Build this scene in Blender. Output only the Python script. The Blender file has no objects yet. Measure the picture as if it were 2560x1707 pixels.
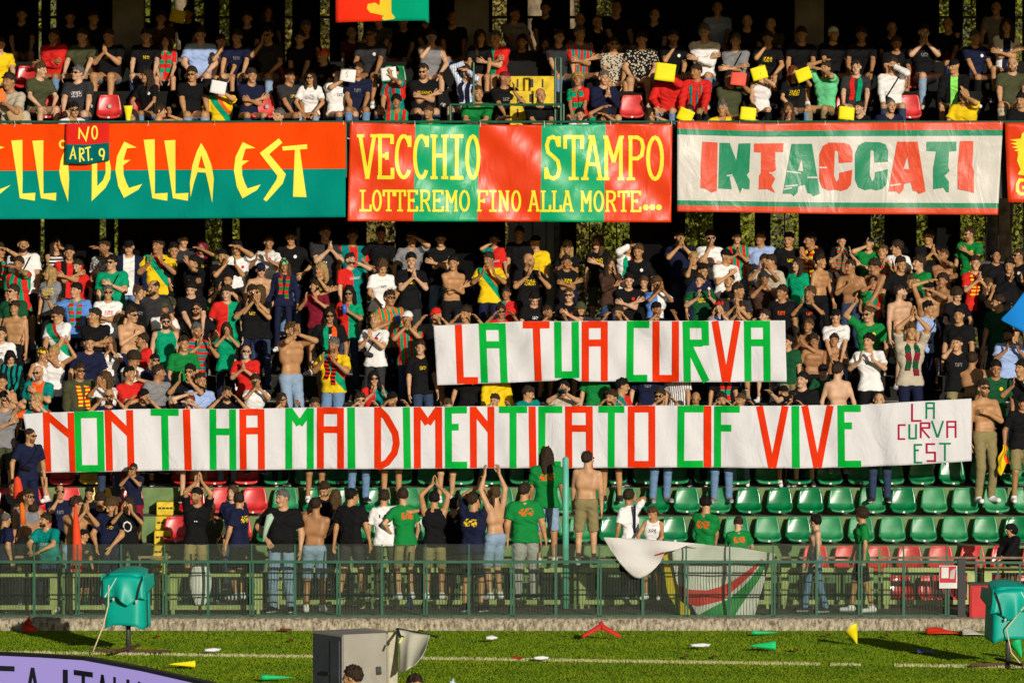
import bpy, bmesh, math, random, zlib
import numpy as np
from mathutils import Vector, Matrix
from mathutils.bvhtree import BVHTree
from mathutils.geometry import tessellate_polygon

SC = bpy.context.scene
COL = SC.collection
# ---------------------------------------------------------------- camera: long lens from the stand across the pitch
CAM_Y, CAM_Z, PITCH, LENS = -110.0, 8.6, math.radians(2.15), 249.0
cd = bpy.data.cameras.new('camera'); cam = bpy.data.objects.new('camera', cd); COL.objects.link(cam)
cam.location = (0, CAM_Y, CAM_Z); cam.rotation_euler = (math.pi/2-PITCH, 0, 0)
cd.lens = LENS; cd.sensor_width = 36.0; cd.clip_start = 1.0; cd.clip_end = 2000.0
SC.camera = cam
# ---------------------------------------------------------------- sky and a low warm sun from the right, behind the camera
SUN_EL, SUN_AZ = math.radians(13.0), math.radians(20.0)      # azimuth measured from the camera's back towards the right
w = bpy.data.worlds.new('World'); SC.world = w; w.use_nodes = True
nt = w.node_tree; bg = nt.nodes['Background']
sky = nt.nodes.new('ShaderNodeTexSky'); sky.sky_type = 'NISHITA'; sky.sun_disc = False
sky.sun_elevation = SUN_EL; sky.sun_rotation = math.pi-SUN_AZ
nt.links.new(sky.outputs[0], bg.inputs[0]); bg.inputs[1].default_value = 0.05
sl = bpy.data.lights.new('sun', 'SUN'); sun = bpy.data.objects.new('sun', sl); COL.objects.link(sun)
sl.energy = 5.0; sl.angle = math.radians(0.5); sl.color = (1.0, 0.92, 0.80)
SUN_DIR = Vector((math.sin(SUN_AZ)*math.cos(SUN_EL), -math.cos(SUN_AZ)*math.cos(SUN_EL), math.sin(SUN_EL)))
sun.rotation_euler = SUN_DIR.to_track_quat('Z', 'Y').to_euler(); sun.location = SUN_DIR*60
SC.view_settings.view_transform = 'Standard'; SC.view_settings.look = 'None'
SC.view_settings.exposure = -0.32; SC.view_settings.gamma = 1.0
SC.render.engine = 'CYCLES'
SC.cycles.max_bounces = 5; SC.cycles.diffuse_bounces = 2; SC.cycles.transparent_max_bounces = 16; SC.cycles.caustics_reflective = False; SC.cycles.caustics_refractive = False

def hash_of(s): return (zlib.crc32(str(s).encode()) % 1000)/100.0
PXW = 2560.0
def at(px, py, Y):
    """the point at depth Y seen at photo pixel (px, py)"""
    k = 36.0/LENS/PXW
    rx, up = (px-1280)*k, -(py-853.5)*k
    cp, sp = math.cos(PITCH), math.sin(PITCH)
    dy, dz = cp+up*sp, -sp+up*cp
    t = (Y-CAM_Y)/dy
    return Vector((rx*t, Y, CAM_Z+dz*t))
def at_z(px, py, Z):
    """the point on the level Z seen at photo pixel (px, py)"""
    k = 36.0/LENS/PXW
    rx, up = (px-1280)*k, -(py-853.5)*k
    cp, sp = math.cos(PITCH), math.sin(PITCH)
    dy, dz = cp+up*sp, -sp+up*cp
    t = (Z-CAM_Z)/dz
    return Vector((rx*t, CAM_Y+dy*t, Z))
# ---------------------------------------------------------------- materials
MAT = {}
def nodes_of(name, rough=.7, spec=.3):
    m = bpy.data.materials.new(name); m.use_nodes = True
    b = m.node_tree.nodes['Principled BSDF']; b.inputs['Roughness'].default_value = rough
    b.inputs['Specular IOR Level'].default_value = spec
    return m, m.node_tree, b
def rgb(c): return (c[0], c[1], c[2], 1.0)
def plain(name, c, rough=.7, spec=.3, var=.15, scale=8.0, metal=0.0, bump=0.0, coord='Object'):
    """one colour with the uneven tone of a real surface"""
    m, t, b = nodes_of(name, rough, spec); N, L = t.nodes, t.links
    tc = N.new('ShaderNodeTexCoord'); no = N.new('ShaderNodeTexNoise'); no.inputs['Scale'].default_value = scale; no.inputs['Detail'].default_value = 5
    L.new(tc.outputs[coord], no.inputs['Vector'])
    mr = N.new('ShaderNodeMapRange'); mr.inputs['From Min'].default_value = .3; mr.inputs['From Max'].default_value = .7
    mr.inputs['To Min'].default_value = 1-var; mr.inputs['To Max'].default_value = 1+var
    L.new(no.outputs[0], mr.inputs[0])
    mx = N.new('ShaderNodeMix'); mx.data_type = 'RGBA'; mx.blend_type = 'MULTIPLY'; mx.inputs[0].default_value = 1
    mx.inputs[6].default_value = rgb(c); L.new(mr.outputs[0], mx.inputs[7]); L.new(mx.outputs[2], b.inputs['Base Color'])
    b.inputs['Metallic'].default_value = metal
    if bump:
        bp = N.new('ShaderNodeBump'); bp.inputs['Strength'].default_value = bump; bp.inputs['Distance'].default_value = .02
        L.new(no.outputs[0], bp.inputs['Height']); L.new(bp.outputs[0], b.inputs['Normal'])
    return m
C = {'black':(.006,.006,.007),'navy':(.009,.012,.040),'white':(.78,.77,.76),'grey':(.22,.22,.23),'dgrey':(.030,.030,.033),'red':(.62,.02,.015),'dred':(.2,.01,.025),
     'green':(.0,.30,.14),'dgreen':(.008,.075,.028),'kelly':(.005,.2,.04),'yellow':(.8,.55,.01),'lime':(.25,.75,.12),'mint':(.14,.6,.28),'blue':(.10,.24,.62),'lblue':(.33,.45,.75),'jeans':(.14,.24,.40),'djeans':(.03,.05,.10),
     'ljeans':(.24,.34,.48),'khaki':(.24,.20,.09),'olive':(.06,.065,.03),'beige':(.48,.42,.32),'cream':(.62,.56,.42),'orange':(.8,.10,.01),'teal':(.0,.22,.19),'purple':(.12,.02,.06),'brown':(.06,.03,.02),'pink':(.6,.3,.3)}
RED, GREEN, YEL = C['red'], C['green'], C['yellow']
def cloth_base(name):
    m, t, b = nodes_of(name, .85, .15); N, L = t.nodes, t.links
    no = N.new('ShaderNodeTexNoise'); no.inputs['Scale'].default_value = 14; no.inputs['Detail'].default_value = 4
    tc = N.new('ShaderNodeTexCoord'); L.new(tc.outputs['Object'], no.inputs['Vector'])
    bp = N.new('ShaderNodeBump'); bp.inputs['Strength'].default_value = .5; bp.inputs['Distance'].default_value = .02
    L.new(no.outputs[0], bp.inputs['Height']); L.new(bp.outputs[0], b.inputs['Normal'])
    return m, t, b, no
def pattern(t, kind, c1, c2, c3=None, wd=.09):
    """stripes and sashes in the garment's own coordinates (attribute tc)"""
    N, L = t.nodes, t.links
    at_ = N.new('ShaderNodeAttribute'); at_.attribute_name = 'tc'
    sp = N.new('ShaderNodeSeparateXYZ'); L.new(at_.outputs['Vector'], sp.inputs[0])
    def math_(op, a, b_=None):
        n = N.new('ShaderNodeMath'); n.operation = op
        for i, v in enumerate((a, b_)):
            if v is None: continue
            if isinstance(v, (int, float)): n.inputs[i].default_value = v
            else: L.new(v, n.inputs[i])
        return n.outputs[0]
    def mix(f, a, b_):
        n = N.new('ShaderNodeMix'); n.data_type = 'RGBA'
        L.new(f, n.inputs[0])
        for i, v in ((6, a), (7, b_)):
            if isinstance(v, tuple): n.inputs[i].default_value = rgb(v)
            else: L.new(v, n.inputs[i])
        return n.outputs[2]
    X, Z = sp.outputs[0], sp.outputs[2]
    if kind in ('v','h'):
        s = X if kind == 'v' else Z
        f = math_('GREATER_THAN', math_('FRACT', math_('ADD', math_('DIVIDE', s, wd*2), 50.25)), .5)
        return mix(f, c1, c2)
    if kind == 'half':
        return mix(math_('GREATER_THAN', X, .0), c1, c2)
    if kind == 'centre':
        return mix(math_('LESS_THAN', math_('ABSOLUTE', X), wd), c1, c2)
    if kind == 'sash':      # a diagonal sash from one shoulder, two colours
        u = math_('ADD', math_('MULTIPLY', X, .8), math_('MULTIPLY', Z, .62))
        f1 = math_('LESS_THAN', math_('ABSOLUTE', math_('ADD', u, .0)), .055)
        f2 = math_('LESS_THAN', math_('ABSOLUTE', math_('ADD', u, -.075)), .028)
        return mix(f2, mix(f1, c1, c2), c3)
    if kind == 'yoke':      # darker shoulders over a body colour
        return mix(math_('GREATER_THAN', Z, .06), c1, c2)
    if kind == 'print':     # a block of small print on the chest
        br = N.new('ShaderNodeTexNoise'); br.inputs['Scale'].default_value = 60; L.new(at_.outputs['Vector'], br.inputs['Vector'])
        f = math_('GREATER_THAN', br.outputs[0], .52)
        f = math_('MULTIPLY', f, math_('LESS_THAN', math_('ABSOLUTE', X), wd))
        f = math_('MULTIPLY', f, math_('LESS_THAN', math_('ABSOLUTE', math_('ADD', Z, -.02)), wd*.55))
        f = math_('MULTIPLY', f, math_('LESS_THAN', sp.outputs[1], 0.0))
        return mix(f, c1, c2)
    if kind == 'backprint':
        br = N.new('ShaderNodeTexNoise'); br.inputs['Scale'].default_value = 26; L.new(at_.outputs['Vector'], br.inputs['Vector'])
        f = math_('GREATER_THAN', br.outputs[0], .50)
        f = math_('MULTIPLY', f, math_('LESS_THAN', math_('ABSOLUTE', X), .11))
        f = math_('MULTIPLY', f, math_('LESS_THAN', math_('ABSOLUTE', math_('ADD', Z, -.035)), .055))
        f = math_('MULTIPLY', f, math_('GREATER_THAN', sp.outputs[1], 0.0))
        return mix(f, c1, c2)
    if kind == 'logo':      # a small badge on one breast
        dx = math_('ADD', X, -.075); dz = math_('ADD', Z, -.06)
        f = math_('LESS_THAN', math_('ADD', math_('MULTIPLY', dx, dx), math_('MULTIPLY', dz, dz)), .00075)
        f = math_('MULTIPLY', f, math_('LESS_THAN', sp.outputs[1], 0.0))
        return mix(f, c1, c2)
    if kind == 'floral':
        vo = N.new('ShaderNodeTexVoronoi'); vo.inputs['Scale'].default_value = 26; L.new(at_.outputs['Vector'], vo.inputs['Vector'])
        return mix(math_('GREATER_THAN', vo.outputs['Distance'], .42), c1, c2)
def M_cloth(spec):
    """spec: a colour name, or 'kind:c1:c2[:c3][:width]'"""
    if spec in MAT: return MAT[spec]
    m, t, b, no = cloth_base('cloth_'+spec.replace(':','_').replace('.',''))
    q = spec.split(':')
    if len(q) == 1:
        c = C[spec]
        cr = t.nodes.new('ShaderNodeMapRange'); cr.inputs['To Min'].default_value = .8; cr.inputs['To Max'].default_value = 1.15
        t.links.new(no.outputs[0], cr.inputs[0])
        mx = t.nodes.new('ShaderNodeMix'); mx.data_type = 'RGBA'; mx.blend_type = 'MULTIPLY'; mx.inputs[0].default_value = 1
        mx.inputs[6].default_value = rgb(c); t.links.new(cr.outputs[0], mx.inputs[7]); t.links.new(mx.outputs[2], b.inputs['Base Color'])
    else:
        cs = [C[x] for x in q[1:] if x in C]; wd = [float(x) for x in q[1:] if x not in C]
        o = pattern(t, q[0], cs[0], cs[1], cs[2] if len(cs) > 2 else None, wd[0] if wd else .06)
        t.links.new(o, b.inputs['Base Color'])
    MAT[spec] = m; return m
SKIN = {'a':(.45,.235,.105),'b':(.36,.175,.075),'c':(.28,.125,.05),'d':(.52,.29,.155),'e':(.55,.33,.20)}
def M_skin(k):
    n = 'skin_'+k
    if n not in MAT:
        MAT[n] = plain(n, SKIN[k], .5, .35, .20, 7)
        bs = MAT[n].node_tree.nodes['Principled BSDF']
    return MAT[n]
def M_lip(k):
    n = 'lips_'+k
    if n not in MAT: s = SKIN[k]; MAT[n] = plain(n, (s[0]*.8, s[1]*.45, s[2]*.45), .5, .3)
    return MAT[n]
def M_stub(k):
    n = 'stubble_'+k
    if n not in MAT: s = SKIN[k]; MAT[n] = plain(n, (s[0]*.38, s[1]*.36, s[2]*.36), .7, .2)
    return MAT[n]
HAIR = {'black':(.008,.006,.005),'dark':(.030,.018,.010),'brown':(.07,.038,.016),'blond':(.34,.22,.08),'grey':(.10,.095,.088),'red':(.14,.035,.012),'white':(.45,.43,.4),'dyed':(.15,.01,.03)}
def M_hair(k):
    n = 'hair_'+k
    if n not in MAT: MAT[n] = plain(n, HAIR[k], .7, .18, .5, 45, bump=.8)
    return MAT[n]
MAT['eye'] = plain('eye', (.09,.055,.04), .3, .4)
MAT['brow'] = plain('eyebrow', (.13,.07,.035), .8, .1)
MAT['glasses'] = plain('dark_lens', (.006,.006,.007), .12, .6)
MAT['sole'] = plain('shoe_sole', (.6,.6,.58), .7, .2)
# ---------------------------------------------------------------- people: one smooth implicit surface per body
def V3(*a): return np.array(a, dtype=np.float64)
def RX(t):
    c, s = math.cos(t), math.sin(t); return np.array([[1,0,0],[0,c,-s],[0,s,c]])
def RY(t):
    c, s = math.cos(t), math.sin(t); return np.array([[c,0,s],[0,1,0],[-s,0,c]])
def RZ(t):
    c, s = math.cos(t), math.sin(t); return np.array([[c,-s,0],[s,c,0],[0,0,1]])
def unit(v):
    n = np.linalg.norm(v); return v/n if n > 1e-9 else v
def rot_to(R, t):
    M = Matrix.Identity(4)
    for i in range(3):
        for j in range(3): M[i][j] = float(R[i][j])
        M[i][3] = float(t[i])
    return M

class Field:
    """a signed distance field on a grid, filled piece by piece only where each piece reaches"""
    def __init__(s, lo, hi, h):
        s.h = h; s.lo = np.array(lo, float); s.n = np.ceil((np.array(hi, float)-s.lo)/h).astype(int)+1
        s.f = np.full(tuple(s.n), 0.12, np.float32)
        s.ax = [(s.lo[i]+h*np.arange(s.n[i])).astype(np.float32) for i in range(3)]
    def box(s, lo, hi, m):
        a = np.maximum(np.floor((np.array(lo)-m-s.lo)/s.h).astype(int), 0)
        b = np.minimum(np.ceil((np.array(hi)+m-s.lo)/s.h).astype(int)+1, s.n)
        if (b <= a).any(): return None
        sl = tuple(slice(a[i], b[i]) for i in range(3))
        return sl, s.ax[0][sl[0]][:,None,None], s.ax[1][sl[1]][None,:,None], s.ax[2][sl[2]][None,None,:]
    def put(s, sl, d, k):
        f = s.f[sl]
        if k > 0:
            hh = np.clip(k-np.abs(f-d), 0, None)/k
            s.f[sl] = np.minimum(f, d)-hh*hh*k*0.25
        else: s.f[sl] = np.minimum(f, d)
    def cap(s, a, b, ra, rb, k=0.03, cut=None):
        r = max(ra, rb)
        q = s.box(np.minimum(a, b)-r, np.maximum(a, b)+r, k+2.5*s.h)
        if q is None: return
        sl, X, Y, Z = q
        ba = np.array(b)-np.array(a); L = max(float(ba@ba), 1e-9)
        px, py, pz = X-a[0], Y-a[1], Z-a[2]
        t = np.clip((px*ba[0]+py*ba[1]+pz*ba[2])/L, 0, 1)
        d = np.sqrt((px-t*ba[0])**2+(py-t*ba[1])**2+(pz-t*ba[2])**2)-(ra+(rb-ra)*t)
        if cut is not None:
            p, n = cut
            d = np.maximum(d, (X-p[0])*n[0]+(Y-p[1])*n[1]+(Z-p[2])*n[2])
        s.put(sl, d, k)
    def ell(s, c, R, rad, k=0.02, sub=False):
        r = max(rad)
        q = s.box(np.array(c)-r, np.array(c)+r, k+2.5*s.h)
        if q is None: return
        sl, X, Y, Z = q
        px, py, pz = X-c[0], Y-c[1], Z-c[2]
        u = [(px*R[0][i]+py*R[1][i]+pz*R[2][i])/rad[i] for i in range(3)]
        n = np.sqrt(u[0]**2+u[1]**2+u[2]**2)
        d = (n-1)*min(rad)
        if sub:
            f = s.f[sl]; d = -d
            hh = np.clip(k-np.abs(f-d), 0, None)/max(k,1e-6)
            s.f[sl] = np.maximum(f, d)+hh*hh*k*0.25
        else: s.put(sl, d, k)
    def halfspace(s, p, n):           # keep the side the normal points away from
        X, Y, Z = s.ax[0][:,None,None], s.ax[1][None,:,None], s.ax[2][None,None,:]
        s.f = np.maximum(s.f, ((X-p[0])*n[0]+(Y-p[1])*n[1]+(Z-p[2])*n[2]).astype(np.float32))
    def folds(s, amp, seed):
        X, Y, Z = s.ax[0][:,None,None], s.ax[1][None,:,None], s.ax[2][None,None,:]
        a, b = seed*1.7, seed*0.9
        s.f = s.f+(amp*(np.sin(38*X+9*np.sin(11*Z+a)+6*Y)*np.sin(24*Z+14*X+7*np.sin(9*Y+b))+0.6*np.sin(52*Z-31*X+b+20*Y))).astype(np.float32)
    def mesh(s):
        f = s.f; S = f < 0
        c = np.zeros(tuple(s.n-1), np.int8)
        for i in (0,1):
            for j in (0,1):
                for k in (0,1): c += S[i:s.n[0]-1+i, j:s.n[1]-1+j, k:s.n[2]-1+k]
        act = (c > 0) & (c < 8)
        I, J, K = np.nonzero(act)
        idx = np.full(act.shape, -1, np.int32); idx[I,J,K] = np.arange(len(I))
        P = np.zeros((len(I),3)); N = np.zeros(len(I))
        cor = {}
        for i in (0,1):
            for j in (0,1):
                for k in (0,1): cor[i,j,k] = f[I+i,J+j,K+k]
        for a in range(3):
            for u in (0,1):
                for v in (0,1):
                    o = [0,0,0]; o[(a+1)%3] = u; o[(a+2)%3] = v
                    q = list(o); q[a] = 1
                    f0, f1 = cor[tuple(o)], cor[tuple(q)]
                    m = (f0 < 0) != (f1 < 0)
                    t = f0[m]/(f0[m]-f1[m])
                    for b in range(3): P[m,b] += o[b] + (t if b == a else 0)
                    N[m] += 1
        P = s.lo+s.h*(np.stack([I,J,K],1)+P/N[:,None])
        Q = []
        for a in range(3):
            b, d = (a+1)%3, (a+2)%3
            lo = [slice(None)]*3; hi = [slice(None)]*3
            lo[a] = slice(0,-1); hi[a] = slice(1,None)
            for ax in (b, d): lo[ax] = slice(1,-1); hi[ax] = slice(1,-1)
            A, B = S[tuple(lo)], S[tuple(hi)]
            for flip in (0,1):
                m = np.nonzero(A & ~B) if not flip else np.nonzero(~A & B)
                g = [m[0].copy(), m[1].copy(), m[2].copy()]
                g[b] = g[b]+1; g[d] = g[d]+1
                def at(db, dd):
                    h = [g[0], g[1], g[2]]; h[b] = g[b]-db; h[d] = g[d]-dd
                    return idx[h[0],h[1],h[2]]
                q = [at(1,1), at(0,1), at(0,0), at(1,0)]
                if flip: q = q[::-1]
                Q.append(np.stack(q,1))
        Q = np.concatenate(Q) if Q else np.zeros((0,4),int)
        return P, Q[(Q >= 0).all(1)]

def np_mesh(name, P, Q, mats=1, mi=None, extra=None, tc=None, smooth=True):
    """a Blender mesh out of numpy quads (+ optional extra quad pieces)"""
    if extra:
        for (p2, q2) in extra:
            Q = np.concatenate([Q, q2+len(P)]); P = np.concatenate([P, p2])
    me = bpy.data.meshes.new(name)
    me.vertices.add(len(P)); me.vertices.foreach_set('co', P.astype(np.float32).ravel())
    me.loops.add(len(Q)*4); me.loops.foreach_set('vertex_index', Q.astype(np.int32).ravel())
    me.polygons.add(len(Q)); me.polygons.foreach_set('loop_start', (np.arange(len(Q))*4).astype(np.int32))
    if mi is not None:
        m2 = np.zeros(len(Q), np.int32); m2[:len(mi)] = mi; me.polygons.foreach_set('material_index', m2)
    if smooth: me.polygons.foreach_set('use_smooth', np.ones(len(Q), bool))
    if tc is not None:
        at = me.attributes.new('tc', 'FLOAT_VECTOR', 'POINT'); at.data.foreach_set('vector', tc.astype(np.float32).ravel())
    for _ in range(mats): me.materials.append(None)
    me.update(); me.validate()
    return me

def tube_np(pts, rad, n=6):
    """a closed tapering tube along points: numpy verts, quads (caps pinched)"""
    pts = [np.array(p, float) for p in pts]
    P = []; up = None
    pts2 = [pts[0]]+pts+[pts[-1]+unit(pts[-1]-pts[-2])*rad[-1]*0.7]
    r2 = [rad[0]*0.02]+list(rad)+[rad[-1]*0.15]
    for i, p in enumerate(pts2):
        d = unit(pts2[min(i+1,len(pts2)-1)]-pts2[max(i-1,0)])
        if np.linalg.norm(d) < .5: d = unit(pts[1]-pts[0])
        u = np.cross(d, [0.31,0.2,0.93]) if up is None else up-d*(up@d)
        u = unit(u); up = u; w = np.cross(d, u)
        for k in range(n):
            a = 2*math.pi*k/n; P.append(p+r2[i]*(math.cos(a)*u+math.sin(a)*w))
    Q = []
    for i in range(len(pts2)-1):
        for k in range(n): Q.append((i*n+k, i*n+(k+1)%n, (i+1)*n+(k+1)%n, (i+1)*n+k))
    return np.array(P), np.array(Q)

def ik(a, t, l1, l2, pole):
    d = t-a; L = np.linalg.norm(d); L2 = min(L, (l1+l2)*0.998); d = d/L
    x = (l1*l1-l2*l2+L2*L2)/(2*L2); y = math.sqrt(max(l1*l1-x*x, 0))
    p = pole-d*(pole@d); p = unit(p)
    return a+d*x+p*y, a+d*L2

# hand targets are (outward, forward, up) from the chest joint; the elbow pole likewise
ARM = {
 'down':   ((.27,.03,-.42), (.6,-1,0), 'd'),
 'relax':  ((.24,.12,-.40), (.7,-1,0), 'd'),
 'hip':    ((.19,.08,-.27), (1,-.5,0), 'i'),
 'back':   ((.12,-.14,-.33), (1,-.4,0), 'i'),
 'crossa': ((-.12,.19,-.03), (.6,-.1,-1), 'i'),
 'crossb': ((-.11,.235,-.055), (.6,-.1,-1), 'i'),
 'clap':   ((.025,.27,.08), (.8,-.2,-1), 'u'),
 'clapface':((.03,.27,.24), (.9,.1,-1), 'u'),
 'clapup': ((.035,.16,.58), (1,.3,.1), 'u'), 'clapo': ((.10,.29,.10), (.9,-.1,-1), 'u'), 'clapfo': ((.09,.29,.22), (.9,.1,-1), 'u'), 'wide': ((.20,.40,-.33), (1.4,.1,.35), 'd'),
 'up':     ((.16,.05,.66), (1,.2,.1), 'u'),
 'shade':  ((.01,.165,.335), (1,.45,-.55), 's'),
 'headtop':((.02,.05,.47), (1,.3,.2), 's'),
 'phone':  ((.06,.12,.25), (.8,.2,-1), 'u'),
 'chin':   ((.03,.15,.16), (.8,.2,-1), 'u'),
 'eyes':   ((.03,.14,.30), (1,.3,-.5), 'u'),
 'photo':  ((.05,.36,.30), (1,0,-.6), 'u'),
 'point':  ((.42,.40,.22), (.5,0,-1), 'f'),
 'side':   ((.62,.05,.10), (0,-1,-.3), 'f'),
 'lap':    ((.10,.30,-.30), (1,-.2,-.2), 'd'),
 'knee':   ((.16,.42,-.34), (1,-.2,0), 'd'),
 'railx':  ((-.06,.40,.02), (1,0,-.3), 'i'),
 'rail':   ((.10,.42,-.02), (1,0,-.4), 'f'),
 'hold':   ((.17,.27,.26), (1,-.2,-1), 'f'),
 'raise1': ((.22,.10,.50), (1,.2,-.2), 'u'),
 'ear':    ((.10,.02,.30), (1,0,-.8), 'u'),
 'chest':  ((.0,.19,.03), (1,0,-.8), 'i'),
}
POSE = {   # left arm (seen from the front: screen left), right arm, options
 'stand': ('down','relax',{}), 'cross': ('crossa','crossb',{}), 'clap': ('clap','clap',{}), 'clapface': ('clapface','clapface',{}), 'clapo': ('clapo','clapo',{}), 'clapfo': ('clapfo','clapfo',{}),
 'clapup': ('clapup','clapup',{}), 'up': ('up','up',{}), 'shadeR': ('down','shade',{}), 'shadeL': ('shade','down',{}),
 'shade2': ('shade','shade',{}), 'headtop': ('headtop','shade',{}), 'hipR': ('relax','hip',{}), 'hipL': ('hip','relax',{}), 'hips': ('hip','hip',{}),
 'phoneL': ('phone','relax',{}), 'phoneR': ('relax','phone',{}), 'chinL': ('chin','crossb',{}), 'chinR': ('crossa','chin',{}),
 'eyesR': ('crossa','eyes',{}), 'eyesL': ('eyes','crossa',{}), 'eyes2': ('eyes','eyes',{}), 'photo': ('photo','photo',{}), 'pointL': ('point','relax',{}), 'pointR': ('relax','point',{}),
 'hold': ('hold','hold',{}), 'lookdown': ('lap','lap',{'pitch':.45}), 'chestR': ('down','chest',{}), 'chestL': ('chest','relax',{}),
 'raiseR': ('relax','raise1',{}), 'raiseL': ('raise1','relax',{}), 'behind': ('back','back',{}), 'armsup_turn': ('up','clapup',{}),
 'sideR': ('relax','side',{}), 'sideL': ('side','relax',{}),
 'rail': ('railx','railx',{'lean':.35}), 'railw': ('rail','rail',{'lean':.3}), 'railclap': ('clap','railx',{'lean':.3}),
 'walkL': ('relax','down',{'walk':.16}), 'climb': ('relax','clapup',{'climb':1}),
 'sit': ('knee','knee',{'sit':1}), 'sitcross': ('crossa','crossb',{'sit':1}), 'sitlap': ('lap','lap',{'sit':1}), 'sitshadeR': ('knee','shade',{'sit':1}),
 'sitshadeL': ('shade','knee',{'sit':1}), 'sitchin': ('chin','lap',{'sit':1}), 'sitchinR': ('lap','chin',{'sit':1}), 'sitclap': ('clap','clap',{'sit':1}), 'sitclapf': ('clapface','clapface',{'sit':1}),
 'sitpaperR': ('lap','photo',{'sit':1}), 'sitpaperL': ('photo','lap',{'sit':1}), 'sitlean': ('lap','lap',{'sit':1,'lean':.5}), 'sithips': ('wide','wide',{'sit':1,'lean':.12}),
 'sithead': ('headtop','shade',{'sit':1}), 'sitleanchin': ('chin','crossb',{'sit':1,'lean':.3}), 'sitrail': ('railx','railx',{'sit':1,'lean':.45}),
 'siteyes': ('lap','eyes',{'sit':1}), 'sithold': ('photo','photo',{'sit':1}),
}
BUILD = {'m': (1.0,1.0,1.0), 's': (.86,.93,.95), 'h': (1.18,1.04,1.32), 'f': (.84,.86,.92), 'k': (.84,.86,.9)}   # limb girth, shoulder width, belly

def skeleton(pose, yaw, build):
    la, ra, o = POSE[pose]; g, sw, bel = BUILD[build[0]]; var = int(build[1:] or 0)
    jt = ((0,0,0),(.03,-.02,.03),(-.02,.03,-.03),(.02,.03,.05))[var]; side = (0,.06,-.06,.03)[var]
    sit = o.get('sit'); zp = .14 if sit else .95
    J = {'g': g, 'sw': sw, 'bel': bel, 'sit': sit}
    lean = o.get('lean', .1 if sit else .02)+(0,.07,-.03,.12)[var]
    Rc = RY(side)@RX(lean)@RZ((-.12*yaw if abs(yaw) > .1 else 0)+(0,.15,-.18,.05)[var]); Rw = RY(side*.5)@RX(lean*.5)
    p = V3(0,0,zp); J['pelvis'] = p; J['Rc'] = Rc
    J['waist'] = p+Rw@V3(0,0,.13)
    ch = J['waist']+Rc@V3(0,0,.20); J['chest'] = ch
    J['neck'] = ch+Rc@V3(0,.02,.185)
    Rh = RZ(yaw)@RY(-side*1.3)@RX(o.get('pitch', .0)+(0,.07,-.07,.14)[var]); J['Rh'] = Rh
    J['head'] = J['neck']+V3(0,-.012-.12*max(lean,0),.165)+Rh@V3(0,-.012,0)-V3(0,0,.03*o.get('pitch',.0))
    for sd, nm in ((-1, la), (1, ra)):
        t, pl, hk = ARM[nm]
        s = ch+Rc@V3(sd*.18*sw, .012, .135)
        M = lambda v: V3(sd*v[0], -v[1], v[2]); t = (t[0]+jt[0]*(nm in ('down','relax','hip','lap','knee','hold')), t[1]+jt[1]*.5, t[2]+jt[2])
        if nm in ('up','clapup','shade','headtop','raise1','eyes','side'): s = s+Rc@V3(-sd*.012,0,.03)
        if nm in ('shade','eyes','phone','chin','headtop','ear'):
            tg = J['head']+RZ(yaw)@(M(t)-V3(0,0,.345))
        elif nm in ('knee','lap','wide') : tg = ch+RX(lean*.3)@M(t)
        else: tg = ch+Rc@M(t)
        el, wr = ik(s, tg, .285, .255, M(pl))
        J['sh',sd], J['el',sd], J['wr',sd], J['hk',sd] = s, el, wr, hk
    for sd in (-1,1):
        hip = p+V3(sd*.088,0,-.03); J['hip',sd] = hip
        if sit:
            kn = p+V3(sd*.15,-.43,.01); an = p+V3(sd*.14,-.40-.03*sd,-.43)
            kn = hip+unit(kn-hip)*.43
        elif o.get('climb') and sd == -1:
            an = V3(-.16,-.22,.48); kn, an = ik(hip, an, .43, .42, V3(-.2,-1,0))
        else:
            an = V3(sd*.12, sd*o.get('walk', .03), .085); kn, an = ik(hip, an, .43, .42, V3(sd*.1,-1,0))
        J['kn',sd], J['an',sd] = kn, an
    return J

def torso_prims(J, off, belly=True):
    g, sw, bel, Rc = J['g'], J['sw'], J['bel'], J['Rc']
    w = .5+.5*g
    p, wa, ch, nk = J['pelvis'], J['waist'], J['chest'], J['neck']
    R = lambda v: Rc@V3(*v)
    out = [(p+V3(-.075,.01,0), p+V3(.075,.01,0), .098*w+off, .098*w+off, .05),
           (wa+R((-.06*bel,-.012*(bel-1)*10-.0,0)), wa+R((.06*bel,-.012*(bel-1)*10,0)), .086*bel**.8+off, .086*bel**.8+off, .06),
           (ch+R((-.085*sw,.005,-.04)), ch+R((.085*sw,.005,-.04)), .099*w+off, .099*w+off, .06),
           (ch+R((-.095*sw,.0,.05)), ch+R((.095*sw,.0,.05)), .094*w+off, .094*w+off, .05),
           (ch+R((-.15*sw,.015,.13)), ch+R((.15*sw,.015,.13)), .052*w+off, .052*w+off, .05),
           (ch+R((-.10*sw,.02,.145)), nk+R((0,0,.01)), .045+off, .05+off, .04),
           (ch+R((.10*sw,.02,.145)), nk+R((0,0,.01)), .045+off, .05+off, .04)]
    return out

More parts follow.
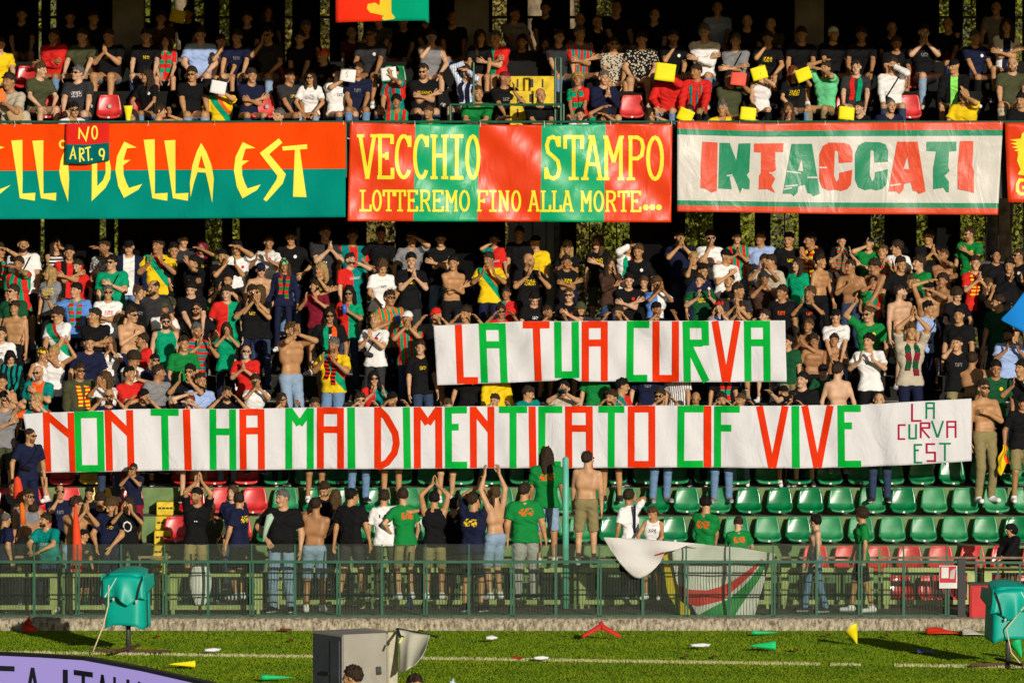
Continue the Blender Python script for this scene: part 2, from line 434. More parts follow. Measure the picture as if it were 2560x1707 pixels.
def body_np(J):
    g = J['g']
    pts = [v for k, v in J.items() if isinstance(v, np.ndarray) and v.shape == (3,)]
    lo = np.min(pts,0)-.22; hi = np.max(pts,0)+.22
    if not J['sit']: lo[2] = -.02
    F = Field(lo, hi, .0112)
    for a, b, r1, r2, k in torso_prims(J, 0): F.cap(a, b, r1, r2, k)
    Rc, ch = J['Rc'], J['chest']
    for sd in (-1,1):
        F.ell(ch+Rc@V3(sd*.075*J['sw'],-.085,.055), Rc, (.07,.03,.05), .03)
        h, k, a = J['hip',sd], J['kn',sd], J['an',sd]
        F.cap(h, k, .083*g, .055*g, .04); F.cap(k, a, .053*g, .036, .03)
        F.cap(k+(a-k)*.25+V3(0,.022,0), k+(a-k)*.5+V3(0,.012,0), .042*g, .033*g, .03)
        F.cap(a+V3(0,.025,-.045), a+V3(sd*.03,-.15,-.055), .035, .028, .03)
        s, e, w = J['sh',sd], J['el',sd], J['wr',sd]
        F.cap(s, e, .049*g, .038*g, .04); F.cap(s+(e-s)*.3, s+(e-s)*.6, .044*g, .04*g, .02)
        F.cap(e, w, .038*g, .025, .025); F.cap(e+(w-e)*.12, e+(w-e)*.4, .038*g, .032*g, .02)
    # head
    H, Rh = J['head'], J['Rh']; R = lambda *v: H+Rh@V3(*v)
    F.cap(J['neck']+V3(0,.0,-.03), R(0,.025,-.05), .058*(.6+.4*g), .054*(.6+.4*g), .03)
    F.ell(R(0,.018,.030), Rh, (.077,.096,.087), .02)
    F.ell(R(0,-.024,-.032), Rh, (.060,.070,.084), .03)
    F.cap(R(-.012,-.070,-.094), R(.012,-.070,-.094), .020, .020, .03)
    F.cap(R(-.036,-.076,.026), R(.036,-.076,.026), .014, .014, .012)
    for sd in (-1,1):
        F.ell(R(sd*.032,-.104,.006), Rh, (.02,.02,.014), .01, sub=True)
        F.ell(R(sd*.031,-.078,.004), Rh, (.013,.013,.012), 0)
        F.ell(R(sd*.040,-.070,-.035), Rh, (.022,.02,.02), .02)
        F.ell(R(sd*.079,.012,-.004), Rh@RZ(sd*.3), (.013,.024,.034), .008)
    F.cap(R(0,-.090,.016), R(0,-.112,-.024), .010, .0155, .012)
    F.cap(R(-.018,-.086,-.058), R(.018,-.086,-.058), .0105, .0105, .01)
    # palms
    ext = []
    for sd in (-1,1):
        e, w, hk = J['el',sd], J['wr',sd], J['hk',sd]
        d = unit(w-e)
        if hk == 'd': d = unit(d+V3(0,-.1,-.6)); n = V3(-sd,0,0)
        elif hk == 'u': d = unit(V3(-sd*.10,-.15,1)); n = V3(-sd,0.15,0)
        elif hk == 'i': n = V3(0,1,0)
        elif hk == 's': d = unit(V3(-sd,-.3,.3)); n = V3(0,.2,-1)
        else: n = V3(0,0,-1)
        n = unit(n-d*(n@d)); s = np.cross(d, n)
        if (s@V3(0,-1,0) if abs(n[0]) > .5 else s@V3(0,-.5,1)) < 0: s = -s    # s: towards the thumb
        for q in (-.024,0,.024):
            F.cap(w+d*.012+s*q*.6, w+d*.085+s*q, .0165, .0155, .012)
        for i, (q, ln) in enumerate(((-.030,.062),(-.0105,.074),(.0105,.080),(.030,.072))):
            b = w+d*.082+s*q; c1 = b+unit(d+s*q*3+n*.12)*ln*.5; c2 = c1+unit(d+s*q*3+n*.5)*ln*.5
            ext.append(tube_np([b-d*.012, b+d*.008, c1, c2], [.0098,.0098,.0088,.0075]))
        b = w+d*.03+s*.026; c1 = b+unit(d*.75+s*.75+n*.25)*.042; c2 = c1+unit(d+s*.3+n*.3)*.032
        ext.append(tube_np([b-d*.01, b+s*.006, c1, c2], [.0125,.0125,.0105,.0085]))
    P, Q = F.mesh()
    # face marks: material by place on the head
    L = (P[Q].mean(1)-H)@Rh
    x, y, z = np.abs(L[:,0]), L[:,1], L[:,2]
    mi = np.zeros(len(Q), np.int32)
    front = y < -.06
    mi[front & (x > .020) & (x < .044) & (z > -.003) & (z < .010)] = 1
    mi[front & (x > .016) & (x < .050) & (z > .023) & (z < .032)] = 2
    mi[front & (x < .024) & (z > -.068) & (z < -.049)] = 3
    mi[(y < .005) & (z < -.045) & (z > -.125) & ~((x < .024) & (z > -.07)) & (x < .07) & (y < -.03) & (y+.9*x < .005)] = 4
    return P, Q, mi, ext

def body_mesh(J):
    P, Q, mi, ext = body_np(J)
    return np_mesh('person_body', P, Q, 5, mi, ext)

def shirt_mesh(J, kind, seed):
    g = J['g']; Rc, ch, p = J['Rc'], J['chest'], J['pelvis']
    ks = [J['pelvis'],J['waist'],ch,J['neck']]+([J['el',s] for s in (-1,1)]+[J['sh',s] for s in (-1,1)])
    if kind in ('long','jacket'): ks += [J['wr',s] for s in (-1,1)]
    off = {'tee':.013,'polo':.013,'tank':.011,'long':.014,'jacket':.024}[kind]
    F = Field(np.min(ks,0)-.2, np.max(ks,0)+.2, .0135)
    pr = torso_prims(J, off)
    for a, b, r1, r2, k in pr[:5]: F.cap(a, b, r1, r2, k)
    for a, b, r1, r2, k in pr[5:]: F.cap(a, b, r1*.86, r2*.86, k)
    for sd in (-1,1): F.ell(ch+Rc@V3(sd*.075*J['sw'],-.085,.055), Rc, (.07+off,.03+off,.05+off), .03)
    hem = p+V3(0,0,-.09 if not J['sit'] else -.01)
    if not J['sit']: F.cap(p+V3(-.085,.01,-.07), p+V3(.085,.01,-.07), .108*(.5+.5*g)+off, .108*(.5+.5*g)+off, .04)
    F.halfspace(hem, V3(0,0,-1))
    for sd in (-1,1):
        s, e, w = J['sh',sd], J['el',sd], J['wr',sd]
        if kind == 'tank':
            o = unit(s-ch)
            F.f = F.f; F.ell(s+Rc@V3(sd*.035,0,.0), Rc, (.075,.13,.115), .012, sub=True); continue
        if kind in ('long','jacket'):
            F.cap(s, e, .052*g+off, .043*g+off, .035); F.cap(e, e+(w-e)*.96, .043*g+off, .030+off, .03, (e+(w-e)*.93, unit(w-e)))
        else:
            c = s+(e-s)*.72
            F.cap(s, e+(e-s)*.2, .053*g+off, .056*g+off*1.4, .035, (c, unit(e-s)))
    F.folds(.0045 if kind != 'jacket' else .006, seed)
    nk, Rh = J['neck'], J['Rh']
    F.ell(nk+Rc@V3(0,-.022,.045), Rc, (.074 if kind != 'tank' else .092,.078,.062 if kind != 'tank' else .085), .008, sub=True)
    P, Q = F.mesh()
    return np_mesh('shirt', P, Q, 1, tc=(P-ch)@Rc)

def trouser_mesh(J, kind, seed, high):
    g = J['g']; p = J['pelvis']
    ks = [p]+[J[n,s] for n in ('hip','kn','an') for s in (-1,1)]
    F = Field(np.min(ks,0)-.2, np.max(ks,0)+.2, .0145)
    w = .5+.5*g
    F.cap(p+V3(-.077,.012,.0), p+V3(.077,.012,.0), .102*w+.006, .102*w+.006, .04)
    F.cap(p+V3(-.07,.012,.05), p+V3(.07,.012,.05), .092*w+.004, .092*w+.004, .04)
    for sd in (-1,1):
        h, k, a = J['hip',sd], J['kn',sd], J['an',sd]
        if kind == 'shorts':
            F.cap(h, k+(k-h)*.3, .092*g, .088*g, .035, (k+(h-k)*.06, unit(k-h)))
        else:
            F.cap(h, k, .092*g, .070*g, .035); F.cap(k, a+(a-k)*.05, .068*g, .056, .03, (a+V3(0,0,-.02), unit(a-k)))
    F.halfspace(p+V3(0,0,.075 if high else -.03), V3(0,0,1))
    F.folds(.0032, seed+3)
    P, Q = F.mesh()
    return np_mesh('trousers', P, Q, 1, tc=P-p)

def shoe_mesh(J, sd):
    a = J['an',sd]
    F = Field(a-V3(.14,.25,.11), a+V3(.14,.12,.12), .0105)
    F.cap(a+V3(0,.028,-.03), a+V3(sd*.006,-.02,-.02), .044, .046, .02)
    F.cap(a+V3(0,.028,-.045), a+V3(sd*.034,-.165,-.052), .040, .038, .03)
    F.cap(a+V3(0,0,-.02), a+V3(0,0,.03), .044, .043, .02)
    F.halfspace(a+V3(0,0,-.085), V3(0,0,-1)); F.halfspace(a+V3(0,0,.035), V3(0,0,1))
    P, Q = F.mesh()
    mi = (P[Q].mean(1)[:,2] < a[2]-.058).astype(np.int32)
    return np_mesh('shoe', P, Q, 2, mi)

I3 = np.eye(3)
def hair_mesh(kind, seed=0):
    """hair and headgear in the head's own frame (face towards -y)"""
    if kind in ('cap','capback','beanie','bucket','hood'):
        F = Field((-.14,-.24,-.16), (.14,.22,.18), .009)
        F.ell(V3(0,.018,.036), I3, (.087,.105,.092), 0)
        F.halfspace(V3(0,0,.030 if kind != 'beanie' else .02), RX(.16 if kind != 'capback' else .05)@V3(0,0,-1))
        if kind in ('cap','capback'):
            s = -1 if kind == 'cap' else 1
            for q in (-.045,-.015,.015,.045):
                F.cap(V3(q,s*.07,.042), V3(q*.8,s*(.165-.25*abs(q)),.030), .011, .008, .01)
        if kind == 'bucket':
            for k in range(24):
                a, b = 2*math.pi*k/24, 2*math.pi*(k+1)/24
                F.cap(V3(.092*math.cos(a),.02+.11*math.sin(a),.028), V3(.092*math.cos(b),.02+.11*math.sin(b),.028), .012, .012, .01)
                F.cap(V3(.112*math.cos(a),.02+.13*math.sin(a),.008), V3(.112*math.cos(b),.02+.13*math.sin(b),.008), .010, .010, .015)
        if kind == 'beanie': F.cap(V3(0,.03,.10), V3(0,.03,.115), .04, .03, .04)
        if kind == 'hood': F.ell(V3(0,.05,-.02), I3, (.1,.1,.12), .04); F.ell(V3(0,-.09,-.03), I3, (.075,.09,.1), .01, sub=True)
        P, Q = F.mesh()
        return np_mesh('cap' if kind[:3] == 'cap' else 'hat', P, Q, 1)
    F = Field((-.19,-.18,-.42), (.19,.22,.2), .0092)
    t = {'short':.013,'buzz':.004,'crop':.010,'fringe':.016,'curly':.034,'bowl':.02,'long':.014,'pony':.012,'bun':.012,'quiff':.012,'balding':.004}[kind]
    F.ell(V3(0,.020,.032), I3, (.078+t,.097+t,.088+t), 0)
    # a face-shaped opening
    zf = .088 if kind not in ('fringe','bowl','curly') else .056
    F.ell(V3(0,-.115,-.06), I3, (.073 if kind not in ('long',) else .064,.085,.06+zf), .012, sub=True)
    if kind in ('short','crop','quiff'):
        X, Y, Z = F.ax[0][:,None,None], F.ax[1][None,:,None], F.ax[2][None,None,:]
        F.f = F.f+((Y < .0)*(.010*np.clip((.09-Z)/.05, 0, 1))*(np.abs(X) > .045)).astype(np.float32)
    if kind in ('fringe','bowl'): F.cap(V3(-.05,-.076,.066), V3(.03,-.084,.060), .019, .015, .012)
    if kind in ('short','fringe','quiff','bowl'): F.ell(V3(.008,.012,.062), I3, (.074,.088,.072), .02)
    if kind == 'quiff': F.cap(V3(-.03,-.07,.092), V3(.03,-.065,.098), .024, .022, .02)
    if kind in ('short','buzz','crop','fringe','quiff','bowl','curly','balding'):
        F.halfspace(V3(0,.07,-.038 if kind != 'bowl' else -.06), unit(V3(0,-.62,-1)))
        F.ell(V3(.10,-.01,-.045), I3, (.045,.055,.05), .01, sub=True); F.ell(V3(-.10,-.01,-.045), I3, (.045,.055,.05), .01, sub=True)
    if kind == 'balding': F.ell(V3(0,-.03,.12), I3, (.07,.11,.07), .01, sub=True)
    if kind == 'long':
        for sd in (-1,1):
            F.cap(V3(sd*.075,.02,.0), V3(sd*.085,-.005,-.17), .034, .040, .03); F.cap(V3(sd*.085,-.005,-.17), V3(sd*.075,-.055,-.31), .038, .02, .03)
        F.cap(V3(-.04,.085,-.02), V3(-.045,.085,-.25), .045, .04, .03); F.cap(V3(.04,.085,-.02), V3(.045,.085,-.25), .045, .04, .03)
    if kind == 'pony':
        F.cap(V3(0,.12,.04), V3(0,.165,-.03), .03, .03, .01); F.cap(V3(0,.165,-.03), V3(0,.14,-.2), .03, .014, .01)
    if kind == 'bun': F.ell(V3(0,.09,.115), I3, (.042,.042,.04), .01)
    if kind in ('short','crop','fringe','quiff','bowl','curly','bun','pony','long'):
        rt = np.random.default_rng(seed*7+len(kind)); n = {'short':34,'crop':16,'quiff':30,'fringe':34,'curly':60}.get(kind, 18)
        for i in range(n):      # loose locks that break the outline and the hairline
            a = rt.uniform(-1.25, 1.25) if i % 3 else rt.uniform(-.75, .75); e = rt.uniform(.35, 1.25)
            d0 = V3(math.sin(a)*math.cos(e), -math.cos(a)*math.cos(e) if i % 2 else rt.uniform(-.7,.7), math.sin(e)); d0 = unit(d0)
            b0 = V3(0,.018,.034)+d0*V3(.080,.098,.090); up_ = rt.uniform(.004,.022)*(1.5 if kind == 'curly' else 1)
            dr = unit(d0+V3(rt.normal()*.6, rt.normal()*.5-.3, rt.normal()*.35-(.7 if kind in ('fringe','bowl') and e < .8 else 0)))
            F.cap(b0-dr*.006, b0+dr*(up_+.010), .0125, .0055, .006)
    X, Y, Z = F.ax[0][:,None,None], F.ax[1][None,:,None], F.ax[2][None,None,:]
    if kind == 'curly': F.f = F.f+(.009*np.sin(95*X)*np.sin(90*Y+1)*np.sin(100*Z)).astype(np.float32)
    elif kind not in ('buzz','balding'): F.f = F.f+(.0065*np.sin(125*X+40*Z+9*np.sin(50*Y))*np.sin(55*Z+70*Y)+.006*np.sin(60*X+1)*np.sin(75*Y+2)).astype(np.float32)
    P, Q = F.mesh()
    return np_mesh('hair', P, Q, 1)

def beard_mesh():
    F = Field((-.1,-.13,-.15), (.1,.06,.0), .008)
    F.ell(V3(0,-.026,-.036), I3, (.066,.074,.090), 0); F.cap(V3(-.014,-.072,-.098), V3(.014,-.072,-.098), .024, .024, .02)
    F.halfspace(V3(0,-.05,-.046), unit(V3(0,.75,1)))
    F.ell(V3(0,-.1,-.058), I3, (.026,.03,.011), .003, sub=True)
    P, Q = F.mesh(); return np_mesh('beard', P, Q, 1)

def glasses_mesh():
    F = Field((-.1,-.13,-.04), (.1,.06,.06), .006)
    for sd in (-1,1):
        F.ell(V3(sd*.033,-.099,.006), RZ(sd*.22), (.029,.009,.021), .004)
        F.cap(V3(sd*.06,-.09,.014), V3(sd*.083,.012,.014), .0055, .0055, .004)
    F.cap(V3(-.02,-.104,.014), V3(.02,-.104,.014), .006, .006, .004)
    P, Q = F.mesh(); return np_mesh('sunglasses', P, Q, 1)

def drape_on(bv, pts, halfw, off=.012, h=.02):
    """a strip of cloth laid over a body: pts are (x, z) in front; y comes from the surface below"""
    P = []; rows = []
    for i, (x, z, y0) in enumerate(pts):
        row = []
        for u in (-1,-.5,0,.5,1):
            row.append((x+u*halfw[i], z, y0))
        rows.append(row)
    out = []
    for row in rows:
        for (x, z, y0) in row:
            if y0 is not None: out.append((x, y0, z)); continue
            hit = bv.ray_cast(Vector((x, -1.2, z)), Vector((0,1,0)))
            out.append((x, hit[0].y-off if hit[0] else -.1, z))
    return out

def scarf_mesh(J, shirt, length=.42):
    """a knitted scarf round the neck with two ends down the chest"""
    nk, Rc, ch = J['neck'], J['Rc'], J['chest']
    F = Field(ch-V3(.3,.4,.5), ch+V3(.3,.3,.4), .0105)
    pts = [nk+Rc@V3(.085*math.cos(a), .005+.085*math.sin(a), .0-.03*math.sin(a)*-1) for a in np.linspace(-math.pi*.25, math.pi*1.25, 12)]
    for a, b in zip(pts, pts[1:]): F.cap(a, b, .026, .026, .012)
    bv = BVHTree.FromPolygons([v.co for v in shirt.vertices], [tuple(p.vertices) for p in shirt.polygons])
    tc = []
    for sd in (-1,1):
        a = nk+Rc@V3(sd*.06,-.06,-.03); prev = a
        for i in range(1, 8):
            q = a+Rc@V3(sd*.012*math.sin(i),0,-length*(1 if sd > 0 else .82)*i/7)
            hit = bv.ray_cast(Vector(q)+Vector((0,-.8,0)), Vector((0,1,0)))
            if hit[0] is not None: q[1] = hit[0].y-.006
            else: q[1] = prev[1]
            for u in (-.028,0,.028): F.cap(prev+V3(u,0,0), q+V3(u,0,0), .015, .015, .008)
            prev = q
    P, Q = F.mesh()
    return np_mesh('scarf', P, Q, 1, tc=(P-ch)@Rc)

def strap_mesh(J, shirt):
    """a cross-body bag: strap over one shoulder and a pouch"""
    ch, Rc = J['chest'], J['Rc']
    bv = BVHTree.FromPolygons([v.co for v in shirt.vertices], [tuple(p.vertices) for p in shirt.polygons])
    pts = []
    for t in np.linspace(0,1,9):
        q = ch+Rc@V3(.10-.22*t,0,.15-.36*t)
        hit = bv.ray_cast(Vector(q)+Vector((0,-.8,0)), Vector((0,1,0)))
        pts.append(V3(q[0], (hit[0].y if hit[0] else q[1]-.1)-.004, q[2]))
    F = Field(np.min(pts,0)-.1, np.max(pts,0)+.1, .009)
    for a, b in zip(pts, pts[1:]):
        F.cap(a+V3(-.008,0,-.008), b+V3(-.008,0,-.008), .01, .01, .004); F.cap(a+V3(.008,0,.008), b+V3(.008,0,.008), .01, .01, .004)
    F.cap(pts[-2]+V3(-.03,-.02,-.03), pts[-2]+V3(.06,-.02,-.06), .045, .04, .01)
    P, Q = F.mesh(); return np_mesh('shoulder_bag', P, Q, 1)

_cache = {}
def cached(key, fn):
    if key not in _cache: _cache[key] = fn()
    return _cache[key]
def link(o, parent=None):
    COL.objects.link(o)
    if parent is not None: o.parent = parent
    return o
def part(name, me, parent, mats, mat4=None):
    o = link(bpy.data.objects.new(name, me), parent)
    for i, m in enumerate(mats):
        o.material_slots[i].link = 'OBJECT'; o.material_slots[i].material = m
    if mat4 is not None: o.matrix_local = mat4
    return o

def text_np(txt):
    """lettering as flat polygons from Blender's built-in font, 1 unit wide, centred"""
    cu = bpy.data.curves.new('lettering', 'FONT'); cu.body = txt; cu.align_x = 'CENTER'; cu.align_y = 'CENTER'; cu.resolution_u = 2
    ob = bpy.data.objects.new('lettering', cu); COL.objects.link(ob)
    dg = bpy.context.evaluated_depsgraph_get(); dg.update()
    me = bpy.data.meshes.new_from_object(ob.evaluated_get(dg)); bpy.data.objects.remove(ob); bpy.data.curves.remove(cu)
    return me
def lettering_mesh(J, shirt, key, txt, w, z0, hs=1.3, back=False, x0=0):
    me = text_np(txt)
    co = np.zeros(len(me.vertices)*3); me.vertices.foreach_get('co', co); co = co.reshape(-1,3)
    wd = max(np.ptp(co[:,0]), 1e-4); s = w/wd
    bv = BVHTree.FromPolygons([v.co for v in shirt.vertices], [tuple(p.vertices) for p in shirt.polygons])
    ch, Rc = J['chest'], J['Rc']
    for v in me.vertices:
        if back:
            q = ch+Rc@V3(-v.co.x*s+x0, 0, v.co.y*s*hs+z0); hit = bv.ray_cast(Vector(q)+Vector((0,.8,0)), Vector((0,-1,0)))
            y = (hit[0].y if hit[0] else .15)+.005
        else:
            q = ch+Rc@V3(v.co.x*s+x0, 0, v.co.y*s*hs+z0); hit = bv.ray_cast(Vector(q)+Vector((0,-.8,0)), Vector((0,1,0)))
            y = (hit[0].y if hit[0] else -.15)-.005
        v.co = (q[0], y, q[2])
    me.name = 'lettering'
    if not me.materials: me.materials.append(None)
    return me

PEOPLE = []
def person(pose, x, y, z, yaw=0, build='m', scale=1.0, rz=0, skin='a', hair='short', hc='black', top='tee', tm=None, bot='long', bm=None,
           shoe=None, beard=0, glasses=0, scarf=None, bag=None, text=None, cap=None, legs=True):
    J = cached(('J',pose,yaw,build), lambda: skeleton(pose, yaw*.6, build))
    k3 = (pose, yaw, build)
    o = bpy.data.objects.new('person', cached(('b',)+k3, lambda: body_mesh(J))); COL.objects.link(o)
    sk = M_skin(skin); hm = M_hair(hc)
    st = M_stub(skin) if beard == .5 else sk
    for i, m in enumerate((sk, MAT['eye'], MAT['brow'], M_lip(skin), st)):
        o.material_slots[i].link = 'OBJECT'; o.material_slots[i].material = m
    o.location = (x, y, z); o.rotation_euler = (0,0,rz); o.scale = (scale,)*3
    hd = rot_to(J['Rh'], J['head'])
    if hair != 'none':
        hs_ = len(COL.objects) % 4
        part('hair', cached(('h',hair,hs_), lambda: hair_mesh(hair, hs_)), o, [hm], hd)
    if cap: part('hat' if cap[0] in ('beanie','bucket') else 'cap', cached(('h',cap[0]), lambda: hair_mesh(cap[0])), o, [M_cloth(cap[1])], hd)
    if beard == 1: part('beard', cached(('beard',), beard_mesh), o, [hm], hd)
    if glasses: part('sunglasses', cached(('gl',), glasses_mesh), o, [MAT['glasses']], hd)
    sm = None
    if top != 'none':
        sm = cached(('t',top)+k3, lambda: shirt_mesh(J, top, (hash_of(pose)+yaw*7)%6.3))
        part({'tee':'shirt','polo':'shirt','tank':'vest','long':'shirt','jacket':'jacket'}[top], sm, o, [tm])
    surf = sm or o.data
    if legs:
        part('shorts' if bot == 'shorts' else 'trousers', cached(('p',bot,pose,build,top == 'none'), lambda: trouser_mesh(J, bot, hash_of(pose)%6.3, top == 'none')), o, [bm])
        if shoe is not None:
            for sd in (-1,1): part('shoe', cached(('s',sd,pose,build), lambda: shoe_mesh(J, sd)), o, [shoe, MAT['sole']])
    if scarf: part('scarf', cached(('sc',top)+k3, lambda: scarf_mesh(J, surf)), o, [scarf])
    if bag: part('shoulder_bag', cached(('bag',top)+k3, lambda: strap_mesh(J, surf)), o, [bag])
    if text:
        tx, col, w, z0 = text[:4]; bk = len(text) > 4 and text[4]
        part('lettering', cached(('tx',tx,w,z0,bk,top)+k3, lambda: lettering_mesh(J, surf, None, tx, w, z0, 1.3, bk)), o, [col])
    return o, J
# ---------------------------------------------------------------- mesh builder and tagging
class MB:
    def __init__(s): s.v = []; s.f = []; s.m = []
    def face(s, pts, m=0):
        i = len(s.v); s.v += [tuple(p) for p in pts]; s.f.append(tuple(range(i, i+len(pts)))); s.m.append(m)
    def box(s, x0, x1, y0, y1, z0, z1, m=0, R=None, o=(0,0,0), bev=0.0):
        if bev:
            bm = bmesh.new(); bmesh.ops.create_cube(bm, size=1)
            for v in bm.verts: v.co = Vector(((x0+x1)/2+v.co.x*(x1-x0), (y0+y1)/2+v.co.y*(y1-y0), (z0+z1)/2+v.co.z*(z1-z0)))
            bmesh.ops.bevel(bm, geom=bm.edges[:], offset=bev, segments=2, affect='EDGES')
            b = len(s.v); bm.verts.index_update()
            for v in bm.verts: s.v.append(tuple((R@v.co if R else v.co)+Vector(o)))
            for f in bm.faces: s.f.append(tuple(b+v.index for v in f.verts)); s.m.append(m)
            bm.free(); return
        b = len(s.v)
        for z in (z0, z1):
            for (x, y) in ((x0,y0),(x1,y0),(x1,y1),(x0,y1)):
                p = Vector((x,y,z)); s.v.append(tuple((R@p if R else p)+Vector(o)))
        for q in ((3,2,1,0),(4,5,6,7),(0,1,5,4),(1,2,6,5),(2,3,7,6),(3,0,4,7)):
            s.f.append(tuple(b+i for i in q)); s.m.append(m)
    def tube(s, pts, r, n=8, m=0):
        if isinstance(r, (int,float)): r = [r]*len(pts)
        P, Q = tube_np([tuple(p) for p in pts], r, n); b = len(s.v)
        s.v += [tuple(p) for p in P]
        for q in Q: s.f.append(tuple(int(b+i) for i in q)); s.m.append(m)
    def grid(s, fn, nu, nv, m=0, close=False):
        b = len(s.v)
        for j in range(nv+1):
            for i in range(nu+1): s.v.append(tuple(fn(i/nu, j/nv)))
        for j in range(nv):
            for i in range(nu):
                a = b+j*(nu+1)+i; s.f.append((a,a+1,a+nu+2,a+nu+1)); s.m.append(m(i/nu,j/nv) if callable(m) else m)
    def build(s, name, mats, parent=None, smooth=False, loc=None, solid=0.0):
        me = bpy.data.meshes.new(name)
        o_ = Vector(loc) if loc is not None else Vector((0,0,0))
        me.from_pydata([(Vector(v)-o_)[:] for v in s.v], [], s.f)
        if not isinstance(mats, (list,tuple)): mats = [mats]
        for m in mats: me.materials.append(m)
        me.polygons.foreach_set('material_index', s.m)
        if smooth: me.polygons.foreach_set('use_smooth', [True]*len(s.f))
        me.update()
        o = bpy.data.objects.new(name, me); COL.objects.link(o)
        if parent is not None: o.parent = parent
        if loc is not None: o.location = loc
        if solid:
            md = o.modifiers.new('thickness','SOLIDIFY'); md.thickness = solid; md.offset = 0
        return o
def tag(o, label=None, cat=None, group=None, kind=None):
    if label: o['label'] = label
    if cat: o['category'] = cat
    if group: o['group'] = group
    if kind: o['kind'] = kind
    return o
def empty(name, loc=(0,0,0)):
    o = bpy.data.objects.new(name, None); COL.objects.link(o); o.location = loc; return o
def copy_tree(o, parent=None):
    c = o.copy(); COL.objects.link(c); c.parent = parent
    for ch in list(o.children): copy_tree(ch, c)
    return c
def emit(name, c, s):
    m, t, b = nodes_of(name); b.inputs['Base Color'].default_value = rgb((.02,.02,.02)); b.inputs['Emission Color'].default_value = rgb(c); b.inputs['Emission Strength'].default_value = s
    return m
# ---------------------------------------------------------------- the stand
RISE, DEEP = .42, .80
def row_y(k): return 2.2+DEEP*k            # front edge of the tread of lower row k
def row_z(k): return .20+RISE*k
UY0, UZ0, UR = 8.5, 7.33, .50
def up_y(k): return UY0+.8*k
def up_z(k): return UZ0+UR*min(k, 3)
XL, XR = -10.5, 10.5
m_conc = plain('concrete', (.16,.15,.12), .9, .15, .30, 5, bump=.4)
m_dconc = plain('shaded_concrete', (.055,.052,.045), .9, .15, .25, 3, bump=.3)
m_pgreen = plain('pale_green_paint', (.13,.21,.075), .7, .25, .22, 6, bump=.2)
m_fence = plain('dark_green_paint', (.012,.085,.045), .4, .4, .2, 7)
m_dark = plain('black_metal', (.012,.012,.012), .5, .4)
m_soil = plain('pitch_soil', (.095,.165,.008), 1, .05, .3, 2.5)
# ground and grass
g = MB(); g.grid(lambda u, v: (-60+120*u, -90+89.62*v, 0), 60, 45)
tag(g.build('pitch', m_soil), kind='structure')
g2 = MB(); g2.grid(lambda u, v: (-60+120*u, 14.9+90*v, -.02), 12, 9)
tag(g2.build('ground', plain('earth', (.10,.085,.05), 1, .05, .3, 1)), kind='structure')
def grass_mat():
    m, t, b = nodes_of('grass_blade', .7, .2); N, L = t.nodes, t.links
    ge = N.new('ShaderNodeNewGeometry'); no = N.new('ShaderNodeTexNoise'); no.inputs['Scale'].default_value = .9; no.inputs['Detail'].default_value = 6
    tc = N.new('ShaderNodeTexCoord'); L.new(tc.outputs['Object'], no.inputs['Vector'])
    r1 = N.new('ShaderNodeValToRGB'); e = r1.color_ramp.elements
    e[0].position = .25; e[0].color = (.075,.175,.003,1); e[1].position = .75; e[1].color = (.22,.285,.006,1)
    ad = N.new('ShaderNodeMath'); ad.operation = 'MULTIPLY_ADD'; ad.inputs[1].default_value = .24; 
    L.new(ge.outputs['Random Per Island'], ad.inputs[0]); 
    mu = N.new('ShaderNodeMath'); mu.operation = 'MULTIPLY'; mu.inputs[1].default_value = .76; L.new(no.outputs[0], mu.inputs[0]); L.new(mu.outputs[0], ad.inputs[2])
    L.new(ad.outputs[0], r1.inputs[0]); L.new(r1.outputs[0], b.inputs['Base Color'])
    return m
def grass_blades():
    rg = np.random.default_rng(4); n = 300000
    # denser where the picture sees it
    y = -.42-rg.random(n)**1.0*15.5; x = (rg.random(n)-.5)*18.6
    h = .011+.013*rg.random(n)+.002*(np.sin(y*1.9+.2*x)+np.sin(y*.9)); h = np.clip(h, .007, .04)
    w_ = .006+.006*rg.random(n); a = rg.random(n)*math.pi; lx = (rg.random(n)-.5)*.035; ly = (rg.random(n)-.5)*.035
    c, s = np.cos(a)*w_, np.sin(a)*w_
    P = np.zeros((n,3,3)); P[:,0] = np.stack([x-c, y-s, 0*x], 1); P[:,1] = np.stack([x+c, y+s, 0*x], 1); P[:,2] = np.stack([x+lx, y+ly, h], 1)
    me = bpy.data.meshes.new('grass'); me.vertices.add(n*3); me.vertices.foreach_set('co', P.astype(np.float32).ravel())
    me.loops.add(n*3); me.loops.foreach_set('vertex_index', np.arange(n*3, dtype=np.int32))
    me.polygons.add(n); me.polygons.foreach_set('loop_start', (np.arange(n)*3).astype(np.int32))
    me.materials.append(grass_mat()); me.update(); me.validate()
    o = bpy.data.objects.new('grass', me); COL.objects.link(o); return o
tag(grass_blades(), kind='stuff')
# touchline: chalked blades, worn away in places
ml = plain('line_chalk', (.46,.44,.22), .9, .1, .3, 9)
a, b = at_z(-40,1628,.02), at_z(2620,1667,.02)
lm = MB(); rr = random.Random(5)
for i in range(6500):
    t = rr.random(); px = 2660*t-40; p = a.lerp(b, t)
    worn = 2062 < px < 2088 or 2160 < px < 2245 or (px < 420 and math.sin(px*.05) > .2 and rr.random() < .7)
    if worn or rr.random() < .15+.25*math.sin(px*.021)**2: continue
    y = p.y+rr.uniform(-.07,.07); h = rr.uniform(.028,.055); q = rr.uniform(.006,.012); l = rr.uniform(-.02,.02)
    lm.face([(p.x-q,y,0),(p.x+q,y,0),(p.x+l,y+rr.uniform(-.02,.02),h)])
tag(lm.build('touchline', ml), kind='structure')
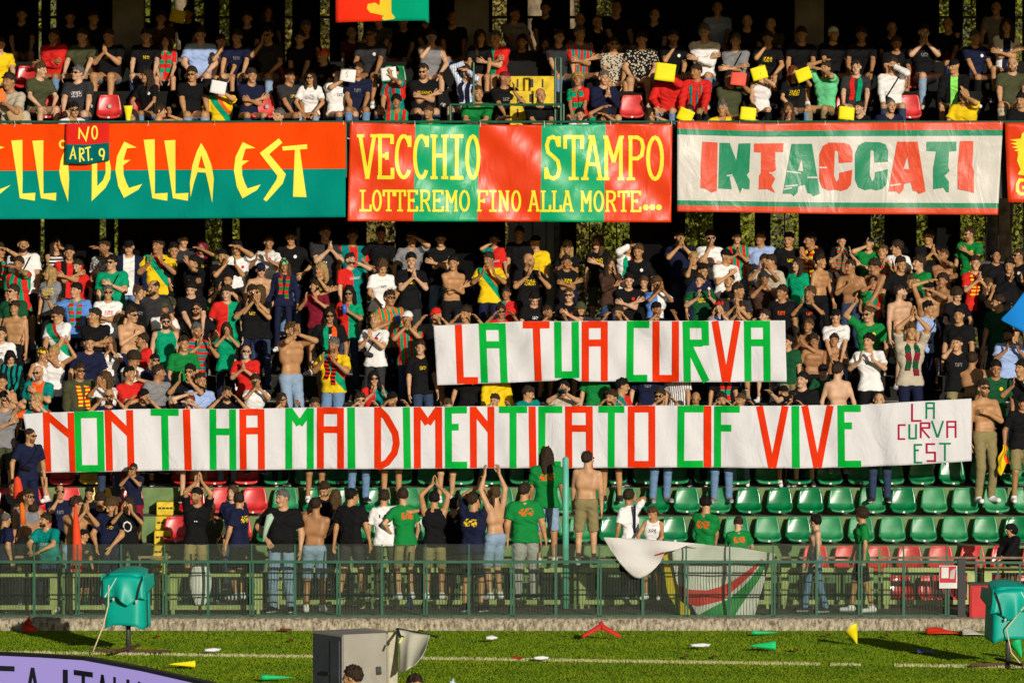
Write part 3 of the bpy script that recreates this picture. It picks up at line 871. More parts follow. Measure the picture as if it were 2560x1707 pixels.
# kerb: rough concrete edge of the walkway
def kerb_mat():
    m, t, b = nodes_of('rough_kerb', .95, .1); N, L = t.nodes, t.links
    tc = N.new('ShaderNodeTexCoord'); mp = N.new('ShaderNodeMapping'); mp.inputs['Scale'].default_value = (6,6,2.2); L.new(tc.outputs['Object'], mp.inputs[0])
    no = N.new('ShaderNodeTexNoise'); no.inputs['Scale'].default_value = 3.2; no.inputs['Detail'].default_value = 9; no.inputs['Roughness'].default_value = .75; L.new(mp.outputs[0], no.inputs['Vector'])
    r = N.new('ShaderNodeValToRGB'); e = r.color_ramp.elements
    e[0].position = .40; e[0].color = (.13,.10,.06,1); e[1].position = .60; e[1].color = (.54,.48,.35,1)
    L.new(no.outputs[0], r.inputs[0]); L.new(r.outputs[0], b.inputs['Base Color'])
    bp = N.new('ShaderNodeBump'); bp.inputs['Strength'].default_value = .9; bp.inputs['Distance'].default_value = .03; L.new(no.outputs[0], bp.inputs['Height']); L.new(bp.outputs[0], b.inputs['Normal'])
    return m
k_ = MB(); rg = random.Random(2)
prof = [(-.40,.0),(-.39,.10),(-.36,.175),(-.30,.19),(.35,.195)]
jit = [[(rg.random()-.5)*.03 for _ in prof] for _ in range(401)]
def kf(u, v):
    i = round(v*4); j = round(u*400); y, z = prof[i]
    return (XL-3+(XR-XL+6)*u, y+(jit[j][i] if i < 4 else 0), z+(jit[j][i]*.4 if 0 < i < 4 else 0))
k_.grid(kf, 400, 4); tag(k_.build('kerb', kerb_mat(), smooth=True), kind='structure')
wk = MB(); wk.box(XL-3, XR+3, .36, 2.2, -.2, .197); tag(wk.build('walkway', m_conc), kind='structure')
# lower terrace: pale green risers, concrete treads
t_ = MB()
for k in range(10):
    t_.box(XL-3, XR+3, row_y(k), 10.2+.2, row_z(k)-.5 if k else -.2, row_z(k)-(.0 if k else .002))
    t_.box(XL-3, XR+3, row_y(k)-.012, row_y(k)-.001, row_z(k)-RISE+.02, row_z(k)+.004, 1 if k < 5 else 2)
tag(t_.build('lower_terrace', [m_conc, m_pgreen, plain('shade_dark_concrete', (.02,.02,.017), .9, .1)]), 'stepped lower terrace with pale green painted risers', 'terrace')  # back-row risers coloured dark, standing in for the shade between people
# upper tier: slab, front parapet, treads
u_ = MB()
u_.box(XL-3, XR+3, 8.25, 14.6, 6.55, 6.85)
u_.box(XL-3, XR+3, 8.25, 8.40, 6.851, 7.31)
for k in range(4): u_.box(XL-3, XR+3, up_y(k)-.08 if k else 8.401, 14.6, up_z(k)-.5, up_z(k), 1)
upper = u_.build('upper_tier', [m_dconc, plain('shade_dark_tread', (.012,.012,.011), .9, .1)]); tag(upper, 'shaded concrete upper tier hidden behind its hanging banners', 'stand')  # treads coloured near black to stand for the shade among the upper rows
m_col = plain('column_concrete', (.20,.19,.17), .9, .1, .2, 3)
# roof over the upper tier and its columns
r_ = MB(); r_.box(XL-4, XR+4, 8.6, 15.2, 10.22, 10.45); r_.box(XL-4, XR+4, 5.9, 8.599, 10.12, 10.38)
roof = r_.build('roof', plain('roof_concrete', (.05,.05,.045), .9, .1)); roof.parent = upper
for px0, px1 in ((281,359),(1136,1222),(1987,2060),(-700,-620),(2820,2890)):
    p0, p1 = at(px0,100,11.3), at(px1,100,11.3)
    c_ = MB(); c_.box(p0.x, p1.x, 11.3, 11.85, up_z(3)-.3, 10.215, bev=.02); c_.build('column', m_col, upper)
# ---- rear walls with gaps, bars behind
m_rear = plain('rear_wall_shade_black', (.004,.004,.0038), .9, .1)  # near-black colour stands in for the deep shade behind the crowd
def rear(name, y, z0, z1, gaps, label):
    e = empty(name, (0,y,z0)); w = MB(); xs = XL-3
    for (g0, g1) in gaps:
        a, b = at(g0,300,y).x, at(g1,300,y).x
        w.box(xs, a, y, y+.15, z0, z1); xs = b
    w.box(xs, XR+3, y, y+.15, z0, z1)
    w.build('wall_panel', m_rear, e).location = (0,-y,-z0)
    b = MB()
    for (g0, g1) in gaps:
        a, c = at(g0,300,y).x, at(g1,300,y).x
        n = max(1, int((c-a)/.19))
        for i in range(n+1):
            x = a+(c-a)*i/n; b.tube([(x,y-.05,z0),(x,y-.05,z1)], .011, 5)
        b.box(a, c, y-.08, y-.04, z0+(z1-z0)*.55, z0+(z1-z0)*.55+.05)
    b.build('railing_bars', m_dark, e).location = (0,-y,-z0)
    return tag(e, label, 'wall')
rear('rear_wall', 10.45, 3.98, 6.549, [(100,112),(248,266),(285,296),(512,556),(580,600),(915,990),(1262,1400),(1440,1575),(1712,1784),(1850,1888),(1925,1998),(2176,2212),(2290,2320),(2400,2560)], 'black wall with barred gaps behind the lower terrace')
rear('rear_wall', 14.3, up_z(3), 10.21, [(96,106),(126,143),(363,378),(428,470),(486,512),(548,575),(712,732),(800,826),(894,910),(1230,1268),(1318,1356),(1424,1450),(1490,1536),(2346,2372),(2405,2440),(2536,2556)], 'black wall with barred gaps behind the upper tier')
# ---- trees beyond the stand
def leaf_mat(name, c0, c1):
    m, t, b = nodes_of(name, .6, .25); N, L = t.nodes, t.links
    ge = N.new('ShaderNodeNewGeometry'); r = N.new('ShaderNodeValToRGB'); e = r.color_ramp.elements
    e[0].color = (*c0,1); e[1].color = (*c1,1); L.new(ge.outputs['Random Per Island'], r.inputs[0]); L.new(r.outputs[0], b.inputs['Base Color'])
    return m
m_leaf = leaf_mat('leaves', (.07,.095,.007), (.28,.28,.025)); m_dry = leaf_mat('dry_leaves', (.12,.10,.02), (.30,.22,.06))
m_bark = plain('bark', (.20,.15,.09), .95, .1, .5, 6, bump=.8)
def tree(x, y, z0, z1, rad, seed, label, dry=False, n=34000, trunk_r=.22, top=None):
    e = empty('tree', (x,y,0)); rg = np.random.default_rng(seed); t = MB()
    pts = [(x+.1*math.sin(i*1.3+seed), y, z) for i, z in enumerate(np.linspace(0, z1*.95, 7))]
    t.tube(pts, [trunk_r*(1-.1*i) for i in range(7)], 10)
    for i in range(9):
        a = rg.random()*6.28; zz = z0+(z1-z0)*rg.random()*.8
        t.tube([(x,y,zz-.6),(x+math.cos(a)*rad*.5,y+math.sin(a)*rad*.5,zz),(x+math.cos(a)*rad*.9,y+math.sin(a)*rad*.9,zz+.5)], [.06,.04,.015], 5)
    o = t.build('trunk', m_bark, e, True); o.location = (-x,-y,0)
    cl = rg.random((60,3)); cc = np.stack([x+(cl[:,0]-.5)*2*rad, y+(cl[:,1]-.5)*2*rad, z0+(z1-z0)*cl[:,2]], 1)
    k = rg.integers(0, 60, n); c = cc[k]+rg.normal(size=(n,3))*np.array([.42,.42,.38])*(rad/2.2)
    s = .035+.06*rg.random(n); d1 = rg.normal(size=(n,3)); d1 /= np.linalg.norm(d1,axis=1)[:,None]; d2 = np.cross(d1, rg.normal(size=(n,3))); d2 /= np.linalg.norm(d2,axis=1)[:,None]
    P = np.stack([c-d1*s[:,None], c+d2*s[:,None]*.5, c+d1*s[:,None], c-d2*s[:,None]*.5], 1).reshape(-1,3)
    me = np_mesh('crown', P-np.array([x,y,0]), np.arange(n*4).reshape(-1,4), 0, smooth=False); me.materials.append(m_dry if dry else m_leaf)
    o = bpy.data.objects.new('crown', me); COL.objects.link(o); o.parent = e
    return tag(e, label, 'tree', 'trees beyond the stand')
for i, (px, dry, lb) in enumerate(((60,0,'leafy tree glimpsed through the far left gaps behind the stand'),(440,0,'leafy tree glimpsed behind the left concrete column'),(760,0,'leafy tree glimpsed behind the stand below the flag'),(1010,1,'dry yellowish tree glimpsed behind the stand left of the middle column'),
        (1270,1,'dry tree behind the stand just right of the middle column'),(1540,0,'green ivy covered tree behind the stand above the word stampo'),(1800,0,'leafy tree behind the stand above the white banner'),(2070,0,'leafy tree hidden behind the right concrete column'),(2330,0,'leafy tree at the top right behind the stand'),(2580,0,'leafy tree at the far right edge behind the stand'))):
    p = at(px, 300, 40+3*(i%3)); tree(p.x, p.y, 3.2, 13.5, 2.3, 40+i, lb, dry)
for px, y, r, lb in ((1410,21,.20,'thick brown pine trunk seen through the gap above the stampo banner'),(2505,24,.22,'sunlit pine trunk at the right behind the top row'),(1338,26,.16,'pale trunk between the two tiers right of the middle column'),(455,27,.12,'pale thin trunk right of the left column')):
    p = at(px, 560, y); e = empty('tree', (p.x,y,0)); t = MB()
    t.tube([(.1*math.sin(z),0,z) for z in np.linspace(0,15,9)], [r*1.2-.005*i for i in range(9)], 12); t.build('trunk', m_bark, e, True)
    b = MB(); rg = random.Random(int(px))
    for i in range(500):
        c = Vector((rg.gauss(0,1.2), rg.gauss(0,1.2), 14.5+rg.gauss(0,.7))); d = Vector((rg.gauss(0,1),rg.gauss(0,1),rg.gauss(0,1))).normalized(); s = d.orthogonal().normalized()
        b.face([c-d*.2, c+s*.04, c+d*.2, c-s*.04])
    b.build('crown', m_leaf, e); tag(e, lb, 'tree', 'pine trees behind the stand')
bw = MB(); p0, p1 = at(1270,560,20), at(1384,700,20); bw.box(p0.x, p1.x, 20, 20.3, 0, p0.z+.35); tag(bw.build('garden_wall', plain('cream_render', (.50,.45,.30), .9, .1, .2, 3)), 'sunlit cream wall seen through the gap behind the top row', 'wall')
# sky backdrop is the world itself
# ---------------------------------------------------------------- pitch fence
m_glass, t_g, b_g = nodes_of('fence_glass', .06, .5)
tr = t_g.nodes.new('ShaderNodeBsdfTransparent'); tr.inputs[0].default_value = (.90,.93,.89,1)
gl = t_g.nodes.new('ShaderNodeBsdfDiffuse'); gl.inputs[0].default_value = (.42,.46,.38,1)
mxs = t_g.nodes.new('ShaderNodeMixShader'); mxs.inputs[0].default_value = .035
t_g.links.new(tr.outputs[0], mxs.inputs[1]); t_g.links.new(gl.outputs[0], mxs.inputs[2])
t_g.links.new(mxs.outputs[0], t_g.nodes['Material Output'].inputs[0])
m_bar = plain('fence_bar', (.016,.028,.02), .8, .1)
posts = [-40,65,178-3,280]+[280+109.9*i for i in range(1,20)]
posts = [-44+109.6*i+(0 if i < 30 else 0) for i in range(25)]
posts = [i*108.7-23.6 for i in range(0,23)]
fe = empty('pitch_fence', (0,0,.19))
zt, zr = at(1280,1360,0).z, at(1280,1404,0).z
def P0(mb, name, mat, **k):
    o = mb.build(name, mat, fe, **k); o.location = (0,0,-.19); return o
FX = [at(p,1400,0).x for p in posts]
for i, x in enumerate(FX):
    b = MB()
    if i % 2 == 0:
        b.box(x-.036, x-.006, -.03, .03, .19, zr+.02, bev=.004); b.box(x+.006, x+.036, -.03, .03, .19, zr+.02, bev=.004)
    else: b.box(x-.022, x+.022, -.022, .022, .19, zr+.02, bev=.004)
    b.box(x-.012, x+.012, .02, .045, zr, zt)
    P0(b, 'post', m_fence)
    if i+1 < len(FX):
        x1 = FX[i+1]; b = MB()
        n = 13
        for j in range(1,n):
            xx = x+.03+(x1-x-.06)*j/n; b.box(xx-.0024, xx+.0024, -.0035, .0035, .215, zr-.022)
        for zz in (.52,.86): b.box(x+.03, x1-.03, -.012, -.0065, zz, zz+.022)
        P0(b, 'bar_panel', m_bar)
        gb = MB(); gb.box(x+.004, x1-.004, .046, .054, .22, zt); P0(gb, 'glass_pane', m_glass)
b = MB(); b.box(FX[0]-.3, FX[-1]+.3, -.032, .032, zr-.02, zr+.024, bev=.006); P0(b, 'top_rail', m_fence)
b = MB(); b.box(FX[0]-.3, FX[-1]+.3, -.03, .03, .192, .215, bev=.004); P0(b, 'bottom_rail', m_fence)
tag(fe, 'dark green barred pitch fence with glass panes along the kerb', 'fence')
# inner barrier: pale green frames with black bars
m_frame = plain('pale_frame_paint', (.34,.40,.15), .6, .3, .2, 6)
BARS = []
xa = -10.2; i = 0; SKIP = [(2085,2180)]
proto = None
while xa < 10.2:
    e = empty('barrier_section', (xa,.42 if xa < -4.2 else 1.55,.197)); W = 1.55
    b = MB()
    b.box(.05,W-.05,-.03,.03,.57,.65,bev=.006); b.box(.05,W-.05,-.03,.03,.07,.14,bev=.006)
    for x in (.05,W-.17): b.box(x,x+.12,-.028,.028,.141,.569,bev=.005)
    for x in (.08,W-.14): b.box(x,x+.05,-.02,.02,0,.069)
    bf_ = b.build('frame', m_frame, e)
    b = MB()
    for j in range(24): xx = .19+(W-.38)*j/23; b.box(xx-.006,xx+.006,-.008,.008,.141,.569)
    b.build('black_bars', m_dark, bf_)
    b = MB(); b.box(-.02,.02,-.02,.02,0,.95); b.build('upright', m_pgreen, e)
    BARS.append(e)
    xa += W+.05
for i, e in enumerate(BARS):
    q = ['leftmost','second from the left','third from the left','fourth from the left','fifth from the left','sixth from the left','seventh from the left','sixth from the right','fifth from the right','fourth from the right','third from the right','second from the right','rightmost'][i]
    tag(e, f'low pale green barrier frame with black bars, {q} behind the fence', 'barrier', 'pale green barrier frames along the walkway')
b = MB(); x0_, x1_ = at(-30,1400,1.2).x, at(2600,1400,1.2).x
b.tube([(x0_,1.62,at(0,1392,1.62).z),(x1_,1.62,at(0,1394,1.62).z)], .022, 8); 
for j in range(15): xx = x0_+(x1_-x0_)*j/14; b.tube([(xx,1.62,.197),(xx,1.62,1.0)], .018, 6)
tag(b.build('handrail', plain('rusty_pale_rail', (.22,.16,.10), .6, .3, .4, 9)), 'thin worn handrail behind the pitch fence glass', 'handrail')
# ---------------------------------------------------------------- stadium seats
def seat_mesh():
    s = MB()
    # the profile runs from the front lip back along the pan and up the back
    pr = [(-.235,.045,.36),(-.245,.075,.39),(-.20,.098,.41),(-.08,.085,.43),(.04,.082,.43),(.10,.10,.43),(.135,.15,.43),(.155,.24,.41),(.175,.33,.375),(.19,.40,.335),(.185,.43,.30),(.20,.425,.28)]
    def fn(u, v):
        t = v*(len(pr)-1); i = min(int(t), len(pr)-2); f = t-i
        y, z, w = [pr[i][q]*(1-f)+pr[i+1][q]*f for q in range(3)]
        uu = (u-.5)*2; cx = uu*w/2
        if v > .5: y -= .035*uu*uu*min(1,(v-.5)*4)
        else: z += .03*abs(uu)**3
        return (cx, y, z)
    s.grid(fn, 12, 22)
    return s
m_seat = {}
for nm, c in (('green',(.0,.20,.06)),('red',(.56,.008,.008)),('yellow',(.72,.52,.02)),('dgreen',(.01,.12,.06))):
    m_seat[nm] = m = plain('seat_'+nm, c, .30, .5, .28, 9.0, coord='Object')
    N, L = m.node_tree.nodes, m.node_tree.links; b = N['Principled BSDF']; oi = N.new('ShaderNodeObjectInfo')
    a_ = N.new('ShaderNodeMapRange'); a_.inputs['To Min'].default_value = .22; a_.inputs['To Max'].default_value = .5; L.new(oi.outputs['Random'], a_.inputs[0]); L.new(a_.outputs[0], b.inputs['Roughness'])
    hs = N.new('ShaderNodeHueSaturation'); v_ = N.new('ShaderNodeMapRange'); v_.inputs['To Min'].default_value = .78; v_.inputs['To Max'].default_value = 1.2; L.new(oi.outputs['Random'], v_.inputs[0]); L.new(v_.outputs[0], hs.inputs['Value'])
    s_ = N.new('ShaderNodeMapRange'); s_.inputs['To Min'].default_value = 1.0; s_.inputs['To Max'].default_value = .93; L.new(oi.outputs['Random'], s_.inputs[0]); L.new(s_.outputs[0], hs.inputs['Saturation'])
    src = b.inputs['Base Color'].links[0].from_socket; L.new(src, hs.inputs['Color']); L.new(hs.outputs[0], b.inputs['Base Color'])
m_plate = plain('number_plate', (.75,.75,.72), .5, .3)
SEATS = []
_sp = {}
def seat(x, y, z, col, worn=0):
    if col not in _sp:
        e = empty('stadium_seat', (0,0,0))
        sh = seat_mesh().build('shell', m_seat[col], e, True, solid=.014)
        b = MB(); b.box(-.018,.018,-.262,-.254,.052,.082); b.build('number_plate', m_plate, sh)
        b = MB(); b.box(-.02,.02,.147,.157,.30,.355,R=Matrix.Rotation(-.19,3,'X'),o=(0,.05,.0)); b.build('number_sticker', m_plate, e)
        _sp[col] = e; o = e
    else: o = copy_tree(_sp[col])
    o.location = (x,y,z); o.rotation_euler = (math.radians(rs.uniform(-1.5,1.5)),0,math.radians(rs.uniform(-2,2))); SEATS.append((o, col)); return o
rs = random.Random(8)
def seat_col_low(k, px):
    if k == 0: return 'red'
    if k == 1: return 'red' if px > 1900 or px < 640 else 'green'
    if px < 195: return 'red'
    if px < 262: return 'yellow'
    if 355 < px < 425: return None
    if px < 655: return 'red'
    return 'green'
for k in range(0,6):
    y = row_y(k)+.42; off = {0:.10,1:.30,2:.06,3:.28,4:.12,5:.3}[k]
    x = XL+2.0+off
    while x < XR-2.0:
        px = 1280+x/((y-CAM_Y)*36/LENS/PXW)
        x += .503
        if px < -40 or px > 2600: continue
        if k == 0 and px < 2190: continue
        if k == 1 and px < 2020: continue
        if k == 4 and px < 120: continue
        if k == 5: continue
        c = seat_col_low(k, px)
        if c: SEATS_LAST = seat(x-.503, y, row_z(k), c); SEATS_LAST['row'] = k; SEATS_LAST['px'] = px
for k in (0,1,2,3):
    y = up_y(k)+.45; x = XL+2.0+.13*k
    while x < XR-2.0:
        px = 1280+x/((y-CAM_Y)*36/LENS/PXW); x += .52
        if px < -40 or px > 2600 or 1265 < px < 1395: continue
        if k == 3 or k == 0 and px > 900: continue
        if not any(a <= px <= b_ for a, b_ in (((15,110),(165,245),(325,430),(640,690),(985,1040),(1560,1620),(2270,2320),(2060,2120)) if k == 2 else ((85,135),(225,425),(600,770),(880,935),(970,1010),(1555,1600),(2250,2330),(2075,2140),(1680,1730)) if k == 1 else ((0,420),(560,700)))): continue
        c = 'red' if px < 930 or px > 1480 else 'green'
        s_ = seat(x-.52, y, up_z(k), c); s_['row'] = 10+k; s_['px'] = px
ORD = ['first','second','third','fourth','fifth','sixth','seventh','eighth','ninth','tenth','eleventh','twelfth','thirteenth','fourteenth','fifteenth','sixteenth','seventeenth','eighteenth','nineteenth','twentieth']
def ordw(i): return ORD[i] if i < 20 else 'twenty-'+ORD[i-20] if i < 29 and i >= 20 else str(i+1)+'th'
ROWN = {0:'frontmost row behind the fence',1:'second row behind the fence',2:'lower row right under the banners',3:'row just below the long banner',4:'row at the long banner hem',5:'row hidden behind the long banner',10:'front row of the upper tier',11:'second row of the upper tier',12:'third row of the upper tier',13:'fourth row of the upper tier'}
for k in ROWN:
    for col in ('green','red','yellow','dgreen'):
        L_ = sorted([o for o, c in SEATS if c == col and o['row'] == k], key=lambda o: o['px']); n = len(L_)
        for i, o in enumerate(L_):
            pos = f'{ordw(i)} from the left' if i < n/2 else (f'{ordw(n-1-i)} from the right' if n-1-i else 'rightmost')
            tag(o, f'{col} plastic seat, {pos} in the {ROWN[k]}', 'seat', f'{col} plastic seats of the stand')
for o, c in SEATS:
    del o['row']; del o['px']
# yellow stair aisles
def stairs(px0, px1, y0, z0, rise, deep, n, label, marks):
    a, b = at(px0,900,y0).x, at(px1,900,y0).x; e = empty('stair', (a,y0,z0)); s = MB(); d = MB()
    for i in range(n):
        s.box(0, b-a, deep*i, deep*n, rise*i, rise*(i+1), bev=.008)
        if marks:
            for q in range(3): d.box((b-a)*(.15+.28*q), (b-a)*(.15+.28*q)+.03+.04*(q==1), deep*i-.004, deep*i-.001, rise*i+.06, rise*i+rise*.8)
        else:
            for q in range(4): d.box((b-a)*(.1+.23*q), (b-a)*(.1+.23*q)+.05, deep*i-.004, deep*i-.001, rise*i+rise*.45, rise*i+rise*.6)
    s.build('steps', plain('yellow_step_paint', (.62,.45,.02), .7, .3, .25, 8), e); d.build('tread_marks', m_dark, e)
    return tag(e, label, 'stairs')
stairs(372, 414, row_y(1)-.43, row_z(0)+.004, .21, .4, 7, 'narrow yellow painted stair aisle between the red seats', 0)
stairs(205, 245, row_y(2)-.43, row_z(1)+.004, .21, .4, 5, 'yellow painted steps at the left behind the walkway crowd', 0)
stairs(1275, 1388, up_y(0)-.12, up_z(0)+.004, .25, .4, 5, 'yellow painted stair aisle with black marks in the upper tier', 1)
# ---------------------------------------------------------------- upper rail
b = MB(); zr_ = at(1280,305,8.1).z
b.tube([(XL-3,8.12,zr_),(XR+3,8.12,zr_)], .022, 8); 
for j in range(20): xx = XL+(XR-XL)*j/19; b.tube([(xx,8.16,6.9),(xx,8.16,zr_-.01)], .018, 6)
tag(b.build('balcony_rail', m_fence), 'long green balcony rail along the front of the upper tier', 'railing')
def frame_rail(pxs, pyt, pyb, y, label, extra=()):
    b = MB(); A = [at(px,pyt,y) for px in pxs]; B = [at(px,pyb,y) for px in pxs]
    for p, q in zip(A, B): b.tube([q, p], .02, 8)
    b.tube([A[0], A[-1]], .02, 8)
    for (px, t0, t1) in extra: b.tube([at(px,t1,y), at(px,t0,y)], .02, 8)
    return tag(b.build('guard_rail', m_fence), label, 'railing')
frame_rail((1126,1409), 262, 312, 8.3, 'green guard rail frame above the middle banner', ((1184,157,262),))
frame_rail((1388,1402), 145, 312, 8.55, 'tall green post pair beside the yellow stair aisle', ())
# ---------------------------------------------------------------- banners: cloth sheets with painted lettering on them
def lerp_pts(pts, px):
    if px <= pts[0][0]: return pts[0][1]
    for (x0,y0),(x1,y1) in zip(pts, pts[1:]):
        if px <= x1: return y0+(y1-y0)*(px-x0)/max(x1-x0,1e-6)
    return pts[-1][1]
def cloth_mat(name, c, rough, bump, scale, gloss=.04, var=.08):
    m, t, b = nodes_of(name, rough, gloss); N, L = t.nodes, t.links
    tc = N.new('ShaderNodeTexCoord'); mp = N.new('ShaderNodeMapping'); mp.inputs['Scale'].default_value = (1.4,1,.8); mp.inputs['Rotation'].default_value = (0,.5,0)
    L.new(tc.outputs['Object'], mp.inputs[0])
    no = N.new('ShaderNodeTexNoise'); no.inputs['Scale'].default_value = scale; no.inputs['Detail'].default_value = 5; no.inputs['Distortion'].default_value = 1.2; L.new(mp.outputs[0], no.inputs['Vector'])
    bp = N.new('ShaderNodeBump'); bp.inputs['Strength'].default_value = bump; bp.inputs['Distance'].default_value = .06; L.new(no.outputs[0], bp.inputs['Height']); L.new(bp.outputs[0], b.inputs['Normal'])
    n2 = N.new('ShaderNodeTexNoise'); n2.inputs['Scale'].default_value = 2.5; n2.inputs['Detail'].default_value = 6; L.new(tc.outputs['Object'], n2.inputs['Vector'])
    mr = N.new('ShaderNodeMapRange'); mr.inputs['To Min'].default_value = 1-var; mr.inputs['To Max'].default_value = 1+var; L.new(n2.outputs[0], mr.inputs[0])
    mx = N.new('ShaderNodeMix'); mx.data_type = 'RGBA'; mx.blend_type = 'MULTIPLY'; mx.inputs[0].default_value = 1; mx.inputs[6].default_value = rgb(c)
    L.new(mr.outputs[0], mx.inputs[7]); L.new(mx.outputs[2], b.inputs['Base Color'])
    return m
class Banner:
    def __init__(s, Y, top, bot, waves, seed=0):
        s.Y, s.top, s.bot, s.waves, s.seed = Y, top, bot, waves, seed
    def S(s, px, py, off=0.0):
        p = at(px, py, s.Y); y = 0
        for (ax, az, amp, ph) in s.waves: y += amp*math.sin(ax*p.x+az*p.z+ph+.8*math.sin(.9*p.z+.7*p.x+ph))
        d = p-Vector((0, CAM_Y, CAM_Z)); t = (y-off)/d.y
        return p+d*t*.0+Vector((0, y-off, 0))
    def sheet(s, x0, x1, stops, mats, name, nx=90, nz=26, parent=None, by='v', lx=None, rx=None):
        """stops: colour bands, by height (v) or width (u)"""
        b = MB()
        def fn(u, v):
            px = x0+(x1-x0)*u; t, d = lerp_pts(s.top, px), lerp_pts(s.bot, px); py = t+(d-t)*v
            if lx: px += lx(v)*(1-u)
            if rx: px += rx(v)*u
            return s.S(px, py)
        ed = sorted(set([0,1]+[q for q, _ in stops]))
        us = np.linspace(0,1,nx+1); vs = np.linspace(0,1,nz+1)
        if by == 'u': us = np.array(sorted(set(us) | set(ed)))
        else: vs = np.array(sorted(set(vs) | set(ed)))
        i0 = len(b.v)
        for v in vs:
            for u in us: b.v.append(tuple(fn(u, v)))
        for j in range(len(vs)-1):
            for i in range(len(us)-1):
                c = (us[i]+us[i+1])/2 if by == 'u' else (vs[j]+vs[j+1])/2
                mi = [k for k, (q, _) in enumerate(stops) if c > q-1e-6][-1]
                a = j*len(us)+i; n = len(us); b.f.append((a+n, a+n+1, a+1, a)); b.m.append(stops[mi][1])
        return b.build(name, mats, parent, True, solid=.006)
class Ink:
    """painted marks that follow a banner's folds"""
    def __init__(s, ban): s.b, s.k, s.mb = ban, 0, MB()
    def off(s): s.k += 1; return .010+.0007*(s.k % 13)
    def quad(s, a, b, c, d, m, n, o):
        for i in range(n):
            t0, t1 = i/n, (i+1)/n
            L = lambda p, q, t: (p[0]+(q[0]-p[0])*t, p[1]+(q[1]-p[1])*t)
            q = [L(a,b,t0), L(a,b,t1), L(d,c,t1), L(d,c,t0)]
            s.mb.face([s.b.S(*p, o) for p in q], m)
    def line(s, pts, w, m, closed=False):
        o = s.off(); n = len(pts)
        L, R = [], []
        for i in range(n):
            p = Vector(pts[i])
            a = Vector(pts[(i-1) % n]) if (i > 0 or closed) else None; c = Vector(pts[(i+1) % n]) if (i < n-1 or closed) else None
            d0 = (p-a).normalized() if a is not None else (c-p).normalized(); d1 = (c-p).normalized() if c is not None else d0
            t = (d0+d1); t = t.normalized() if t.length > .2 else d1
            nn = Vector((-t.y, t.x)); k = max(.35, nn.dot(Vector((-d1.y, d1.x))))
            ww = (w[i] if isinstance(w, (list,tuple)) else w)/2/k
            L.append(p+nn*ww); R.append(p-nn*ww)
        for i in range(n if closed else n-1):
            j = (i+1) % n
            s.quad(L[i], L[j], R[j], R[i], m, max(1, int((Vector(pts[j])-Vector(pts[i])).length/6)), o)
    def poly(s, pts, m, holes=()):
        o = s.off(); loops = [[Vector((x,y,0)) for x, y in h] for h in (pts, *holes)]
        flat = [v for l in loops for v in l]
        bm = bmesh.new(); vs = [bm.verts.new(v) for v in flat]
        for t in tessellate_polygon(loops):
            try: bm.faces.new([vs[i] for i in t])
            except ValueError: pass
        for _ in range(5):
            E = [e for e in bm.edges if e.calc_length() > 15]
            if not E: break
            bmesh.ops.subdivide_edges(bm, edges=E, cuts=1); bmesh.ops.triangulate(bm, faces=bm.faces[:])
        for f in bm.faces: s.mb.face([s.b.S(v.co.x, v.co.y, o) for v in f.verts], m)
        bm.free()
    def dot(s, x, y, r, m): s.poly([(x+r*math.cos(a), y+r*math.sin(a)) for a in np.linspace(0,2*math.pi,14,endpoint=False)], m)
    def build(s, name, mats, parent): return s.mb.build(name, mats, parent)
def arc(cx, cy, rx, ry, a0, a1, n=14): return [(cx+rx*math.cos(math.radians(a0+(a1-a0)*i/n)), cy+ry*math.sin(math.radians(a0+(a1-a0)*i/n))) for i in range(n+1)]
def block(ink, ch, x0, x1, y0, y1, w, m, sk=0):
    """tall painted capitals of straight strokes"""
    h = y1-y0; a, b, t, d, c = x0+w/2, x1-w/2, y0+w*.45, y1-w*.45, (x0+x1)/2
    F = lambda *p: ink.line([(x+sk*(y-y0)/h, y) for x, y in p], w, m)
    V = lambda x: F((x,y0),(x,y1)); Hh = lambda y, l=None, r=None: F(((l if l is not None else a+w*.45),y),((r if r is not None else b-w*.45),y))
    if ch == 'I': ink.line([(c,y0),(c+sk,y1)], x1-x0, m)
    elif ch == 'N': V(a); V(b); F((a,y0+.04*h),(b,y0+.40*h))
    elif ch == 'O': V(a); V(b); Hh(t); Hh(d)
    elif ch == 'T': F((x0,t),(x1,t)); F((c,t+w*.4),(c,y1))
    elif ch == 'H': V(a); V(b); Hh(y0+.37*h)
    elif ch == 'A': V(a); V(b); Hh(t); Hh(y0+.36*h)
    elif ch == 'M': V(a); V(b); F((a,y0+.02*h),(c,y0+.27*h)); F((b,y0+.02*h),(c,y0+.27*h))
    elif ch == 'D': V(a); F((a,y0+.02*h),(a+(b-a)*.45,y0+.16*h),(b-w*.2,y0+.42*h),(b,y0+.58*h),(b-w*.3,y0+.74*h),(a+(b-a)*.5,y0+.90*h),(a,y0+.98*h))
    elif ch == 'E': V(a); Hh(t,r=x1); Hh(y0+.33*h,r=a+(x1-a)*.55); Hh(d,r=x1)
    elif ch == 'F': V(a); Hh(t,r=x1); Hh(y0+.36*h,r=a+(x1-a)*.62)
    elif ch == 'C': V(a); Hh(t,r=x1); Hh(d,r=x1-w*.2)
    elif ch == 'U': V(a); V(b); Hh(d)
    elif ch == 'L': V(a); Hh(d,r=x1)
    elif ch == 'R': V(a); F((a+w*.4,t),(b,t)); F((b,y0),(b,y0+.40*h)); F((b-w*.4,y0+.36*h),(a+w*.4,y0+.36*h)); F((a+w*.3,y0+.40*h),(b,y1))
    elif ch == 'V': F((a,y0),(c-w*.1,y1)); F((b,y0),(c+w*.1,y1))
    elif ch == 'S': F((b,t),(a,t),(a,y0+.5*h),(b,y0+.5*h),(b,d),(a,d))
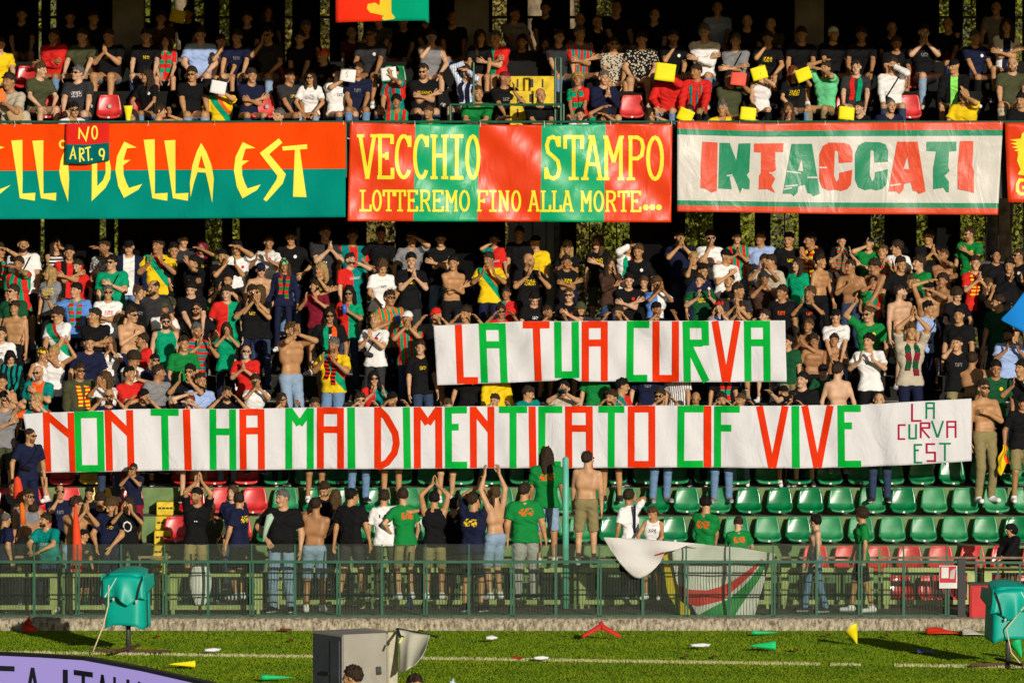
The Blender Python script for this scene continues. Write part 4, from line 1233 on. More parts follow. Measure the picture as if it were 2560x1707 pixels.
def slab(ink, ch, x0, x1, y0, y1, w, m):
    """typewriter capitals with slab serifs"""
    h, ww = y1-y0, x1-x0; X = lambda u: x0+u*ww; Yv = lambda v: y0+v*h; P = lambda *p: [(X(u),Yv(v)) for u, v in p]
    sw = w*.8
    F = lambda *p: ink.line(P(*p), w, m)
    S = lambda u, v, l=.2: ink.line(P((u-l,v),(u+l,v)), sw, m)
    E = lambda cx, cy, rx, ry, a0, a1, n=16: ink.line(arc(X(cx),Yv(cy),rx*ww,ry*h,a0,a1,n), w, m)
    e = w*.4/h; q = w*.5/ww
    if ch == 'V': F((.12,e),(.5,1)); F((.88,e),(.5,1)); S(.14,e); S(.86,e)
    elif ch == 'E': F((.18,e),(.18,1-e)); F((.0,e),(.92,e)); F((.92,0),(.92,.22)); F((0,1-e),(.95,1-e)); F((.95,1),(.95,.75)); F((.18,.48),(.6,.48)); F((.6,.4),(.6,.57))
    elif ch == 'F': F((.2,e),(.2,1-e)); F((0,e),(.95,e)); F((.95,0),(.95,.25)); F((.2,.5),(.65,.5)); F((.65,.4),(.65,.6)); S(.22,1-e,.24)
    elif ch == 'C': ink.line(arc(X(.52),Yv(.5),.46*ww,(.5-e)*h,-40,-320,20), w, m); F((.9,.03),(.9,.28))
    elif ch == 'H': F((.2,e),(.2,1-e)); F((.8,e),(.8,1-e)); F((.2,.47),(.8,.47)); [S(u,v) for u in (.2,.8) for v in (e,1-e)]
    elif ch == 'I': F((.5,e),(.5,1-e)); F((0,e),(1,e)); F((0,1-e),(1,1-e))
    elif ch == 'O': ink.line(arc(X(.5),Yv(.5),.5*ww-w/2,.5*h-w*.4,0,342,19), w, m, True)
    elif ch == 'S': ink.line(P((.82,.24),(.72,.08),(.5,.035),(.25,.07),(.13,.22),(.2,.38),(.5,.47),(.8,.58),(.9,.76),(.78,.92),(.5,.97),(.22,.92),(.1,.76)), w, m); F((.86,.02),(.86,.26)); F((.08,.98),(.08,.72))
    elif ch == 'T': F((.5,e),(.5,1-e)); F((0,e),(1,e)); F((.04,0),(.04,.3)); F((.96,0),(.96,.3)); S(.5,1-e,.27)
    elif ch == 'A': F((.45,e),(.12,1-e)); F((.5,0),(.86,1-e)); F((.3,.64),(.72,.64)); S(.12,1-e,.18); S(.86,1-e,.18); F((.28,e),(.55,e))
    elif ch == 'M': F((.15,e),(.15,1-e)); F((.85,e),(.85,1-e)); F((.15,.02),(.5,.6)); F((.85,.02),(.5,.6)); S(.12,e,.12); S(.88,e,.12); S(.15,1-e,.16); S(.85,1-e,.16)
    elif ch == 'P': F((.2,e),(.2,1-e)); ink.line(P((.05,.035),(.6,.035),(.86,.10),(.95,.26),(.86,.44),(.6,.51),(.2,.51)), w, m); S(.22,1-e,.25)
    elif ch == 'R': F((.2,e),(.2,1-e)); ink.line(P((.05,.035),(.6,.035),(.82,.10),(.88,.25),(.8,.42),(.6,.49),(.2,.49)), w, m); F((.5,.49),(.75,.7),(.88,1-e)); S(.2,1-e,.2); S(.92,1-e,.1)
    elif ch == 'L': F((.3,e),(.3,1-e)); S(.3,e,.25); F((.02,1-e),(.95,1-e)); F((.95,1),(.95,.68))
    elif ch == 'N': F((.18,e),(.18,1-e)); F((.82,e),(.82,1-e)); F((.18,.02),(.82,.98)); S(.14,e,.14); S(.82,e,.18); S(.18,1-e,.18)
m_paper = cloth_mat('white_paper', (.62,.62,.64), .75, .8, 1.6); m_pr = cloth_mat('red_paint', (.64,.028,.002), .6, .8, 1.6, var=.24); m_pg = cloth_mat('green_paint', (.0,.36,.035), .6, .8, 1.6, var=.24)
# -- the long white banner
topL = [(57,1035),(110,1031),(250,1026),(330,1022),(640,1021),(860,1017),(1700,1013),(1860,1014),(2150,1012),(2250,1005),(2428,996)]
botL = [(80,1181),(330,1177),(860,1172),(1700,1168),(2000,1170),(2130,1168),(2300,1160),(2430,1152)]
W1 = [(7.0,1.5,.018,.3),(15,4,.009,1.7),(2.2,.4,.04,.9),(4.3,-3.5,.014,2.2)]
Y1 = row_y(3)+.02
B1 = Banner(Y1, topL, botL, W1)
e1 = empty('long_banner', (0,Y1,row_z(3)))
o = B1.sheet(57, 2429, [(0,0)], m_paper, 'sheet', 400, 24, e1, lx=lambda v: 26*v); o.location = (0,-Y1,-row_z(3))
ink = Ink(B1); k86 = 860/2352
LT = [('N',292,510,1,14),('O',508,708,0,10),('N',715,910,1,12),('T',1030,1222,0,6),('I',1250,1300,1,12),('H',1433,1615,0,2),('A',1638,1808,1,4),('M',1952,2145,0,0),('A',2168,2352,1,0)]
L2 = [('I',50,102,0,4),('D',235,410,1,0),('I',430,478,0,8),('M',505,698,1,2),('E',718,868,0,2),('N',888,1055,1,2),('T',1088,1280,0,0),('I',1290,1338,1,6),('C',1358,1520,0,0),('A',1540,1728,1,2),('T',1768,1944,0,-2),('O',1968,2156,1,0),('C',2310,2496,0,-4)]
L3 = [('I',163,215,1,0),('F',235,408,0,0),('V',520,742,1,0),('I',762,815,0,4),('V',830,1052,1,0),('E',1078,1236,0,4)]
for lst, x00 in ((LT,0),(L2,850),(L3,1700)):
    for ch, a, b, c, sk in lst:
        xa, xb = x00+a*k86, x00+b*k86
        block(ink, ch, xa, xb, lerp_pts(topL,(xa+xb)/2)+1, lerp_pts(botL,(xa+xb)/2)-1, 17.0, c, sk*k86)
for ch, a, b, y0, y1, c in (('L',1580,1652,105,228,1),('A',1678,1742,95,210,0),('C',1488,1542,245,352,1),('U',1562,1620,245,348,0),('R',1640,1712,232,340,1),('V',1715,1805,222,335,0),('A',1820,1890,222,338,1),('E',1598,1655,380,512,0),('S',1680,1750,375,502,1),('T',1770,1850,372,495,0)):
    block(ink, ch, 1700+a*k86, 1700+b*k86, 970+y0*k86, 970+y1*k86, 4.6, c+2)
o = ink.build('lettering', [m_pg, m_pr, cloth_mat('dark_green_paint', (.0,.20,.08), .6, .8, 1.6), cloth_mat('dark_red_paint', (.36,.008,.045), .6, .8, 1.6)], e1); o.location = (0,-Y1,-row_z(3))
tag(e1, 'long white banner painted non ti ha mai dimenticato cif vive in red and green', 'banner')
# -- the shorter banner above it
k94 = 940/2352
topS = [(1084,814),(1200,809),(1300,803),(1960,801)]; botS = [(1090,963),(1300,955),(1385,951),(1400,945),(1425,945),(1440,953),(1700,955),(1966,954)]
Y2 = row_y(5)+.0; B2 = Banner(Y2, topS, botS, [(8,3,.02,2.1),(14,-6,.011,.4),(2.5,.8,.04,.2),(5,5,.014,1.1)])
e2 = empty('short_banner', (0,Y2,row_z(5)))
o = B2.sheet(1084, 1963, [(0,0)], m_paper, 'sheet', 180, 26, e2, lx=lambda v: 9*v, rx=lambda v: 4*v); o.location = (0,-Y2,-row_z(5))
ink = Ink(B2)
for ch, a, b, c, sk in (('L',193,325,1,14),('A',343,510,0,14),('T',618,785,1,14),('U',815,968,0,4),('A',988,1150,1,0),('C',1270,1410,0,-4),('U',1430,1595,1,0),('R',1618,1780,0,8),('V',1798,1982,1,0),('A',2002,2165,0,4)):
    xa, xb = 1060+a*k94, 1060+b*k94
    block(ink, ch, xa, xb, lerp_pts(topS,(xa+xb)/2)+1, lerp_pts(botS,(xa+xb)/2)-1, 17.5, c, sk*k94)
o = ink.build('lettering', [m_pg, m_pr], e2); o.location = (0,-Y2,-row_z(5))
tag(e2, 'shorter white banner painted la tua curva held up by the crowd', 'banner')
# -- cloth banner with the pointed yellow capitals
YB = 8.02; bz = at(1280,308,YB).z
WB = [(3.1,.9,.03,.6),(9,-4,.016,2.),(1.2,2.2,.03,1.4),(5,6,.010,.4)]
m_or = cloth_mat('orange_red_cloth', (.78,.058,.002), .8, .7, 1.0); m_te = cloth_mat('teal_cloth', (.0,.22,.175), .8, .7, 1.0); m_ye = cloth_mat('yellow_letter_cloth', (.80,.74,.08), .8, .5, 1.3)
c1 = 880/2352
B3 = Banner(YB, [(-60,312),(430,308),(866,306)], [(-60,548),(400,547),(866,543)], WB)
e3 = empty('hanging_banner', (0,YB,bz))
o = B3.sheet(-60, 864, [(0,0),(.49,1)], [m_or, m_te], 'cloth', 150, 40, e3); o.location = (0,-YB,-bz)
ink = Ink(B3); Q = lambda *p: [(x*c1, 290+y*c1) for x, y in p]
ink.poly(Q((-40,205),(0,203),(30,210),(0,221),(-40,220)), 0); ink.poly(Q((-40,500),(0,490),(70,462),(0,520),(-40,545)), 0)
for dx, dy in ((75,165),(215,167),(960,160),(1098,165)):
    ink.poly(Q((dx,dy),(dx+74,dy-4),(dx+74,520),(dx+160,514),(dx+157,567),(dx+57,550)), 0)
ink.line(Q(*[(420+20*math.cos(a),190+24*math.sin(a)) for a in np.linspace(0.2,6.0,14)]), 5, 0)
ink.poly(Q((432,228),(455,320),(462,420),(455,575),(428,500),(405,430),(395,370),(405,300)), 0)
ink.poly(Q((615,300),(650,300),(650,470),(688,430),(706,380),(705,300),(730,285),(742,350),(736,420),(705,480),(612,570)), 0)
for dx, dy in ((0,0),(793,3)):
    ink.poly([(x+dx*c1, y+dy*c1) for x, y in Q((830,172),(915,212),(848,217),(826,295),(872,294),(824,330),(826,390),(842,440),(862,482),(950,455),(925,492),(828,548),(790,470),(770,360),(782,270))], 0)
ink.poly(Q((1345,180),(1380,240),(1415,330),(1430,420),(1418,580),(1396,470),(1375,380),(1320,376),(1298,440),(1272,545),(1268,450),(1285,330),(1315,240)), 0, [Q((1345,262),(1325,346),(1372,352))])
ink.line(Q((1875,165),(1768,252),(1882,395),(1868,440),(1770,565)), [14,17,19,18,9], 0)
ink.poly(Q((1885,205),(2052,190),(2052,222),(1890,232)), 0); ink.poly(Q((1970,226),(2003,224),(2048,543),(1958,540)), 0)
o = ink.build('lettering', [m_ye], e3); o.location = (0,-YB,-bz)
tag(e3, 'red over teal cloth banner with pointed yellow capitals spelling della est', 'banner')
# -- the little banner pinned over it
B4 = Banner(YB-.105, [(164,309),(274,308)], [(164,409),(220,411),(270,402)], [(14,3,.006,.5),(4,2,.012,1)])
e4 = empty('small_banner', (at(218,310,YB-.105).x,YB-.105,bz)); L4 = (-e4.location.x,-(YB-.105),-bz)
o = B4.sheet(164, 273, [(0,0),(.52,1)], [cloth_mat('dark_red_cloth', (.62,.02,.012), .8, .4, 2), cloth_mat('dark_teal_cloth', (.0,.11,.11), .8, .4, 2)], 'cloth', 14, 12, e4); o.location = L4
ink = Ink(B4)
ink.line(Q((528,155),(531,88),(574,160),(592,72)), 4.2, 0); ink.line(arc(632*c1,290+112*c1,17*c1,42*c1,0,342,17), 4, 0, True)
ink.line(Q((468,290),(490,212),(506,290)), 4, 0); ink.line(Q((474,262),(503,260)), 3, 0)
ink.line(Q((535,308),(533,218),(556,222),(560,245),(536,262),(564,300)), 4, 0)
ink.line(Q((568,218),(606,208)), 4, 0); ink.line(Q((588,218),(592,300)), 4, 0); ink.dot(613*c1, 290+290*c1, 2.4, 0)
ink.line(arc(680*c1,290+245*c1,16*c1,24*c1,0,340,13), 4, 0, True); ink.line(Q((697,245),(688,296)), 4, 0)
o = ink.build('lettering', [m_ye], e4); o.location = L4
tag(e4, 'small red and teal banner reading no art. 9 pinned over the pointed lettering', 'banner')
# -- glossy striped vinyl banner
c2 = 840/2352
WV = [(5,4,.018,.3),(11,-8,.010,1.2),(2.3,1.1,.03,.7),(7,9,.008,.2)]
m_vr = cloth_mat('red_vinyl', (.70,.045,.006), .38, .5, 1.2, .35); m_vg = cloth_mat('green_vinyl', (.002,.36,.15), .38, .5, 1.2, .35); m_vy = cloth_mat('yellow_vinyl', (.84,.74,.04), .38, .5, 1.2, .35)
B5 = Banner(YB+.005, [(877,306),(1030,311),(1200,312),(1360,313),(1520,310),(1682,310)], [(869,553),(1300,554),(1678,556)], WV)
e5 = empty('hanging_banner', (at(1280,310,YB).x,YB,bz)); L5 = (-e5.location.x,-YB,-bz)
o = B5.sheet(875, 1681, [(0,0),(.203,1),(.401,0),(.595,1),(.793,0)], [m_vr, m_vg], 'vinyl', 150, 44, e5, by='u', lx=lambda v: -6*v, rx=lambda v: -3*v); o.location = L5
ink = Ink(B5); xx = lambda a: 860+a*c2; yy = lambda a: 290+a*c2
for ch, a, b in (('V',98,228),('E',232,345),('C',362,470),('C',490,590),('H',605,730),('I',742,836),('O',848,955),('S',1405,1520),('T',1542,1672),('A',1668,1815),('M',1814,1960),('P',1982,2100),('O',2115,2240)):
    slab(ink, ch, xx(a), xx(b), yy(128+.006*a), yy(440+.006*a), 9.5, 0)
for ch, a, b in (('L',105,190),('O',195,265),('T',275,350),('T',354,430),('E',442,515),('R',528,605),('E',618,695),('M',708,795),('O',805,882),('F',930,1005),('I',1016,1068),('N',1080,1158),('O',1170,1240),('A',1290,1368),('L',1372,1445),('L',1450,1520),('A',1525,1605),('M',1655,1735),('O',1745,1820),('R',1828,1905),('T',1920,1995),('E',2005,2078)):
    slab(ink, ch, xx(a), xx(b), yy(517+.004*a), yy(668+.002*a), 6.0, 0)
for a in (2112,2158,2204): ink.dot(xx(a), yy(640), 7.5, 0)
o = ink.build('lettering', [m_vy], e5); o.location = L5
tag(e5, 'glossy red and green striped banner reading vecchio stampo lotteremo fino alla morte', 'banner')
# -- white banner with the broken block capitals
m_wv = cloth_mat('white_vinyl', (.56,.54,.49), .4, .6, 1.4, .4); m_ir = cloth_mat('red_ink', (.66,.065,.02), .4, .6, 1.4, .4); m_ig = cloth_mat('green_ink', (.0,.22,.10), .4, .6, 1.4, .4)
B6 = Banner(YB-.005, [(1693,303),(1900,309),(2100,307),(2510,305)], [(1691,529),(2100,535),(2496,537)], [(4,2.5,.014,1.9),(10,-5,.007,.1),(2,-2,.026,.4)])
e6 = empty('hanging_banner', (at(2100,310,YB).x,YB,bz)); L6 = (-e6.location.x,-YB,-bz)
o = B6.sheet(1693, 2508, [(0,1),(.085,2),(.15,0),(.875,2),(.93,1)], [m_wv, m_ir, m_ig], 'vinyl', 140, 44, e6, rx=lambda v: -13*v); o.location = L6
ink = Ink(B6); Q = lambda *p: [(1680+x*c1, 290+y*c1) for x, y in p]
ink.poly(Q((203,172),(305,178),(300,500),(265,512),(230,490),(190,480),(192,320)), 0)
ink.poly(Q((318,180),(385,180),(430,300),(445,185),(525,183),(516,375),(500,395),(520,430),(518,490),(490,490),(470,480),(455,520),(440,470),(410,400),(385,405),(400,490),(310,485)), 1)
ink.poly(Q((548,185),(745,183),(742,243),(690,240),(692,330),(696,360),(665,385),(690,420),(665,470),(690,515),(640,490),(580,492),(582,400),(595,380),(595,245),(548,243)), 0)
for dx, dy, c in ((0,0,1),(705,-15,0)):
    ink.poly([(x+dx*c1, y+dy*c1) for x, y in Q((800,187),(935,187),(990,520),(945,537),(930,520),(905,515),(890,460),(845,470),(840,510),(815,537),(795,520),(740,520))], c, [[(x+dx*c1, y+dy*c1) for x, y in Q((868,285),(842,368),(880,370))]])
for dx, dy, c in ((0,0,0),(238,-4,1)):
    ink.poly([(x+dx*c1, y+dy*c1) for x, y in Q((1010,200),(1050,178),(1150,180),(1190,195),(1207,240),(1205,310),(1115,315),(1112,240),(1098,230),(1088,240),(1082,400),(1100,442),(1116,420),(1118,380),(1205,360),(1195,460),(1170,490),(1130,502),(1090,492),(1050,500),(1005,480),(985,430),(985,260))], c)
ink.poly(Q((1700,172),(1900,172),(1900,235),(1850,238),(1845,340),(1855,370),(1820,400),(1850,440),(1850,510),(1835,510),(1815,480),(1745,490),(1745,350),(1765,238),(1700,232)), 1)
ink.poly(Q((1925,168),(2015,168),(2008,330),(2018,370),(2018,515),(1985,505),(1910,490),(1910,330)), 0)
for p in (((765,370),(862,382)),((905,411),(975,411)),((983,345),(1036,345)),((1222,345),(1272,345)),((1468,370),(1570,372)),((1612,411),(1684,408)),((1820,381),(1852,378)),((1962,350),(2012,355)),((755,470),(842,462)),((1455,465),(1530,455)),((365,400),(405,395)),((650,380),(695,385)),((745,490),(800,480))):
    ink.line(Q(*p), 3.4, 2)
o = ink.build('lettering', [m_ir, m_ig, m_wv], e6); o.location = L6
tag(e6, 'white banner with broken red and green block capitals spelling intaccati', 'banner')
# -- the red banner cut by the right edge, yellow winged emblem
B7 = Banner(YB, [(2513,308),(2760,306)], [(2521,506),(2760,508)], WV)
e7 = empty('hanging_banner', (at(2620,310,YB).x,YB,bz)); L7 = (-e7.location.x,-YB,-bz)
o = B7.sheet(2512, 2760, [(0,0)], [m_vr], 'vinyl', 24, 20, e7, lx=lambda v: 8*v); o.location = L7
ink = Ink(B7)
for i, (x, y) in enumerate(((2258,160),(2262,185),(2270,210),(2285,232),(2305,250))): ink.poly(Q((x,y),(2345,150+18*i),(2380,190+10*i),(2340,185+20*i)), 0)
ink.poly(Q((2335,120),(2360,100),(2390,130),(2400,300),(2360,400),(2310,390),(2330,360),(2305,300)), 0)
ink.line(Q((2365,432),(2325,428),(2308,460),(2308,500),(2330,522),(2365,520),(2365,480),(2340,478)), 8, 0); ink.poly(Q((2385,430),(2410,428),(2430,520),(2370,522)), 0)
ink.line(arc(1680+2450*c1, 290+320*c1, 40, 50, 0, 340, 16), 8, 0, True)
o = ink.build('emblem', [m_vy], e7); o.location = L7
tag(e7, 'red banner with yellow winged emblem cut off at the right edge', 'banner')
# -- flag under the roof edge
YF = 6.05
B8 = Banner(YF, [(836,-70),(1075,-72)], [(843,57),(960,53),(1066,52),(1071,59)], [(6,2,.02,.2),(3,-1,.03,1)])
e8 = empty('hanging_flag', (at(955,-70,YF).x,YF,at(955,-70,YF).z)); L8 = tuple(-v for v in e8.location)
o = B8.sheet(839, 1072, [(0,0),(.50,1)], [cloth_mat('red_flag_cloth', (.78,.03,.008), .8, .3, 2), cloth_mat('green_flag_cloth', (.0,.30,.16), .8, .3, 2)], 'cloth', 24, 14, e8, by='u'); o.location = L8
ink = Ink(B8); f3 = 860/2352; Q = lambda *p: [(850+x*f3, y*f3) for x, y in p]
ink.poly(Q((190,30),(240,20),(270,40),(280,-60),(350,-60),(352,90),(375,120),(372,132),(300,142),(285,128),(300,110),(260,100),(205,88),(184,60)), 0)
o = ink.build('emblem', [cloth_mat('ochre_cloth', (.72,.50,.03), .8, .3, 2)], e8); o.location = L8
for q in (0,1):
    b = MB(); p = at((842,1070)[q], -70, YF); b.tube([p, (p.x,p.y,10.125)], .008, 5); o = b.build('cord', m_dark, e8); o.location = L8
tag(e8, 'red and green flag with yellow figure hanging under the roof edge', 'flag')
# -- cable ties and edge ropes of the hanging banners
m_tie = plain('white_cord', (.6,.58,.5), .8, .1)
for e_, L_, B_, xs in ((e3,(0,-YB,-bz),B3,(36,196,370,536,702,858)),(e5,L5,B5,(880,1036,1200,1360,1525,1678)),(e6,L6,B6,(1697,1770,1848,1944,2062,2260,2424,2500))):
    for x in xs:
        b = MB(); t = lerp_pts(B_.top, x); p = B_.S(x, t+6, .01); q = at(x, 303, 8.08); b.tube([p, (p+q)/2+Vector((.01,-.03,0)), q], .007, 5); o = b.build('tie', m_tie, e_); o.location = L_
# ---------------------------------------------------------------- things on and in front of the fence
def pm(name, c, rough=.6, spec=.25, var=.12, sc=6): return cached(('pm',name), lambda: plain(name, c, rough, spec, var, sc))
m_tarp = plain('teal_tarp', (.0,.35,.27), .45, .35, .10, 3, bump=.25); m_rope = plain('cream_rope', (.62,.52,.30), .9, .1)
m_steel = plain('dark_steel', (.05,.05,.045), .5, .4, .3, 20)
def covered_device(px, py, label, mir, pts_rope):
    """a pitchside camera under a fitted tarpaulin, on a pole with a cross foot"""
    b = at_z(px, py, 0.0); e = empty('covered_camera', b); e.rotation_euler = (0,0,math.radians(-14*mir))
    zb, zt = at(px, py-70, b.y).z, at(px, py-214, b.y).z
    m = MB()
    m.tube([(0,0,.02),(0,0,zb+.1)], .036, 10); m.build('pole', m_steel, e, True)
    m = MB(); m.box(-.58,.66,-.03,.03,.03,.07,bev=.01); m.box(-.03,.03,-.75,.55,.072,.11,bev=.01); m.build('foot', plain('rusty_foot', (.09,.05,.03), .8, .2, .3, 9), e)
    H = zt-zb
    def sk(u, v):    # skirt: a loose rounded box, flaring at the hem
        a = 2*math.pi*u; ca, sa = math.cos(a), math.sin(a); p = .42
        x = abs(ca)**p*math.copysign(1,ca); y = abs(sa)**p*math.copysign(1,sa)
        fl = 1+.07*(1-v)+.025*math.sin(5*a+2)*(1-v)
        return (x*.285*fl*(1-.10*max(0,v-.8)/.2), y*.26*fl, zb+.03*math.sin(3*a)*(1-v)+H*.93*v)
    m = MB(); m.grid(sk, 48, 16); m.face([sk(i/48,1) for i in range(48)]); m.build('cover_skirt', m_tarp, e, True, solid=.006)
    # hood with a pointed front flap
    def hd(u, v):
        a = math.pi*(u*1.0)   # round the front from left to right
        if v < .45:
            t = v/.45; x = (u-.5)*2; top = zt+.02-.05*abs(x)**2.5-.03*t
            return (x*(.24+.08*t), .27-.62*t*(1-.12*x*x), top-.10*t*t)
        t = (v-.45)/.55; x = (u-.5)*2
        hem = .30+.13*max(0,1-abs(x-.25*mir)*2.2)-.02*abs(x)
        y = -.35+.04*x*x*(1+t)-.035*math.cos(x*7)*t*(abs(x) < .9)
        return (x*(.32+.03*t)+.02*t*mir, y-.05*t*(1-abs(x)), zt-.11-.05*abs(x)**2.5-hem*t)
    m = MB(); m.grid(hd, 32, 24); hood_ = m.build('hood', m_tarp, e, True, solid=.006)
    for s_ in (-1,1):
        m = MB(); m.grid(lambda u, v: (s_*(.32+.02*v), -.31+.58*u, zt-.08-(.33*v)*(1-.5*u)), 8, 6); m.build('hood_side', m_tarp, e, True, solid=.006)
    def strap(a, c, mat, w=.016):
        q = [hd(a[0]+(c[0]-a[0])*t, a[1]+(c[1]-a[1])*t) for t in np.linspace(0,1,9)]
        m = MB(); m.tube([(x,y-.008,z) for x,y,z in q], w, 6); m.build('strap', mat, hood_)
    strap((.98 if mir > 0 else .02, .40), (.80 if mir > 0 else .22, .98), m_dark, .019); strap((.02 if mir > 0 else .98, .42), (.02 if mir > 0 else .98, .97), m_dark, .016)
    strap((.38 if mir > 0 else .62, .47), (.10 if mir > 0 else .9, .97), pm('pale_tape', (.45,.7,.62)), .010)
    for u in (.30,.80):
        q = hd(u,.99); m = MB(); m.tube([(q[0],q[1]-.02,q[2]-.02),(q[0],q[1]-.035,q[2]-.05)], .018, 8); m.build('buckle', pm('pale_buckle', (.5,.5,.42)), hood_)
    q = [Vector((-.2*mir if k == 0 else x, y, z)) for k, (x, y, z) in enumerate(pts_rope)]
    m = MB(); m.tube(q, .011, 6); m.build('rope', m_rope, e, True)
    return tag(e, label, 'covered camera')
covered_device(321, 1634, 'teal tarpaulin covered device on a pole at the left, straight rope to the ground', 1, [(0,-.34,1.05),(-.2,-.36,.75),(-.27,-.38,.45),(-.42,-.42,.06)])
covered_device(2520, 1668, 'teal tarpaulin covered device at the right edge, looping cream rope', -1, [(-.13,-.36,1.0),(-.15,-.38,.6),(-.08,-.4,.25),(.1,-.42,.04),(.3,-.43,.05),(.55,-.45,.02)])
# -- LED perimeter board, bending away to the right
def led_mat():
    m, t, b = nodes_of('led_screen', .5, .2); N, L = t.nodes, t.links
    tc = N.new('ShaderNodeTexCoord'); sp = N.new('ShaderNodeSeparateXYZ'); L.new(tc.outputs['UV'], sp.inputs[0])
    wv = N.new('ShaderNodeTexWave'); wv.inputs['Scale'].default_value = 20; wv.bands_direction = 'X'; L.new(tc.outputs['UV'], wv.inputs['Vector'])
    r = N.new('ShaderNodeValToRGB'); r.color_ramp.elements[0].color = (.24,.16,.60,1); r.color_ramp.elements[1].color = (.62,.50,.95,1)
    ad = N.new('ShaderNodeMath'); ad.operation = 'MULTIPLY_ADD'; ad.inputs[1].default_value = .35; ad.inputs[2].default_value = .45; L.new(wv.outputs[1], ad.inputs[0])
    L.new(ad.outputs[0], r.inputs[0]); b.inputs['Base Color'].default_value = (.02,.02,.03,1); L.new(r.outputs[0], b.inputs['Emission Color']); b.inputs['Emission Strength'].default_value = .9
    return m
lp = [at_z(x, y, 1.0) for x, y in ((-60,1628),(0,1629.5),(100,1634),(208,1641),(354,1668),(500,1701),(640,1735))]
eb = empty('led_board', (lp[1].x, lp[1].y, 0)); off_ = -Vector((lp[1].x, lp[1].y, 0))
m = MB(); fr = MB()
for p, q in zip(lp, lp[1:]):
    m.face([(p.x,p.y,.06),(q.x,q.y,.06),(q.x,q.y,.955),(p.x,p.y,.955)])
    d = Vector((-(q.y-p.y), q.x-p.x, 0)).normalized()*.12; f = -d*.05
    for z0, z1 in ((.955,1.0),(0,.06)):
        A, B = p+f, q+f; Cc, D = q+d, p+d
        fr.face([(A.x,A.y,z0),(B.x,B.y,z0),(B.x,B.y,z1),(A.x,A.y,z1)]); fr.face([(A.x,A.y,z1),(B.x,B.y,z1),(Cc.x,Cc.y,z1),(D.x,D.y,z1)])
    fr.face([(q.x+d.x,q.y+d.y,0),(p.x+d.x,p.y+d.y,0),(p.x+d.x,p.y+d.y,1),(q.x+d.x,q.y+d.y,1)])
o = m.build('screen', led_mat(), eb); o.location = off_
uv = o.data.uv_layers.new(name='UV'); acc = 0
for i, pl in enumerate(o.data.polygons):
    l = (lp[i+1]-lp[i]).length
    for li, (uu, vv) in zip(pl.loop_indices, ((acc,0),(acc+l,0),(acc+l,1),(acc,1))): uv.data[li].uv = (uu, vv)
    acc += l
o = fr.build('casing', m_dark, eb); o.location = off_
def on_board(px):
    xs = (-60,0,100,208,354,500,640)
    for i in range(6):
        if px <= xs[i+1]:
            a, b = lp[i], lp[i+1]
            # where the sight line through px meets this stretch
            t0, t1 = 0, 1
            for _ in range(30):
                tm = (t0+t1)/2; q = a.lerp(b, tm)
                if 1280+q.x/((q.y-CAM_Y)*36/LENS/PXW) < px: t0 = tm
                else: t1 = tm
            return a.lerp(b, t0)
    return lp[-1]
def board_letter(strokes, x0, x1, w, zt=.82, zb=.26):
    for (a, b) in strokes:
        P = [on_board(x0+(x1-x0)*u) for u, _ in (a, b)]; Z = [zt+(zb-zt)*v for _, v in (a, b)]
        vert = abs(a[1]-b[1]) > abs(a[0]-b[0])*1.5
        off = Vector((-.012,-.02,0))
        if vert:
            h = [on_board(x0+(x1-x0)*u-w/2) for u, _ in (a,b)]; g_ = [on_board(x0+(x1-x0)*u+w/2) for u, _ in (a,b)]
            ml_.face([(h[0]+off)[:2]+(Z[0],),(h[1]+off)[:2]+(Z[1],),(g_[1]+off)[:2]+(Z[1],),(g_[0]+off)[:2]+(Z[0],)])
        else:
            ml_.face([(P[0]+off)[:2]+(Z[0]+.035,),(P[0]+off)[:2]+(Z[0]-.035,),(P[1]+off)[:2]+(Z[1]-.035,),(P[1]+off)[:2]+(Z[1]+.035,)])
ml_ = MB()
Vv = ((0.5,0),(0.5,1))
board_letter([((0,.05),(1,.05))], -30, 36, 9); board_letter([Vv], -12, 2, 9)
board_letter([((.5,0),(0,1)),((.5,0),(1,1)),((.2,.66),(.8,.66))], 62, 100, 9)
board_letter([Vv], 156, 170, 13)
board_letter([((0,.05),(1,.05)),Vv], 184, 232, 9)
board_letter([((.5,0),(0,1)),((.5,0),(1,1)),((.2,.66),(.8,.66))], 240, 272, 7)
board_letter([((0.1,0),(0.1,1)),((0,.95),(1,.95))], 284, 308, 7)
board_letter([Vv], 314, 326, 8)
board_letter([((.5,0),(0,1)),((.5,0),(1,1)),((.2,.66),(.8,.66))], 334, 362, 6)
o = ml_.build('lettering', pm('led_off', (.01,.01,.02)), eb); o.location = off_
tag(eb, 'lavender led advertising board with dark italia lettering at the lower left', 'advertising board')
# -- grey equipment cabinet
A = at(857, 1586, -25); e = empty('equipment_cabinet', (A.x, A.y, 0)); ph = math.radians(30); e.rotation_euler = (0,0,ph); Wd, Dp, Hh = .75, .76, A.z
m_cab = plain('grey_beige_metal', (.32,.30,.25), .5, .35, .10, 3); m_cab2 = plain('pale_trim', (.46,.42,.31), .5, .35)
m = MB(); m.box(0,Wd-.14,0,Dp,.02,Hh,bev=.012); m.build('body', m_cab, e)
m = MB(); m.box(Wd-.139,Wd,-.018,Dp,.02,Hh+.004,bev=.012); m.build('door_frame', m_cab2, e)
m = MB(); m.box(.03,Wd-.17,-.012,-.0005,.06,Hh-.42,bev=.005); pan_ = m.build('panel', plain('panel_metal', (.31,.29,.24), .55, .3), e)
for x in (.22,.48):
    m = MB(); m.box(x-.035,x+.035,-.03,-.0125,Hh-.50,Hh-.40,bev=.006); m.box(x-.015,x+.03,-.045,-.0305,Hh-.49,Hh-.455); m.build('latch', m_steel, pan_)
